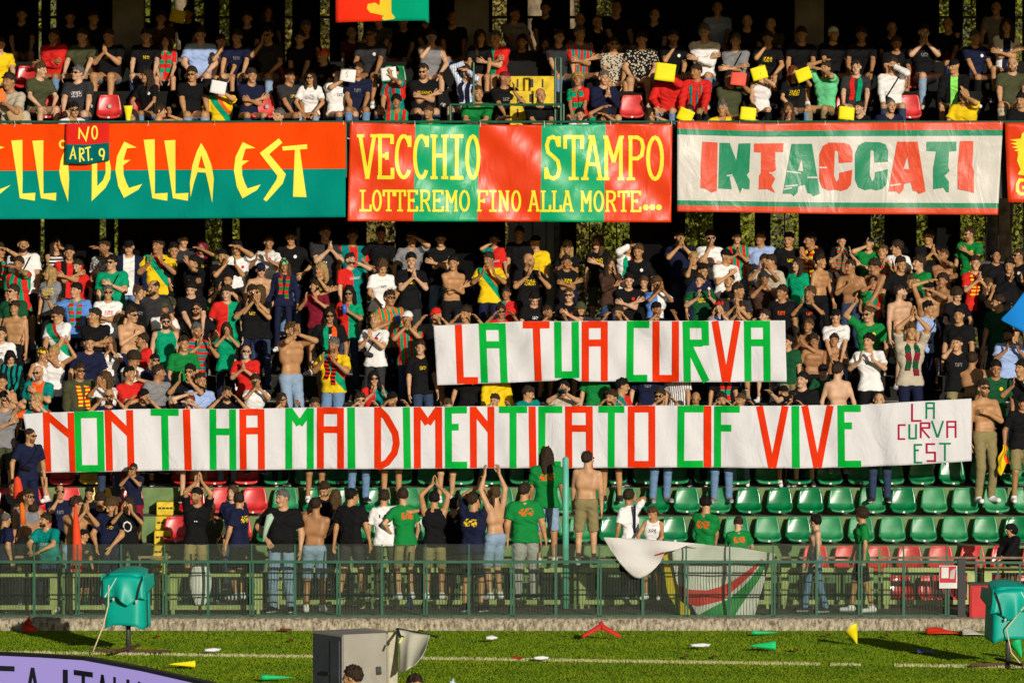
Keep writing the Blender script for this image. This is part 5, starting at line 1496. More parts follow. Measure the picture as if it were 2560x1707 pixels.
m = MB(); m.box(Wd+.001,Wd+.018,.02,.06,Hh-.62,Hh-.14); m.build('hinge', m_steel, e)
m = MB(); m.box(-.034,-.0205,.30,.50,Hh-.50,Hh-.47); m.build('handle', m_dark, e)
m = MB(); m.box(-.010,-.0006,.02,Dp-.02,.05,Hh-.03); m.box(-.020,-.0101,.06,.28,.3,Hh-.08); m.build('side_shade_panel', plain('shade_grey_panel', (.075,.08,.095), .55, .3, .2, 4), e)  # dark sheet over the left side, its colour imitating the shaded face
Ri = Matrix.Rotation(-ph,3,'Z')
def cab(px, py, y): v = at(px, py, y)-Vector((A.x, A.y, 0)); return Ri@v
fl = [cab(995,1573,-24.7), cab(1074,1587,-24.9), cab(1076,1600,-25.2), cab(1043,1654,-25.4), cab(993,1682,-25.0)]
def flap(u, v):
    t = fl[0].lerp(fl[1], u); s_ = fl[4].lerp(fl[3], u).lerp(fl[2], max(0,u-.72)*2.2)
    p = t.lerp(s_, v); p = p+Vector((.02*math.sin(9*u+2*v), -.05*math.sin(8*u)*v-.10*math.sin(math.pi*u)*v, 0)); return p
m = MB(); m.grid(flap, 20, 16); m.build('side_flap', plain('translucent_sheet', (.62,.60,.46), .5, .3, .1, 5), e, True, solid=.004)
m = MB(); m.tube([cab(992,1570,-24.6), cab(1040,1580,-24.6), cab(1094,1591,-24.8)], .012, 6); m.tube([cab(993,1572,-24.6), cab(1000,1590,-25.1), cab(1006,1592,-25.2)], .02, 6); m.build('flap_arm', m_dark, e)
m = MB(); m.tube([cab(1006,1592,-25.3), cab(999,1606,-25.3)], .016, 6); m.build('handle', pm('brass', (.7,.65,.25)), e)
tag(e, 'tall grey metal cabinet with a loose sheet flap on the grass', 'cabinet')
# -- paper and cups thrown on the grass
def ground_at(px, py): return at_z(px, py, .03)
def crumple(name, px, py, w, h, col, label, cat, kind='cone', rot=0, tilt=0, rough=.6):
    p = ground_at(px, py); s_ = 36/LENS/PXW*(p.y-CAM_Y); W_, H_ = w*s_, h*s_
    m = MB()
    if kind == 'cone':      # a paper cone lying on its side
        m.grid(lambda u, v: (W_*(v-.5), -.45*H_*v*math.cos(u*6.283)*1.2, H_*.5+.5*H_*(.08+.92*v)*math.sin(u*6.283)), 12, 6)
    elif kind == 'tent':    # a crumpled sheet in a heap
        r1 = random.Random(px); q = [[r1.uniform(.35,1.25) for _ in range(9)] for _ in range(6)]
        m.grid(lambda u, v: ((1-v)**.7*W_*.5*math.cos(u*6.283)*q[int(v*5)][int(u*8)%8], (1-v)**.7*W_*.35*math.sin(u*6.283)*q[int(v*5)][int(u*8)%8], H_*min(1,v*1.25)*q[int(v*4.9)][(int(u*8)+3)%8]*.85+.004), 8, 5)
    elif kind == 'bow':
        for sx in (-1,1): m.grid(lambda u, v: (sx*W_*.5*u, (v-.5)*.10-.05*u, H_*(1-.75*u)+.02*math.sin(6*v)-H_*.35*(abs(v-.5)*2)**2*(1-.5*u)), 10, 8)
        m.tube([(0,0,H_*.6),(0,0,H_*1.05)], .035, 8)
    elif kind == 'cup':     # a trodden paper cup: crushed flat at one end
        r1 = random.Random(px); dn = [r1.uniform(.55,1.1) for _ in range(12)]
        m.grid(lambda u, v: (W_*(v-.5)+.02*math.sin(u*12.5)*v, -.5*H_*math.cos(u*6.283)*(.55+.55*v)*dn[int(u*11.9)], H_*.45+.45*H_*math.sin(u*6.283)*(.5+.5*v)*dn[(int(u*11.9)+4) % 12]*(1-.5*v*(v > .7))), 12, 6); m.face([(W_*-.5,-.4*H_*math.cos(a)*.5,H_*.45+.3*H_*math.sin(a)*.6) for a in np.linspace(0,6.28,10,endpoint=False)])
    elif kind == 'flat': m.grid(lambda u, v: (W_*(u-.5), (v-.5)*.30+.05*math.sin(4*u), .012+H_*.5*(math.sin(3*u+2*v)**2)*(1-abs(2*v-1))), 16, 10)
    elif kind == 'star':    # a cone stuck tip down, its rim bent over
        m.grid(lambda u, v: (W_*(.25*(1-v)+(-.18)*v)+W_*.42*v**.8*math.cos(u*6.283), .10*v*math.sin(u*6.283), H_*(v*.8+.28*v*v*math.cos(u*6.283+1.0))+.004), 10, 6)
    o = m.build(name, pm('litter_'+col[0], col[1], rough), None, True, loc=None, solid=.003)
    o.location = p; o.rotation_euler = (math.radians(tilt),0,math.radians(rot)); return tag(o, label, cat, 'litter on the grass')
red_, yel_, grn_, wht_ = ('red',(.70,.035,.012)), ('yellow',(.85,.72,.01)), ('green',(.01,.52,.16)), ('white',(.75,.75,.75))
crumple('paper_cone', 72, 1578, 42, 40, red_, 'crumpled orange red paper lying by the kerb at the left', 'paper', 'tent')
crumple('paper_cone', 455, 1668, 66, 18, yel_, 'flattened yellow paper cone left of the grey cabinet', 'paper cone', 'cone', 6)
crumple('paper_cone', 692, 1700, 76, 16, grn_, 'green paper cone at the bottom of the frame', 'paper cone', 'cone', 178)
crumple('paper_cup', 530, 1632, 38, 18, wht_, 'crushed white cup right of the left teal device', 'cup', 'cup', 20, -8)
crumple('paper_cup', 1228, 1602, 26, 18, wht_, 'white cup lying on the grass right of the cabinet', 'cup', 'cup', 15)
crumple('red_cloth', 1503, 1596, 96, 38, ('darkred',(.50,.02,.012)), 'red cloth bow lying in the middle of the grass', 'cloth', 'bow')
crumple('paper_cup', 1750, 1621, 46, 20, wht_, 'slanted white cup below the white flag', 'cup', 'cup', 12, -4)
crumple('paper_sheet', 1912, 1586, 64, 11, grn_, 'flat rolled green paper near the kerb', 'paper', 'cone', 178)
crumple('paper_cone', 1906, 1625, 66, 24, grn_, 'pointed green paper cone on the grass', 'paper cone', 'cone', 2)
crumple('paper_cone', 2134, 1610, 36, 50, yel_, 'yellow paper cone stuck upright in the grass', 'paper cone', 'star', 20)
crumple('paper_cup', 1352, 1650, 34, 14, wht_, 'torn white cup lying on the touchline', 'cup', 'cup', 8)
crumple('paper_scrap', 1294, 1645, 22, 8, red_, 'small red paper scrap on the touchline', 'paper', 'flat')
crumple('blue_cloth', 2315, 1631, 46, 14, ('bluish',(.05,.10,.22)), 'small dark blue cloth in the long shadow', 'cloth', 'flat')
crumple('red_cloth', 2370, 1583, 110, 28, red_, 'red flag cloth heaped at the kerb on the right', 'cloth', 'flat')
crumple('white_cloth', 2438, 1586, 66, 30, ('offwhite',(.5,.48,.42)), 'off white cloth heaped beside the red flag cloth', 'cloth', 'flat')
crumple('paper_cone', 2546, 1644, 34, 44, grn_, 'green folded paper standing right of the device pole', 'paper', 'star', -10)
crumple('paper_scrap', 715, 1575, 30, 6, ('dredp',(.3,.03,.015)), 'dark red scrap by the kerb left of the cabinet', 'paper', 'flat')
crumple('paper_scrap', 1132, 1707, 22, 12, ('bluewhite',(.5,.6,.72)), 'pale blue scrap at the bottom edge', 'paper', 'tent')
for i, (x, y) in enumerate(((395,1592),(728,1602),(1052,1578),(1715,1642),(1788,1642),(2070,1588),(2215,1590),(1990,1625))):
    crumple('dry_leaf', x, y, 12, 6, ('leafb',(.20,.05,.012)), ['fallen leaf behind the left device','fallen leaf left of the grey cabinet','fallen leaf right of the cabinet flap','dark leaf on the touchline, middle','brown leaf on the touchline, right of the middle','brown leaf near the kerb left of the yellow cone','reddish leaf near the kerb right of the yellow cone','brown leaf left of the yellow upright cone'][i], 'leaf', 'flat')
# -- the white flag thrown over the fence
k7 = 520/2352; F7 = lambda x, y: (1480+x*k7, 1320+y*k7)
ef = empty('draped_flag', at(1640,1345,-.1)); Lf = tuple(-v for v in ef.location)
topf = [F7(*p) for p in ((130,100),(700,128),(1280,182))]; botf = [F7(*p) for p in ((130,104),(200,230),(300,372),(400,490),(470,555),(540,568),(640,520),(720,450),(780,380),(820,268),(960,240),(1080,192),(1280,184))]
Bf = Banner(-.10, topf, botf, [(9,6,.03,.4),(4,-9,.03,1.2),(3,18,.018,.5)])
o = Bf.sheet(1508.8, 1762.8, [(0,0)], [cloth_mat('white_flag_cloth', (.60,.585,.56), .85, .5, 2)], 'front_drape', 50, 16, ef); o.location = Lf
ink = Ink(Bf); ink.poly([F7(*p) for p in ((705,300),(815,262),(812,285),(710,315))], 0); o = ink.build('red_patch', [pm('flag_red', (.45,.02,.03))], ef); o.location = Lf
top2 = [F7(*p) for p in ((900,262),(1080,192),(1250,186),(1680,218),(1900,262),(2070,285))]; bot2 = [F7(*p) for p in ((900,300),(960,640),(1110,840),(1190,990),(1840,990),(1880,830),(2010,390),(2068,300))]
Bg = Banner(.22, top2, bot2, [(7,5,.035,.9),(13,-9,.02,.2),(4,11,.02,1.)])
o = Bg.sheet(1679, 1937, [(0,0)], [cached(('wfc2',), lambda: cloth_mat('white_flag_cloth_back', (.60,.585,.56), .85, .5, 2))], 'rear_drape', 50, 30, ef); o.location = Lf
ink = Ink(Bg); P7 = lambda *q: [F7(*p) for p in q]
ink.poly(P7((965,635),(1110,690),(1300,700),(1450,660),(1600,590),(1870,395),(1920,345),(1935,360),(1800,520),(1650,660),(1480,815),(1190,880),(1110,860),(1000,760)), 0)
ink.poly(P7((1225,965),(1350,895),(1560,795),(1700,670),(1830,520),(1930,390),(1965,420),(1900,560),(1760,760),(1640,940),(1620,985),(1200,985)), 1)
o = ink.build('coloured_bands', [pm('flag_red2', (.58,.03,.02)), pm('flag_green2', (.015,.24,.05))], ef); o.location = Lf
tag(ef, 'large white flag with red and green bands draped over the pitch fence', 'flag')
By = Banner(.34, [F7(*p) for p in ((800,265),(960,255),(1110,690))], [F7(*p) for p in ((800,300),(850,740),(960,900),(1000,1000),(1110,1000))], [(14,2,.02,.2)])
ey = empty('yellow_banner', at(1680,1370,.34)); o = By.sheet(1657, 1725, [(0,0)], [cloth_mat('ochre_banner', (.60,.43,.02), .8, .4, 2)], 'cloth', 16, 20, ey); o.location = tuple(-v for v in ey.location)
ink = Ink(By); ink.poly(P7((925,755),(960,770),(985,960),(950,965)), 0); o = ink.build('green_stripe', [pm('flag_green2', (.015,.24,.05))], ey); o.location = tuple(-v for v in ey.location)
tag(ey, 'crumpled yellow banner hanging beside the draped white flag', 'banner')
def pole(name, pts, r, mat, label, cat, n=10):
    m = MB(); m.tube(pts, r, n); return tag(m.build(name, mat, None, True), label, cat)
pole('flag_pole', [at(1414,1520,.45), at(1414,1146,.45)], .052, plain('turquoise_paint', (.10,.42,.30), .45, .35, .15, 5), 'turquoise pole rising beside the long haired person in green', 'pole')
pole('rolled_flag', [at(190,1476,.55), at(191,1440,.55), at(193,1370,.55), at(190,1310,.55), at(189,1259,.55)], [.05,.085,.08,.055,.012], pm('rolled_red', (.72,.06,.015), .8), 'rolled orange red flag standing at the fence on the left', 'flag')
pole('rolled_flag', [at(214,1520,.75), at(211,1440,.75), at(207,1395,.75)], [.05,.03,.02], pm('rolled_mix', (.02,.16,.07), .8), 'thin green rolled flag behind the fence beside the orange one', 'flag')
pole('rolled_flag', [at(658,1352,.5), at(666,1318,.5), at(676,1290,.5)], [.02,.045,.065], pm('rolled_white', (.35,.5,.38), .8), 'green and white rolled flag held by the grey haired man', 'flag')
pole('rolled_flag', [at(46,1245,2.4), at(45,1215,2.4), at(43,1196,2.4)], [.09,.07,.05], pm('rolled_red', (.72,.06,.015), .8), 'rolled red flag in the crowd at the far left', 'flag')
pole('orange_scarf', [at(57,1310,1.6), at(56,1275,1.6), at(54,1258,1.6)], [.05,.045,.03], pm('orange_knit', (.75,.15,.01), .9), 'orange scarf hanging in front of the grey vest', 'scarf')
pole('plastic_bottle', [at(1027,1524,.6), at(1027,1510,.6), at(1027,1497,.6), at(1027,1492,.6)], [.034,.036,.03,.013], pm('blue_plastic', (.03,.14,.55), .3, .5), 'blue plastic bottle on the walkway behind the fence', 'bottle')
# hanging white bag
m = MB(); o_ = at(501,1404,.3); s_ = .0062
m.grid(lambda u, v: (o_.x+(.035+.14*math.sin(math.pi*min(1,.12+.78*v)))*math.cos(u*6.283), .3+.10*math.sin(u*6.283)*math.sin(math.pi*min(1,.1+.8*v)), o_.z-.66*v), 18, 14)
tag(m.build('hanging_bag', cached(('wb',), lambda: M_cloth('print:white:navy:.12')), None, True), 'white cloth bag with blue marks hanging behind the fence bars', 'bag')
# right end: dark post, red cabinet, notice
p0, p1 = at(2394,1500,.0), at(2413,1500,.0); m = MB(); m.box(p0.x,p1.x,-.06,.06,.19,zr+.05,bev=.006); tag(m.build('gate_post', m_dark), 'thick black gate post at the right end of the fence', 'post')
m = MB(); a0, a1 = at(2424,1560,-.15), at(2466,1462,-.15); z0_, z1_ = a0.z, a1.z
ec = empty('red_cabinet', (a0.x,-.15,0)); m.box(0,a1.x-a0.x+.1,0,.28,z0_-.06,z1_,bev=.012); m.build('body', plain('red_cabinet_paint', (.42,.006,.006), .45, .35), ec)
m = MB(); m.box(-.02,a1.x-a0.x+.12,-.02,.30,z1_+.001,z1_+.03,bev=.006); m.build('lid', m_dark, ec); m = MB(); m.box(.03,a1.x-a0.x+.07,-.012,-.0005,z0_+.0,z1_-.04,bev=.004); m.build('door', plain('red_door_paint', (.50,.008,.008), .45, .35), ec)
tag(ec, 'red metal cabinet standing behind the right teal device', 'cabinet')
a0, a1 = at(2348,1470,-.07), at(2393,1413,-.07); es = empty('notice_board', (a0.x,-.07,a0.z)); w_, h_ = a1.x-a0.x, a1.z-a0.z
m = MB(); m.box(0,w_,0,.012,0,h_); m.build('board', pm('notice_white', (.62,.62,.58)), es)
for (x0,x1,y0,y1,c,nm) in ((.03,.94,.25,.97,('notice_red',(.45,.03,.04)),'red_field'),):
    m = MB(); m.box(w_*x0,w_*x1,-.006,-.0005,h_*y0,h_*y1); m.build(nm, pm(*c), es)
m = MB(); m.box(w_*.12,w_*.52,-.011,-.0065,h_*.45,h_*.92); m.build('white_square', pm('notice_white', (.62,.62,.58)), es)
m = MB()
for j in range(4): m.tube([(w_*(.62+.06*j),-.01,h_*.42),(w_*(.66+.07*j),-.01,h_*(.78+.03*j))], .008, 5)
m.build('hand_symbol', pm('notice_white', (.62,.62,.58)), es)
tag(es, 'red and white notice with hand symbol on the fence at the right', 'sign')
# set back fence stretch right of the gate post
m = MB()
for x in range(2440, 2680, 55): p = at(x,1500,.9); m.box(p.x-.015,p.x+.015,.885,.915,.19,at(x,1404,.9).z)
p, q = at(2415,1404,.9), at(2690,1404,.9); m.box(p.x,q.x,.88,.92,p.z-.03,p.z+.01); tag(m.build('gate', m_fence), 'dark green gate rail set back right of the black post', 'gate')
# blue flag at the right edge
Bb = Banner(row_y(5)+.1, [(2503,797),(2530,770),(2562,728),(2640,690)], [(2503,800),(2530,815),(2562,832),(2640,850)], [(9,4,.03,.1)])
eg = empty('blue_flag', at(2570,780,row_y(5)+.1)); o = Bb.sheet(2503, 2640, [(0,0)], [cloth_mat('blue_flag_cloth', (.01,.20,.60), .7, .4, 2)], 'cloth', 24, 12, eg); o.location = tuple(-v for v in eg.location)
m = MB(); m.tube([at(2640,1040,row_y(5)+.1), at(2641,680,row_y(5)+.1)], .015, 6); o = m.build('stick', m_dark, eg); o.location = tuple(-v for v in eg.location)
tag(eg, 'bright blue flag waving in from the right edge', 'flag')
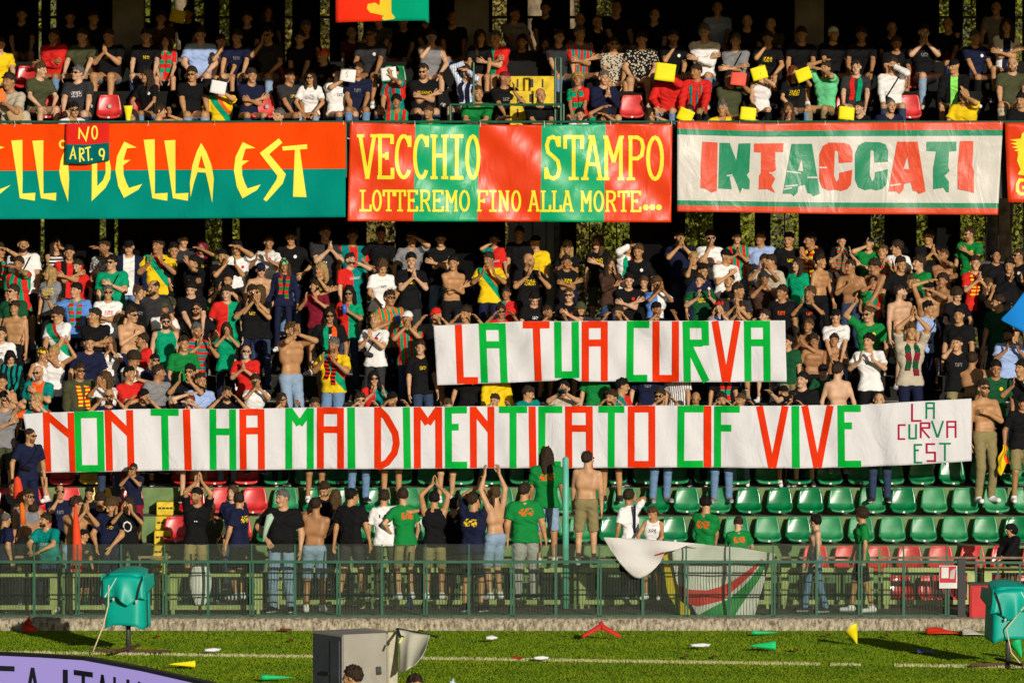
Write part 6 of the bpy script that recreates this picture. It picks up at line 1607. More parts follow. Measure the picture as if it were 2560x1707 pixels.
# ---------------------------------------------------------------- the crowd, one line per person:
# x y pose yaw build hair/colour top/cloth extras | description      (x y: where the head is seen, in the section's own grid)
# extras: k row, rz turn, g sunglasses, b beard, st stubble, sk skin, cap, sc scarf, bag, t lettering, bot trousers, sh shoes, h held thing, y depth
DATA = r'''
@A 0 560 .30608 low
190 170 stand 0 h crop/dark tee/white b bag:dgrey | heavy bearded man in a white shirt with dark straps
-5 215 shadeR 0.8 m short/dark tee/black sc:h:red:green:.05 | man at the left edge wearing a red and green scarf
460 168 eyesR 0 f long/dark tank/h:white:black:.03 | woman in a black and white striped top hiding her eyes
150 330 shadeR 0 m short/dark tee/v:red:green:.075 | man in a broad red and green striped jersey shading his eyes
405 405 stand -1.5 f long/blond tee/print:grey:yellow:.12 | blond woman in a grey top looking left
632 345 stand -0.8 k short/dark tee/red | boy in a plain red jersey looking left
565 235 cross 0 m short/black tee/v:red:black:.1 | youngster in a red and black top behind the red jersey
850 190 shadeR 0 m short/dark tee/floral:white:grey | man in a white patterned shirt shading his eyes
912 318 chestR -0.8 h short/black polo/green g bag:black | smiling man in a green polo with sunglasses and bag strap
1052 190 stand 0 m none/black jacket/centre:navy:white:.09 cap:cap:black | man in a navy jacket over a white jersey wearing a cap
1290 180 stand -0.8 h short/dark tee/sash:yellow:green:red t:CUSANO:black:.24:.0 | big man in a yellow jersey with a green and red sash, top row
1420 215 stand 0 m short/black tee/black | man in black half hidden behind the yellow sash jersey
1650 195 shadeR -0.8 f long/dyed tee/black | woman with dyed red hair shading her eyes
1935 195 shadeR 0 m short/black tee/white | man in a loose white shirt shading his eyes
1815 262 clapface -0.8 m none/black tee/black cap:capback:black | man in a backward black cap clapping at his face
1580 315 eyesR -0.8 s fringe/black tee/black | boy in black with one hand over his face
1495 130 stand 0 m short/black tee/dgrey | man in dark clothes standing in the shade of the top row
620 545 pointL -0.8 m short/black polo/blue sc:h:red:green:.06 h:phone | man in a light blue polo holding out a phone
105 555 stand -0.8 m short/dark tee/dgreen g | man in a dark green shirt and sunglasses at the left
882 560 cross 0 m crop/grey tee/print:white:red:.07 g | man in a white shirt with folded arms and sunglasses
1135 565 stand 0.8 f bun/brown tee/black | woman in black with tied brown hair looking right
1255 520 stand -0.8 m balding/dark tee/dgrey b | bearded man in a grey shirt leaning to look left
1560 530 lookdown -0.8 m fringe/black tee/logo:black:yellow | young man in black with yellow badges looking down
1738 572 stand 0 k bowl/brown tee/kelly | boy with a bowl haircut among taller men
1852 565 stand -0.8 m quiff/dark tee/half:red:green sl | smiling young man in a half red half green shirt
1860 460 clapface 0 m short/black tee/black | dark haired man clapping behind the half red half green shirt
122 690 stand 0 m short/dark none/x sk:a | shirtless man with a chest tattoo at the left
470 742 lookdown -0.8 m short/dark tee/sash:white:green:red g t:CUSANO:black:.24:-.02 | man in a white jersey with a sash looking down
772 752 cross -1.5 m quiff/dark tee/black | young man in a plain black shirt with folded arms looking left
1078 742 chestL 0.8 m short/dark none/x g | shirtless man in sunglasses holding a can
1340 690 stand 0 m none/dark tee/white cap:cap:olive st | man in an olive cap and white shirt
1605 695 hips 0 h buzz/dark tee/black g b | big bearded man in black and sunglasses, hands on hips
1352 800 stand 0 m short/dark tank/green g b bot:shorts:khaki | bearded man in a bright green sleeveless shirt
1610 872 clap 0 m short/grey tee/h:red:teal:.05 st | grey haired man clapping in a hooped red and green shirt
1850 862 clapface 0 f long/dark tee/green | woman in a bright green shirt clapping
1162 948 stand -0.8 k short/dark tee/half:green:red | boy in a green and red jersey looking left
893 985 clapface -1.5 f long/brown tee/white | girl with long brown hair clapping, seen from the side
1095 1105 lookdown 0.8 s curly/dark tee/white | youth with curly dark hair in white looking down
345 1065 phoneR 0.8 f pony/brown tank/white cap:band:yellow | girl with a ponytail and a bright headband
440 1050 raiseR -0.8 f bun/blond tank/white | girl in white with one arm raised beside the ponytail
85 1092 lookdown 0.8 f long/black jacket/v:teal:black:.05 h:cup | woman in a black and green jacket holding a cup
2010 1045 clap 0 m none/white tee/red g b hcw t:x:yellow:.04:.03 | bald man with a white beard clapping in a red shirt
312 1215 chestR 0 m none/dark tee/centre:teal:orange:.1 g st | bald man in a teal and orange jersey wearing sunglasses
652 1205 stand 0 h short/dark jacket/olive g sc:h:yellow:red:.03 | man in an olive jacket with a bright scarf
858 1262 clapface -0.8 f long/brown tee/white g | woman in white and sunglasses raising her hands
1060 1225 eyesR 0 m short/black tee/red | man in red covering his mouth with one hand
1298 1212 stand 1.5 m crop/dark tee/grey | man with cropped hair in a pale shirt looking right
1265 1118 stand 0 m none/dark tee/navy cap:capback:black g | man in a backward black cap and sunglasses
1550 1210 clapface 0 m short/black tee/black g b | bearded man in black lifting his sunglasses
890 1408 hold 0 m none/dark tee/navy g b | bald bearded man in navy behind the long banner
1178 1400 hold 0 m none/black tee/black cap:cap:black | person in a black cap bending over the long banner
1855 1385 hold 0 m crop/dark tee/black b | bearded man in black gripping the long banner
1548 1452 headtop 0 f short/red tee/black | woman with red hair and raised arms above the banner
295 1440 hold -1.5 m crop/blond tee/v:orange:teal:.12 g | blond man in sunglasses holding the banner's left end
40 1432 eyesR 0.8 m short/black tank/grey g k:3 | man in a grey vest and sunglasses at the left edge
15 1290 stand 0 m short/black none/x | shirtless man cut off by the left edge
10 900 stand 0 m short/dark tee/white | man in a white shirt at the left edge
2065 560 stand 0.8 m short/dark tee/black g | man in black and sunglasses looking right
2085 1285 clapface 0 f short/dark tee/white | woman in white clapping left of the jeans
1640 1280 stand 0 m crop/dark tee/lblue | man in a pale blue shirt half hidden in the crowd
730 970 stand 0 m short/black tee/navy | man in navy behind the folded arms
1500 980 stand 0 m short/dark tee/kelly | man in dark green half hidden behind the hooped shirt
@B 640 560 .30608 low
105 150 clap 0.8 m crop/dark tee/white | young man in white in the top row looking right
285 112 hips 0 m short/black tee/logo:black:white | man in black with a small chest mark, top row
565 72 clap 0 h short/dark tee/dgrey t:x:white:.06:-.05 | big man in charcoal clapping in the top row
790 100 stand 0 m short/dark tee/v:red:teal:.13 | man in a red and teal jersey with his face in shade
1020 80 stand 0 m short/dark tee/black | tall man in plain black, top row, face in shade
1272 125 shadeR 0 m short/dark tee/grey | man in a pale grey shirt shading his eyes, top row
1508 125 cross 0 m short/black tee/black | man in black standing deep in the shade
1945 130 shadeL 0 k short/black tee/half:teal:red t:CUSANO:white:.2:-.06 | boy in a teal jersey with white lettering
2150 80 stand 0 m short/black tee/black k:9 | man in black at the foot of the pine trunk
232 340 stand 0 f long/brown jacket/navy cap:beanie:mint sc:h:red:kelly:.07 | woman in a light green beanie and thick scarf
532 370 chinR -0.8 f long/blond tee/black | blond woman resting her chin on her hand
772 295 shadeR 0 m short/dark tee/half:red:teal t:CUSANO:white:.2:.03 | man in a half red half teal jersey shading his eyes
1032 350 lookdown 0 s fringe/brown tee/white | boy with light brown fringe looking down at his hands
1268 300 clap 0 m short/black tee/black pitch | man in black clapping with bowed head
1612 320 cross -0.8 s short/black none/x | shirtless youth with folded arms looking left
1900 290 clap -0.8 m short/dark tee/sash:yellow:green:orange | man in a yellow sash jersey clapping
40 375 stand 0 m none/dark none/x cap:cap:navy g | shirtless man in a navy cap and sunglasses
490 505 stand -1.5 s fringe/dark tee/dred | young man in a maroon shirt looking left
290 602 eyes2 0 m short/brown none/x bot:long:ljeans sc2 k:5 | shirtless man in jeans with both hands at his face
25 560 clapface -0.8 f long/brown tee/black | woman with long hair clapping beside the shirtless man
760 565 chestR 0 f long/black tee/half:red:green g h:cup | woman in sunglasses and jersey holding a blue cup
1092 608 chestL 0 m short/dark tee/v:orange:green:.045 g h:cup | man in orange and green stripes with a blue cup
2045 570 stand 0 k short/dark tee/half:teal:red | smiling boy right of the yellow sash jersey
602 745 stand 0 m long/black tee/print:black:white:.1 g sc:half:green:orange | long haired man in black with an open scarf
972 790 clap 0 m quiff/blond tee/white b bag:dgrey bot:long:dgrey | blond bearded man in white with a crossbody bag
1235 770 clapface -0.8 m none/dark tee/v:green:red:.05 cap:cap:white | man in a white cap and striped jersey clapping
1470 745 hold 0 m none/dark tee/black cap:cap:red | man in a red cap at the short banner's left corner
1345 1010 stand -0.8 m short/dark tee/black k:5 | man in black holding the short banner's left end
1712 735 hold -0.8 m short/dark tee/grey | man peering over the short banner
2002 712 hold 0 f bun/dark tee/red g | woman in sunglasses peering over the short banner
632 992 clap 0 h short/grey tee/sash:yellow:green:red st sc:h:red:black:.03 | grey haired man in yellow clapping with a scarf
962 1262 stand 0 f long/black tee/half:red:teal g | woman with long black hair and sunglasses in a jersey
212 1432 hold 0 f long/dark tee/black g | woman in dark sunglasses behind the long banner
852 1440 hold 0 m quiff/dark tee/dgrey g | man in mirrored sunglasses peeking over the long banner
1110 1432 hold -0.8 m none/black tee/black cap:cap:black st | man in a black cap peeking over the long banner
1950 1442 hold -0.8 k short/dark tee/black | boy peeking over the long banner below the yellow top
1565 1490 hold 0 m short/brown tee/black k:3 | brown hair just showing above the long banner
1740 1160 stand 0 m short/dark tee/black k:5 bot:long:navy | person in black behind the short banner
1965 1160 stand 0 m short/dark jacket/yellow k:5 bot:long:black | person in a yellow top behind the short banner
480 1480 hold 0 m short/dark tee/black k:3 | dark hair just showing beside the grey trousers
@C 1280 560 .30608 low
188 150 stand -0.8 m none/dark polo/yellow cap:cap:black st | man in a yellow polo and black cap in the top row
452 190 stand 0 f long/blond tee/print:black:yellow:.1 g | blond woman in black with sunglasses on
700 150 chestR -0.8 f long/brown tee/print:black:yellow:.1 | woman with long brown hair in black, yellow print
945 185 shadeL 0 f long/dark jacket/white sc:half:green:red | woman in a white jacket shading her eyes
1030 225 stand 0 f short/brown tee/black | face half hidden behind the white jacket
1370 108 clapface 0 m short/black tee/navy | man in navy with hands before his face
1620 115 chinL 0 m short/dark tee/print:white:pink:.06 g b | bearded man in white and sunglasses, hand on chin
1838 112 clap 0 k short/black tee/v:red:green:.06 | boy in red and green stripes, top row right
2030 112 stand -0.8 m crop/dark tee/lblue | young man in a light blue shirt, top row
140 300 clap 0.8 m none/dark tee/print:black:yellow:.09 st | bald man in black with yellow print clapping
445 312 cross 0 f short/dark tee/print:black:yellow:.08 | woman in black with folded arms
803 330 chinR 0.8 f long/dark long/brown | woman in a brown sweater looking right
1482 285 phoneL -0.8 m crop/blond tee/black | youth with bleached hair holding a phone
1752 262 chestL 0.8 m none/black tee/white cap:cap:black | man in a black cap and white shirt bending his head
1560 385 stand 0 m short/black tee/navy | dark hair half hidden behind the bleached youth
952 462 cross 0 m short/black tee/logo:black:red | young man in black with folded arms and red badge
1182 490 clapface 0 s curly/brown tee/half:blue:white | boy with big curly hair clapping
1078 478 stand -0.8 k short/brown tee/black | boy between the curly hair and the folded arms
1532 465 clap -0.8 m short/dark tee/print:dgreen:yellow:.07 | youth in dark green clapping and looking left
1772 460 stand 0 s short/dark tee/black | boy with wet dark hair in black
1850 545 clap 1.5 s short/dark tee/dgrey | boy in profile looking right with raised hands
2062 305 stand 0 s fringe/dark tee/beige | boy in a beige shirt left of the shirtless group
2060 450 clapface 0 m none/dark tee/brown cap:beanie:dgrey | man in a grey beanie clasping his hands
182 612 lookdown 0 m short/black tee/print:black:white:.05 | man in black with white marks looking down
290 722 hold 0 m crop/dark tee/black b | bearded man behind the short banner
465 582 stand 0 m crop/brown tee/print:black:orange:.08 g sk:d | sunburnt man in pink sunglasses
560 690 stand 0 m none/dark tee/dgrey cap:bucket:olive | person under an olive bucket hat
868 722 hold 0 k fringe/dark tee/black | boy with fringe peeking over the short banner
1182 700 hold 0 m short/black tee/black cap2 | man with a black face mask over the short banner
1700 672 clapface -0.8 f long/dark tee/lblue cap:cap:red | woman in a red cap above the short banner
1872 692 clapface 0.8 m short/dark tee/black | dark haired man clapping in profile above the banner
2062 752 hold -0.8 k short/dark tee/black | face at the short banner's right end
135 1385 lookdown 0.8 m short/dark jacket/teal k:4 | man in a green jacket looking down between the banners
428 1345 photo 0 m short/black tee/beige h:camera k:4 | photographer in beige raising a camera between the banners
812 1420 hold -0.8 m short/dark tee/black | dark haired man peeking over the banner, mid right
1205 1408 hold -0.8 m short/dark tee/black g b | bearded man in sunglasses between the two banners
905 1325 stand 0.8 m short/black tee/half:teal:red k:4 | man with a green and red shirt between the banners
1500 1425 lookdown 0 m none/brown tee/black k:4 | bowed balding head between the banners
1712 1440 hold 0 m short/dark tee/black | dark hair behind the long banner near the letter f
1870 1440 hold -0.8 k short/brown tee/black | brown haired face behind the long banner
680 1170 stand 0 m short/dark tee/kelly k:5 bot:shorts:olive | person in olive shorts behind the short banner
1350 1170 stand 0 m short/dark tee/v:grey:white:.02 k:5 | person in a pale striped top behind the short banner
1110 1160 stand 0 m short/dark tee/navy k:5 bot:long:ljeans | person in pale jeans behind the short banner
1730 1165 stand 0 m short/dark tee/black k:5 sc:h:red:green:.1 | person with a scarf at the waist behind the short banner
@D 1920 560 .30608 low
168 128 stand -0.8 m crop/dark tee/black | man in black in the top row looking left
342 130 clap -0.8 m short/dark tee/black sc:h:yellow:red:.04 | man with a yellow and red scarf, top row
600 140 stand 0 k short/black tee/black sc:h:red:green:.04 | boy with a red and green scarf, top row
822 160 eyesL 0 m none/black tee/kelly cap:capback:black | man in green and a black cap holding his face
1052 190 stand -1.5 s bowl/dark tee/white | boy in white with bowl haircut looking left
1312 105 clap -0.8 m short/dark tee/black t:TERNANA:yellow:.26:.0 | man in black with yellow capitals across the chest
1640 85 stand -0.8 m crop/dark tee/logo:kelly:yellow g st | tall man in green with a round badge, top row
1860 260 stand 0 m none/black jacket/black cap:hood:black | person wrapped in a black hood
20 310 stand -0.8 s short/dark tee/beige | boy in a pale shirt above the short banner's end
240 335 stand -0.8 f long/dark tee/green | woman in a bright green top between dark shirts
432 308 stand 0 s short/dark none/x | slim shirtless boy, first of the bare chested group
532 322 chestR 0 k fringe/brown tee/black sc:white | boy with a white scarf beside bare shoulders
672 350 chestL -0.8 m crop/dark none/x sk:b | tanned shirtless man clasping his hands
935 230 stand -0.8 m crop/brown none/x sc:h:red:green:.05 | shirtless man with a red and green scarf
868 345 lookdown -0.8 m short/dark none/x | shirtless youth bending his dark head
1232 320 chestL -0.8 s fringe/dark tee/logo:kelly:yellow | boy in green pressing a fist to his chest
1430 262 eyesR -0.8 s crop/brown none/x sk:b | shirtless boy with a hand at his eyes
1692 322 clap 0 s short/dark tee/red sc:h:red:yellow:.03 | boy in red with a striped scarf clapping
1972 340 clap -0.8 h short/black long/black | heavy youth in black clapping at the right
2045 262 stand -0.8 m crop/dark tee/black g | man in sunglasses at the right edge, in shade
112 562 stand -0.8 m short/dark tee/print:black:orange:.06 | youth in black with coloured letters looking left
342 570 clapface -0.8 s fringe/brown tee/print:black:orange:.05 | boy in black with fair fringe clapping
858 485 eyesL -0.8 m short/black tee/kelly sc:half:teal:red | person in green with a scarf over the face
1082 560 stand 0.8 m crop/dark none/x st | shirtless bearded youth looking right
1312 530 headtop 0 s none/dark none/x cap:cap:black | shirtless boy in a black cap with raised arms
1425 465 stand 0 s curly/dark none/x sk:b | shirtless boy with dark curls
1542 582 lookdown 0 s curly/dark tee/print:black:yellow:.1 | curly haired boy in a black and yellow jersey
1800 500 chinL 0 f long/brown tee/black | woman resting her face on her hand at the right
1882 640 stand -1.5 m short/dark tee/dgreen | man in dark green in profile in deep shade
822 735 raiseL -0.8 m buzz/brown tee/logo:kelly:yellow g | man in green raising a fist
555 762 lookdown 0 s crop/black tee/white | boy in a plain white shirt with bowed head
1312 690 hipR 0 m short/black polo/lblue bag:black | man in a pale blue polo with a black strap
330 832 stand 0 s fringe/brown none/x | shirtless fair fringed boy right of the short banner
542 950 stand -0.8 s fringe/dark none/x | shirtless boy standing before the bowed white shirt
372 952 stand 0 s bowl/dark none/x | shirtless boy next to the short banner's end
822 960 stand -0.8 m fringe/black tee/white | young man in a long white shirt crossed by shadow
1165 880 clapup 0 m short/brown tee/beige sc:h:dred:dgreen:.12 k:5 | person in beige with scarf clapping overhead
1545 975 phoneL -0.8 m short/black tee/black | man in black turning away with hand at face
1965 905 clap -0.8 m short/dark tee/lblue b | bearded man in a pale shirt clapping at the right
450 1205 lookdown 0 k short/black tee/logo:dgreen:yellow | boy in a dark green shirt above the long banner
572 1200 stand -0.8 s short/dark none/x rz:170 | bare back of a boy above the long banner
1862 1180 stand 0 m short/black tee/logo:dgreen:yellow | man in dark green with a badge in deep shade
2065 1180 clap -0.8 m short/black tee/black | man in black at the lower right edge, in shade
1760 1345 stand 0 m short/dark none/x g st bot:long:khaki k:3 | shirtless man in khaki trousers right of the long banner
905 1440 hold 0 m none/brown tee/black | bald head rising behind the long banner
215 1425 hold -1.5 f bun/dark tee/black | woman in profile behind the long banner
160 965 raiseL -0.8 m short/black tee/dgreen k:6 | man in green reaching for the short banner's end
130 1375 stand 0 m none/black tee/black cap:cap:black | person in a black cap below the short banner's end
1670 1110 stand 0 m short/dark none/x rz:160 | shirtless man seen from behind in the shade
280 1275 pointL -0.8 m short/black tee/black | man in black stretching an arm to the short banner
1560 745 stand 0 m short/black tee/black | man in black behind the pale blue polo
2080 1450 stand -0.8 m none/dark tee/black cap:cap:black bot:shorts:khaki k:3 sh:white h:bag | man in black shorts set at the right edge by the seats
1085 330 stand 0 m short/dark tee/black | dark haired man behind the clapping green shirts
1160 480 stand 0.8 m short/brown tee/black | brown haired man behind the bare shoulders
@E 0 1160 .34877 front
218 -205 stand 0.8 m buzz/dark tee/navy g st bag:black bot:long:navy k:2 | man in navy with sunglasses standing before the banner
205 238 stand 0.8 m short/dark tank/grey g Y:2.0 | man in a grey vest and sunglasses behind the fence
428 200 phoneL 0 m balding/dark tee/navy g Y:2.45 | balding man in navy and sunglasses near the red seat
240 330 stand 0 s crop/dark none/x rz:175 Y:1.9 | bare back of a boy near the left fence
45 395 stand 0.8 h balding/grey tee/navy rz:120 Y:.75 | older man in navy at the left edge seen from behind
322 405 railw -0.8 h short/dark tee/teal b Y:.85 t:CUSANO:white:.22:-.07 bot:long:djeans | bearded man in dark teal jersey leaning on the fence
552 290 clapface 1.5 m short/dark none/x g rz:35 Y:.95 bot:shorts:ljeans | shirtless man with sunglasses behind the rolled red flag
720 262 lookdown 0 m short/dark tee/navy b Y:2.2 | dark haired man in navy bending in the crowd
800 300 lookdown -0.8 h curly/brown tee/navy rz:-25 Y:1.3 bot:long:navy | big man with brown curls bending forward
955 125 clapface 0 m short/dark tee/navy g k:2 bot:shorts:dred | man in navy and maroon shorts clapping on the steps
918 285 clapface -0.8 f long/dark tee/black t:O:white:.16:-.05 Y:1.15 bot:long:black | woman in black with a round chest print clapping
1408 228 clapup -0.8 m short/black tee/black st Y:1.0 t:x:white:.05:.0 bot:shorts:khaki sh:white | man in black clapping above his head behind the fence
1712 255 phoneL -1.5 m crop/dark tee/backprint:navy:yellow b rz:-125 Y:.7 bot:shorts:black sh:white | bearded man in navy with lime back print
1668 205 stand -0.8 f long/brown tee/navy Y:2.2 | woman with brown hair behind the navy back print
100 160 stand 0 m short/black tee/black k:1 | man in black at the left among the red seats
600 520 stand 0.8 m short/black tee/dgrey Y:.7 bot:shorts:black sh:black | man in charcoal close behind the fence left of the teal device
130 330 stand -0.8 m crop/dark tee/black Y:2.3 g | man in black with sunglasses behind the leaning teal jersey
640 210 stand 0 m short/black tee/black k:1 | dark haired man above the bare back by the yellow steps
1500 330 stand -0.8 m short/brown tee/olive Y:2.2 | man in olive between the raised arms and the lime print
@F 640 1160 .34877 front
188 245 hipL -0.8 h short/grey polo/black Y:.75 bot:long:ljeans sh:black | grey haired man in a black polo leaning on the fence
490 182 lookdown -0.8 m quiff/dark tee/black b Y:2.2 k:1 | bearded young man looking down among the green seats
428 295 eyesR 0 m buzz/dark none/x rz:178 Y:.75 bot:shorts:ljeans sh:white sk:b | tanned bare back above denim shorts
690 232 relaxR -0.8 m short/black tee/black rz:150 Y:.8 bot:shorts:dgrey sh:dgrey | man in black with grey shorts seen from behind
572 235 stand 0 f long/brown tee/black rz:170 Y:2.1 | brown haired woman seen from behind
918 240 sideL 0 s short/dark tee/white rz:172 Y:.8 t:12:navy:.17:-.02:b bot:long:olive sh:dgrey | boy in white with number twelve on his back
1052 230 hipR -0.8 s short/dark tee/backprint:kelly:orange rz:-155 Y:.75 bot:shorts:khaki sh:white | boy in green embraced by the number twelve
1278 250 clapup 0 m short/black tank/black rz:178 Y:.75 bot:shorts:khaki sh:white | man in a black vest clapping overhead, seen from behind
1565 262 clapup -0.8 m short/dark tee/backprint:navy:yellow rz:160 Y:.8 bot:shorts:dgrey sh:black | man in navy with raised arms seen from behind
1715 215 up -1.5 m pony/brown none/x g rz:-140 Y:.8 bot:shorts:ljeans sh:white | lean shirtless man with grey sideburns raising both arms
1420 300 stand 0 f short/dark tee/black rz:170 Y:1.9 | dark haired person behind the raised arms
@G 1280 1160 .34877 front
92 195 stand -0.8 h short/dark tee/backprint:kelly:orange rz:178 Y:.8 bot:long:white2 | heavy man in green with orange back print
247 -62 stand 0 m long/dark tee/backprint:kelly:orange cap:cap:brown rz:182 y:1.2 bot:shorts:ljeans sh:white | person with long dark hair in green up on the barrier
545 -35 stand -0.8 m crop/dark none/x rz:178 y:1.25 bot:shorts:khaki sh:white g | shirtless man in khaki shorts standing on the barrier
838 235 phoneL -1.5 s short/dark tee/white rz:-150 Y:1.0 t:1:navy:.05:-.02:b bot:long:black | boy in a white jersey with number one
1008 352 lookdown -0.8 k quiff/brown tank/print:white:navy:.07 rz:-20 Y:.75 bot:shorts:black | small boy in a white sleeveless shirt
1388 292 lookdown 0.8 s short/black tee/backprint:kelly:orange rz:165 Y:1.2 bot:long:black | boy in green bowing among the green seats
1622 428 lookdown 0 s short/dark tee/backprint:kelly:orange rz:175 Y:1.1 bot:long:black | boy in green sitting low behind the white flag
@H 1920 1160 .34877 front
338 412 relaxR -1.5 s short/black none/x rz:-75 Y:.8 bot:long:jeans sh:dgrey | shirtless boy in jeans walking left behind the fence
668 362 relaxR -1.5 s curly/dark tee/backprint:kelly:orange rz:-85 Y:.8 bot:shorts:black sh:white | curly haired boy in dark green walking left
1740 470 lookdown -0.8 h short/black long/black rz:-60 Y:2.0 cap:hood:black | person in black bending over the last green seats
@U 0 0 .36565 up
0 305 sit 0 m short/dark tee/yellow k:2 | man in yellow cut by the left edge, upper tier
365 250 sitcross 0 m short/dark jacket/red k:2 bot:long:jeans | man in a bright red jacket with folded arms
740 248 sitclap 0 h short/dark tee/black k:2 bot:shorts:grey | heavy man in black and grey shorts, upper tier
1130 285 sitlap 0 f long/dark tee/v:red:grey:.08 k:2 sc:h:green:red:.08 bot:shorts:djeans | woman in a red vest with a green scarf
1370 240 sitlap 0 h short/dark tee/lblue k:2 bot:long:black | man in a pale blue shirt half in shade
1510 285 sitchin 0 f short/dark tee/brown k:2 | person resting chin on fist beside the pale blue shirt
1830 240 sitchin 0 m crop/dark tee/dgrey k:2 g bot:long:ljeans | man in pale jeans leaning his chin on a hand
530 502 sithips -0.8 h short/grey tee/print:dgrey:white:.09 k:1 g bot:long:djeans | grey haired man in a printed dark shirt, upper tier
505 752 sitrail 0 m short/black tee/white k:0 g | person in sunglasses peeking over the balcony rail
60 560 sitclap 0 m short/dark tee/beige k:0 h:paper:orange | person hidden behind an orange sheet, upper left
110 700 sitclap 0.8 m short/grey tee/beige k:0 h:paper:brown | man in beige holding cardboard, upper left
1312 510 sithips -0.8 h short/dark polo/black k:1 g bot:long:ljeans | man in a black polo with white collar and sunglasses
1505 590 sitpaperR 0 m short/dark tee/sash:yellow:green:orange k:1 h:paper:white bot:long:djeans | man in a yellow sash jersey behind white paper
1095 762 siteyes 0.8 f bun/dark tank/red k:0 | woman shading her face at the balcony rail
905 800 sitpaperR 0 f long/dark tee/purple k:0 h:cone:yellow | person in purple holding a yellow paper cone
2120 530 sitlap 0 f long/dark tee/print:white:grey:.09 k:1 g bot:long:ljeans | woman in white with a grey heart on her shirt
2310 510 sitpaperL 0 m short/dark tee/white k:1 h:paper:white bot:long:djeans | man in white hiding behind a newspaper
1905 795 siteyes -0.8 m short/grey tee/dgrey k:0 | grey haired man resting his face at the rail
2210 385 sitlap -0.8 m none/dark tee/black k:2 cap:cap:orange | man in an orange cap, upper tier
150 105 sit 0 m short/dark tee/black k:4 | man in deep shade at the far upper left
1100 130 sit 0 m short/dark tee/brown k:3 | man in brown deep in the shade right of the column
1285 95 sitpaperL 0 m short/black tee/black k:4 h:paper:yellow | shaded person holding up a dim yellow sheet
2090 190 sit 0 m short/grey tee/black k:3 | older man deep in the shade left of the flag
640 130 sit 0 m short/dark tee/navy k:3 | man in the shade left of the column
930 90 sit 0 m short/dark tee/black k:4 | man in black in front of the left column
1690 130 sit 0 m short/dark tee/black k:3 | man in black in the shade above pale jeans
480 120 sit 0 m short/dark tee/black k:4 | man in black in the back row, left
1830 80 sit 0 f long/dark tee/navy k:4 | woman in the shade in the back row, left
1000 520 sitlap -0.8 f long/dark tee/black k:1 bot:long:jeans | woman in black beside the polo with white collar
1720 520 sitcross 0 m short/dark tee/navy k:1 bot:long:djeans | man in navy by the single red seat, upper left
280 480 sitlap 0.8 m short/brown tee/olive k:1 bot:shorts:khaki | man in olive leaning beside the printed dark shirt
1000 250 sit 0 m short/dark tee/black k:2 bot:long:djeans | man in black left of the red vest
1620 255 sit 0 m short/dark tee/navy k:2 bot:long:djeans | man in navy left of the dark chin leaning man
2050 265 sitlap 0 m short/dark tee/black k:2 bot:long:ljeans | man in black left of the orange cap
560 250 sit 0 m short/dark tee/olive k:2 bot:long:black | man in olive between the red jacket and grey shorts
1980 520 sitlap 0 m short/dark tee/dgrey k:1 bot:long:black | man in dark grey left of the grey heart shirt
@V 850 0 .36565 up
210 235 sit 0 m short/dark tee/dgrey k:2 g bot:shorts:khaki | man in a dark shirt and khaki shorts, upper tier
625 255 sitchin 0 m short/dark tank/grey k:2 | man in a grey vest holding his chin
365 500 siteyes 0 m none/dark tee/v:teal:red:.07 k:1 cap:cap:black h:paper:white bot:long:djeans | man in teal and red hiding behind a magazine
570 490 sitcross -0.8 h crop/dark tee/black k:1 g st t:CUSANO:yellow:.24:.0 bot:long:djeans | big man in a black jersey with yellow lettering
385 695 sitrail 0 k bowl/black tee/v:red:green:.07 k:0 | boy in a red and green jersey on the balcony rail
605 770 sitrail -0.8 k short/brown tee/kelly k:0 | boy in green chewing his hands on the rail
862 490 sithead 0.8 f bun/dark long/v:lblue:white:.02 k:1 sc:navy bot:long:beige | person in a pale striped shirt covering the head
940 640 sitrail 0.8 m crop/brown tee/kelly k:0 | man in dark green leaning both arms on the guard rail
1062 262 sitcross 0 m crop/grey tee/half:green:red k:2 bot:shorts:dgrey | man in red and green with knees drawn up
1130 540 sitchinR 0.8 m none/dark tee/black k:1 cap:bandana:dred | man in a maroon bandana leaning on his hand
1372 655 sitrail 0 m none/dark tee/black k:0 | bald man with folded arms on the guard rail
1640 232 sitcross 0 m short/grey tee/v:red:teal:.05 k:2 bot:long:djeans | man in red and teal stripes with folded arms
1872 305 sitlap 0 m short/dark tee/floral:black:beige k:2 g | man in a floral shirt and blue mirrored sunglasses
2062 275 sitlap 0 h short/dark tee/floral:beige:black k:2 | man in a black on cream printed shirt
1628 545 sitlap 0 f curly/blond tee/half:green:red k:1 sc:h:red:green:.1 | girl with curly fair hair in green and red
1805 535 sitclap 0 m short/grey long/navy k:1 | grey haired man with glasses in a navy jacket
1640 785 sitrail 0 k fringe/black tee/white k:0 | boy with black fringe low at the balcony rail
1800 800 sithead 0 f long/dark tee/green k:0 | person with both hands on the head at the rail
2245 490 sitpaperR 0 m none/dark jacket/red k:1 cap:cap:black h:paper:yellow bot:long:jeans | person in red behind a big yellow card
2125 790 siteyes 0 f long/dark tee/black k:0 | long haired person bowed at the rail beside yellow
1195 100 sit 0 m short/dark tee/grey k:4 | man in a pale shirt in the dark above the stairs
1405 60 sit 0 m short/black tee/black k:5 | standing man silhouetted above the yellow stairs
1640 140 sit 0 m short/dark tee/black k:4 | shaded man above the red and teal stripes
1890 60 sit 0 h short/black tee/print:black:grey:.1 k:5 | big man in a black printed shirt in deep shade
1245 290 sit 0 m short/dark tee/dgrey k:3 bot:shorts:dgrey | man sitting on the yellow stairs with bare legs
1405 300 sit 0 f long/dark tee/dgrey k:3 bot:shorts:black | woman sitting on the yellow stairs
2150 110 sit 0 m short/dark tee/black k:4 | man in black in the back row right of centre
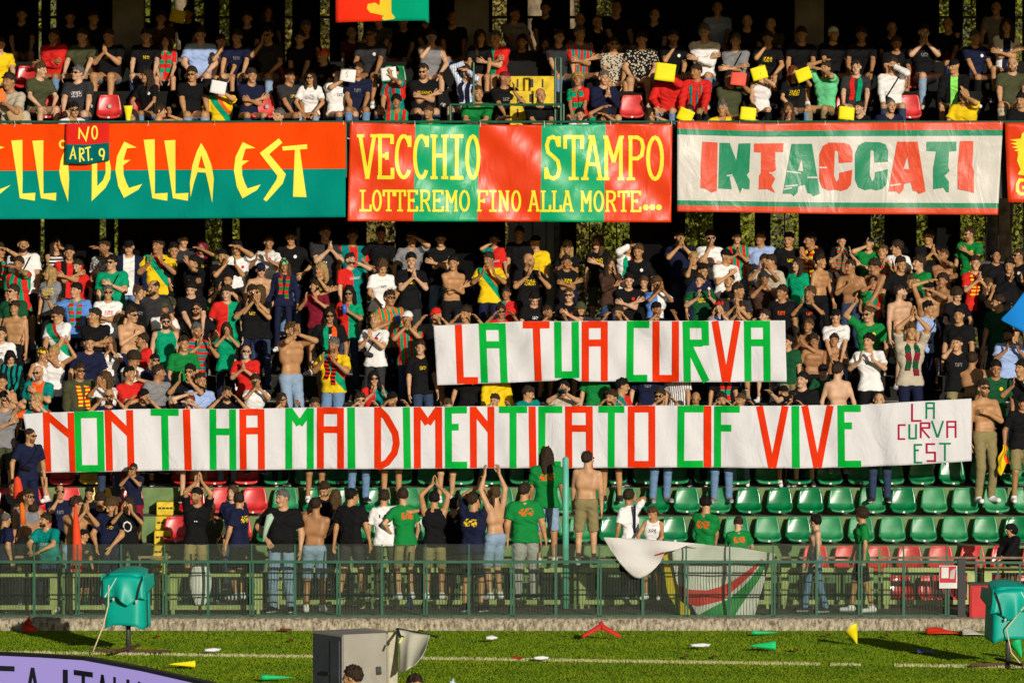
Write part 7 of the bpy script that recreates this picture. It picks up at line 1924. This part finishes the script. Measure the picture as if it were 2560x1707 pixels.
430 150 sit 0 m short/dark tee/black k:4 | man in black in the shade below the flag
770 130 sit 0 m short/dark tee/black k:3 | man in black beside the middle column
80 230 sit 0 f long/dark tee/purple k:3 | woman in purple in shade beneath the flag
1500 255 sit 0 m short/dark tee/dgrey k:2 | man in dark grey above the boy with black fringe
960 255 sit 0.8 f long/dark tee/black k:2 | woman in black left of the drawn up knees
2280 260 sitchin 0 m short/dark tee/black k:2 | man in black right of the printed cream shirt
120 480 sitlap 0 m short/dark tee/navy k:1 bot:long:jeans | man in navy beside the newspaper
260 130 sit 0 m short/black tee/olive k:3 | man in olive deep in shade below the flag
590 120 sit 0 m short/dark tee/navy k:4 | man in navy in the back row below the flag
960 160 sit 0 m short/dark tee/grey k:4 | man in grey in the back row right of the middle column
1760 160 sit 0 f long/dark tee/black k:3 | woman in black deep in shade above the floral shirt
@W 1700 0 .36565 up
110 492 sit -0.8 m short/dark jacket/red k:1 sc:v:teal:red:.05 | smiling man in a red jacket with a teal scarf
345 535 sitpaperR 0 m short/dark tee/olive k:1 h:paper:red | man in olive hiding behind a red sheet
555 495 sitpaperR 0 f long/blond tank/white k:1 h:paper:yellow | blond woman in white behind a yellow sheet
775 500 sitpaperR 0 f long/red tee/print:black:yellow:.1 k:1 h:paper:yellow | red haired woman in black behind a yellow sheet
992 470 sithead 0 m short/dark tee/mint k:1 bot:long:khaki | man in a mint green shirt with arms over his head
1203 462 sit 0 m crop/dark tee/dgrey k:1 sc:half:red:green | man in dark grey with a red and green scarf
1452 445 sitshadeR 0 m short/dark long/white k:1 bag:black st2 bot:long:djeans | man in a white shirt shading his eyes with strap
1872 455 sit -0.8 m none/dark jacket/centre:black:lime:.06 k:1 cap:cap:black | man in a black cap and lime shirt under a jacket
2272 440 sit 0 h none/brown polo/olive k:1 st bot:long:beige | bald man in an olive polo at the upper right
62 770 sitpaperR 0 f short/dark tee/white k:0 h:paper:yellow | person low at the rail with a yellow card
290 745 sitrail -0.8 m crop/grey tee/yellow k:0 | man in a yellow shirt at the balcony rail
490 770 sitpaperR 0 m short/dark tee/black k:0 h:paper:yellow | person behind a tilted yellow card at the rail
740 750 sitchin 0 f long/brown tee/black k:0 | woman with brown hair, hand at chin, at the rail
1105 770 sitpaperR 0 f short/red tee/black k:0 h:paper:yellow | person under a slanted yellow card beside a leaning boy
1225 740 sitrail -0.8 k short/dark tee/black k:0 | boy resting his arms on the balcony rail
1442 725 sitrail 0 m buzz/grey tee/navy k:0 sk:d | grey cropped man in navy leaning over the rail
1942 655 siteyes 0 m none/dark tee/yellow k:0 | bald man in yellow rubbing his face
2335 690 sit -0.8 m short/black tee/black k:0 | dark haired head at the right end of the balcony
165 222 sitcross 0 m short/grey long/white k:2 bot:long:jeans | grey haired man in a white shirt half in shade
380 285 sitcross 0 m short/grey tee/grey k:2 bag:black | man in a pale shirt with bag strap, half in shade
600 265 sitchin 0 m short/dark tee/print:black:yellow:.08 k:2 | man in black and yellow holding his chin in shade
1050 235 sit 0 m none/dark tee/black k:2 cap:cap:white | man in a white cap in the shade of the column
1240 240 sit 0 m short/dark tee/black k:2 | man in black right of the white cap
1668 225 sitclapf 0 m short/dark tee/black k:2 bot:long:ljeans sh:beige | person in pale jeans with joined hands, in shade
2232 180 sitcross 0 f long/dark tee/centre:white:navy:.06 k:2 | woman in dark overalls over white, in shade
255 60 sit 0 m short/dark tee/lblue k:4 | man in pale blue in the back row, right half
620 170 sit 0 m short/dark tee/olive k:3 | man in olive in the shade left of the right column
2160 60 sit 0 m short/grey tee/grey k:4 | man in grey in the back row at the right
1900 270 sit 0 m short/dark tee/purple k:3 | man in purple in deep shade at the right
1450 200 sit 0 m short/dark tee/black k:3 | man in black in the shade above the white shirt
830 240 sit 0 m short/dark tee/black k:2 | man in black left of the right hand column
1480 300 sit 0 m short/brown tee/black k:2 | man in black behind the strapped white shirt
1830 170 sit 0 m short/dark tee/black k:3 | man in black above the lime shirt in shade
2020 260 sit 0 m short/grey tee/navy k:2 | grey haired man in navy in shade, upper right
460 150 sit 0 m short/dark tee/black k:3 | man in black above the red sheet in shade
'''
# ---------------------------------------------------------------- set the crowd up row by row
POSE['relaxR'] = ('relax','down',{'walk':.16})
C['white2'] = (.35,.34,.32)
_hair_mesh0 = hair_mesh
def hair_mesh(kind, seed=0):
    if kind in ('band','bandana'):
        F = Field((-.14,-.2,-.12), (.14,.22,.18), .009)
        F.ell(V3(0,.018,.032), I3, (.090,.108,.098), 0)
        F.halfspace(V3(0,-.02,.045), RX(.25)@V3(0,0,-1))
        if kind == 'band': F.halfspace(V3(0,-.02,.095), RX(.35)@V3(0,0,1))
        else: F.cap(V3(0,.11,.03), V3(.03,.16,-.05), .022, .014, .01)
        P, Q = F.mesh(); return np_mesh('cap', P, Q, 1)
    return _hair_mesh0(kind, seed)
rp = random.Random(77)
PEOPLE = []; HELD = []
def parse():
    sec = None
    for ln in DATA.strip().split('\n'):
        if ln[0] == '@':
            q = ln[1:].split(); sec = (q[0], float(q[1]), float(q[2]), float(q[3]), q[4]); continue
        a, desc = [t.strip() for t in ln.split('|')]
        q = a.split(); hair, hc = q[5].split('/'); top, tm = q[6].split('/')
        d = dict(sec=sec[0], area=sec[4], px=sec[1]+float(q[0])*sec[3], py=sec[2]+float(q[1])*sec[3], pose=q[2], yaw=float(q[3]), build=q[4], hair=hair, hc=hc, top=top, tm=tm, desc=desc)
        for e in q[7:]:
            kv = e.split(':', 1); d['x_'+kv[0]] = kv[1] if len(kv) > 1 else True
        yield d
S0 = {'m':1.0,'s':.98,'h':1.03,'f':.94,'k':.86}
for d in parse():
    if d['pose'] in ('clap','clapface') and rp.random() < .45: d['pose'] = {'clap':'clapo','clapface':'clapfo'}[d['pose']]
    if d['pose'] == 'stand' and d['area'] == 'low' and not any(w_ in d['desc'] for w_ in ('arm','hand','hold','hidden','behind','edge','can','hold')) and d['top'] != 'jacket' and 'x_bag' not in d and rp.random() < .5:
        d['pose'] = rp.choice(('clapo','clap','clapfo','hipR','hipL','cross','chestR','walkL'))
    if d['tm'] in ('black','navy','dgrey','white') and d['top'] == 'tee' and 'plain' not in d['desc'] and 'x_t' not in d and rp.random() < .45:
        d['tm'] = rp.choice((f"print:{d['tm']}:{'grey' if d['tm'] != 'white' else 'dgrey'}:.055", f"logo:{d['tm']}:{'white' if d['tm'] != 'white' else 'red'}", f"print:{d['tm']}:{'yellow' if d['tm'] != 'white' else 'navy'}:.05"))
    d['build'] += str(rp.choice((0,1,2,3)))
    J = cached(('J',d['pose'],d['yaw'],d['build']), lambda: skeleton(d['pose'], d['yaw']*.6, d['build']))
    hz = float(J['head'][2]); want = S0[d['build'][0]]
    d['rz'] = math.radians(float(d.get('x_rz', rp.gauss(4 if d['area'] != 'up' else 0, 17)+9*d['yaw'])))
    hx, hy = float(J['head'][0]), float(J['head'][1])
    hyw = hx*math.sin(d['rz'])+hy*math.cos(d['rz'])
    cand = []
    if d['area'] == 'low' or (d['area'] == 'front' and 'x_k' in d and 'x_Y' not in d):
        ks = [int(d['x_k'])] if 'x_k' in d else list(range(3, 10))
        if 'x_k' not in d and 1070 < d['px'] < 1975 and d['py'] < 803: ks = list(range(6, 10))
        if 'x_k' not in d and 1070 < d['px'] < 1975 and d['py'] > 940: ks = [3, 4]
        for k in ks:
            for add in ((0, .2, .4) if k > 7 else (0, .2)):
                Yb = row_y(k)+(.40 if add == 0 else .50); p = at(d['px'], d['py'], Yb+hyw)
                s = (p.z-row_z(k)-add)/hz; cand.append((abs(s-want)+(.02 if add else 0), s, Yb, row_z(k)+add, p.x))
    elif d['area'] == 'front':
        if 'x_y' in d:
            Yb = float(d['x_y']); p = at(d['px'], d['py'], Yb+hyw); b_ = at(d['px'], 1412, Yb).z; cand.append((0, (p.z-b_)/hz, Yb, b_, p.x))
        else:
            Yb = float(d['x_Y']); p = at(d['px'], d['py'], Yb+hyw)
            for add in (0, .2, .42) if Yb < 1.8 else (0, .25, .5):
                cand.append((abs((p.z-.2-add)/hz-want)+(.03 if add else 0), (p.z-.2-add)/hz, Yb, .2+add, p.x))
    else:
        k = int(d.get('x_k', 1)); Yb = up_y(k)+(.40 if k else .34)
        p = at(d['px'], d['py'], Yb+hyw); s = (p.z-up_z(k)-.10)/hz
        s2 = min(max(s, want*1.0), want*1.16); cand.append((0, s2, Yb, p.z-s2*hz, p.x))
    c = min(cand); s = min(max(c[1], .74), 1.16)
    base = c[3] if s == c[1] else c[3]
    kw = dict(yaw=d['yaw'], build=d['build'], scale=s, rz=d['rz'], hair=d['hair'], hc=d['hc'], top=d['top'], skin=d.get('x_sk') or rp.choice('aaaabbdde'))
    if d.get('x_hcw'): kw['hc'] = 'white'
    tm = M_cloth(d['tm']) if d['top'] != 'none' else None
    bt = d.get('x_bot')
    if bt: bk, bc = bt.split(':')
    else: bk, bc = rp.choice((('long','djeans'),('long','black'),('long','jeans'),('shorts','khaki'),('shorts','black'),('shorts','dgrey'),('long','navy'),('shorts','olive')))
    shoe = d.get('x_sh')
    if not shoe and d['area'] != 'up': shoe = rp.choice(('white','dgrey','black','grey'))
    if not shoe and d['area'] == 'up' and int(d.get('x_k',1)) > 0: shoe = rp.choice(('beige','white','dgrey'))
    if shoe: shoe = M_cloth(shoe)
    cp = d.get('x_cap'); cp = tuple(cp.split(':')) if cp else None
    tx = d.get('x_t')
    if tx:
        t = tx.split(':'); tt = (t[0] if t[0] != 'x' else '..', M_cloth(t[1]), float(t[2]), float(t[3])) + ((True,) if len(t) > 4 else ())
    o, J = person(d['pose'], 0, 0, 0, tm=tm, bot=bk, bm=M_cloth(bc), shoe=shoe, beard=1 if d.get('x_b') else (.5 if d.get('x_st') else 0), glasses=1 if d.get('x_g') else 0,
                  scarf=M_cloth(d['x_sc']) if d.get('x_sc') else None, bag=M_cloth(d['x_bag']) if d.get('x_bag') else None, cap=cp, text=tt if tx else None,
                  legs=not (d['area'] == 'up' and int(d.get('x_k',1)) >= 4), **kw)
    hxw = hx*math.cos(d['rz'])-hy*math.sin(d['rz'])
    o.location = (c[4]-hxw*s, c[2], base); 
    d['o'] = o; d['J'] = J; d['s'] = s; d['Y'] = c[2]
    PEOPLE.append(d)
# things in hands
def hand_world(d, sd):
    J = d['J']; w_ = J['wr',sd]+unit(J['wr',sd]-J['el',sd])*.07
    return Matrix.Translation(d['o'].location) @ Matrix.Rotation(d['rz'],4,'Z') @ Vector(w_*d['s'])
def short(desc): return desc.split(',')[0]
def article(d): return 'the '+short(d)
hc_ = {}
for d in PEOPLE:
    h = d.get('x_h')
    if not h: continue
    q = h.split(':'); L = ARM_side = POSE[d['pose']]
    sd = 1 if L[1] in ('photo','phone','eyes','shade','chest','clap','clapface') else -1
    p = hand_world(d, sd); r = Matrix.Rotation(rp.uniform(-.5,.5),4,'Y') @ Matrix.Rotation(rp.uniform(-.25,.25),4,'X')
    if q[0] == 'paper':
        b = MB(); w2, h2 = (.13,.11) if d['desc'].find('big') < 0 else (.17,.15)
        bd, tw = rp.uniform(.012,.035), rp.uniform(-.02,.02)
        def fn(u, v): return ((u-.5)*2*w2, -.03-bd*math.cos((u-.5)*3)*.6+tw*(u-.5)*(v-.5)*4+.006*math.sin(v*4)*(v > .5), (v-.35)*2*h2*(1-.05*abs(u-.5)))
        b.grid(fn, 8, 6); b.tube([(-w2*.2,-.035,-.05),(w2*.2,-.035,-.05)], .004, 5)
        col = {'yellow':(.85,.72,.01),'red':(.8,.10,.06),'orange':(.8,.16,.02),'white':(.75,.73,.70),'brown':(.42,.28,.14)}[q[1]]
        nm, lab, cat = ('paper_sheet', f'{q[1]} sheet held up by {article(d["desc"])}', 'paper')
        if q[1] == 'white': mats = [cached(('newsp',), lambda: M_cloth('print:white:grey:.2'))]
        else: mats = [cached(('pap',q[1]), lambda: plain('paper_'+q[1], col, .6, .2, .06, 6))]
        o = b.build(nm, mats, None, True, solid=.002)
        o.matrix_world = Matrix.Translation(p) @ r
    elif q[0] == 'cone':
        b = MB(); b.grid(lambda u, v: ((.015+.085*v)*math.cos(u*6.283)*.8, (.015+.085*v)*math.sin(u*6.283)*.5-.04, -.1+.34*v), 14, 5)
        nm, lab, cat = 'paper_cone', f'yellow paper cone held by {article(d["desc"])}', 'paper cone'
        o = b.build(nm, [cached(('pap','yellow'), lambda: plain('paper_yellow', (.85,.72,.01), .6, .2, .06, 6))], None, True, solid=.003); o.matrix_world = Matrix.Translation(p)
    elif q[0] == 'cup':
        b = MB(); b.tube([(0,-.05,-.07),(0,-.05,.06)], [.032,.042], 12); o = b.build('cup', [cached(('cup',), lambda: plain('blue_cup', (.03,.12,.55), .4, .4))], None, True); o.matrix_world = Matrix.Translation(p)
        lab, cat = f'blue paper cup held by {article(d["desc"])}', 'cup'
    elif q[0] == 'phone':
        b = MB(); b.box(-.075,.075,-.006,.006,-.037,.037,bev=.005); o = b.build('phone', [MAT['glasses']]); o.matrix_world = Matrix.Translation(p)
        lab, cat = f'smartphone held out by {article(d["desc"])}', 'phone'
    elif q[0] == 'camera':
        b = MB(); b.box(-.07,.07,-.03,.03,-.05,.05,bev=.01); b.tube([(0,-.03,0),(0,-.15,0)], [.035,.042], 14); o = b.build('camera', [m_dark]); o.matrix_world = Matrix.Translation(p)
        lab, cat = f'black camera raised by {article(d["desc"])}', 'camera'
    elif q[0] == 'bag':
        b = MB(); b.grid(lambda u, v: ((.03+.11*v)*(2*u-1)+.02*math.sin(9*v), -.05+.035*math.sin(9*u+3*v)*(.3+v), .10-(.40+.10*math.sin(7*u))*v), 18, 10, m=lambda u, v: 0 if u < .5 else (1 if u < .75 else 2))
        o = b.build('striped_cloth', [M_cloth('yellow'), M_cloth('orange'), M_cloth('kelly')], None, True, solid=.004); o.matrix_world = Matrix.Translation(p)
        lab, cat = 'yellow orange and green striped cloth hanging at the right edge above a seat', 'cloth'
    lab = ' '.join(lab.split()[:16])
    tag(o, lab, cat)
# labels: make every description point at one person only
def clean(s): return ' '.join(s.replace(',', ' ,').split()).replace(' ,', ',')
seen = {}
for d in PEOPLE: seen.setdefault(d['desc'], []).append(d)
for t, L_ in seen.items():
    if len(L_) > 1: print('DUPLICATE', t)
for d in PEOPLE:
    g = {'low':'fans standing on the lower terrace','front':'fans behind the pitch fence','up':'spectators sitting in the upper tier'}[d['area']]
    tag(d['o'], d['desc'], 'person', g)
# the dimmest rows at the back read as one mass: past about three hundred people they become one object
def join_people(ds, name):
    P, Q, MI, mats = [], [], [], []; base = 0
    for d in ds:
        r = d['o']; Mr = Matrix.Translation(r.location) @ Matrix.Rotation(r.rotation_euler.z,4,'Z') @ Matrix.Scale(r.scale[0],4)
        for o in [r]+list(r.children):
            M_ = np.array(Mr if o is r else Mr @ o.matrix_local); me = o.data; n = len(me.vertices)
            if any(len(p.vertices) != 4 for p in me.polygons[:50]): continue
            co = np.zeros(n*3, np.float32); me.vertices.foreach_get('co', co); co = co.reshape(-1,3)@M_[:3,:3].T+M_[:3,3]
            ix = np.zeros(len(me.loops), np.int32); me.loops.foreach_get('vertex_index', ix); mi = np.zeros(len(me.polygons), np.int32); me.polygons.foreach_get('material_index', mi)
            mp = []
            for sl_ in o.material_slots:
                if sl_.material not in mats: mats.append(sl_.material)
                mp.append(mats.index(sl_.material))
            P.append(co); Q.append(ix.reshape(-1,4)+base); MI.append(np.array(mp)[mi]); base += n
        for o in list(r.children)+[r]: bpy.data.objects.remove(o)
    me = np_mesh(name, np.concatenate(P), np.concatenate(Q), 0, np.concatenate(MI))
    for m in mats: me.materials.append(m)
    me.polygons.foreach_set('material_index', np.concatenate(MI).astype(np.int32)); me.update()
    o = bpy.data.objects.new(name, me); COL.objects.link(o); return o
back = [d for d in PEOPLE if d['area'] == 'up' and int(d.get('x_k',1)) >= 3 and not d.get('x_h') and 'stairs' not in d['desc']]
PEOPLE = [d for d in PEOPLE if d not in back]
tag(join_people(back, 'crowd'), kind='stuff')
print('people', len(PEOPLE), 'scales', sorted(round(d['s'],2) for d in PEOPLE)[:12], sorted(round(d['s'],2) for d in PEOPLE)[-12:])
# two crew members in front, cut by the bottom edge
for (px, py, yaw, rz, tm, lab) in ((884,1692,-1.5,-60,'blue','crew member with tousled dark hair in bright blue, cut by the bottom edge'),(1037,1714,0,20,'black','dark haired crew member whose head just shows at the bottom edge')):
    s = 1.03; J = cached(('J','stand',yaw,'m'), lambda: skeleton('stand', yaw*.6, 'm'))
    k = 36.0/LENS/PXW; up = -(py-853.5)*k; dy, dz = math.cos(PITCH)+up*math.sin(PITCH), -math.sin(PITCH)+up*math.cos(PITCH)
    Yc = CAM_Y+dy*(float(J['head'][2])*s-CAM_Z)/dz; p = at(px, py, Yc)
    o, J = person('stand', p.x, Yc, 0, yaw=yaw, build='m', scale=s, rz=math.radians(rz), hair='fringe' if yaw else 'short', hc='dark', top='tee', tm=M_cloth(tm), bot='long', bm=M_cloth('navy'), shoe=M_cloth('black'))
    tag(o, lab, 'person', 'crew at the pitch')
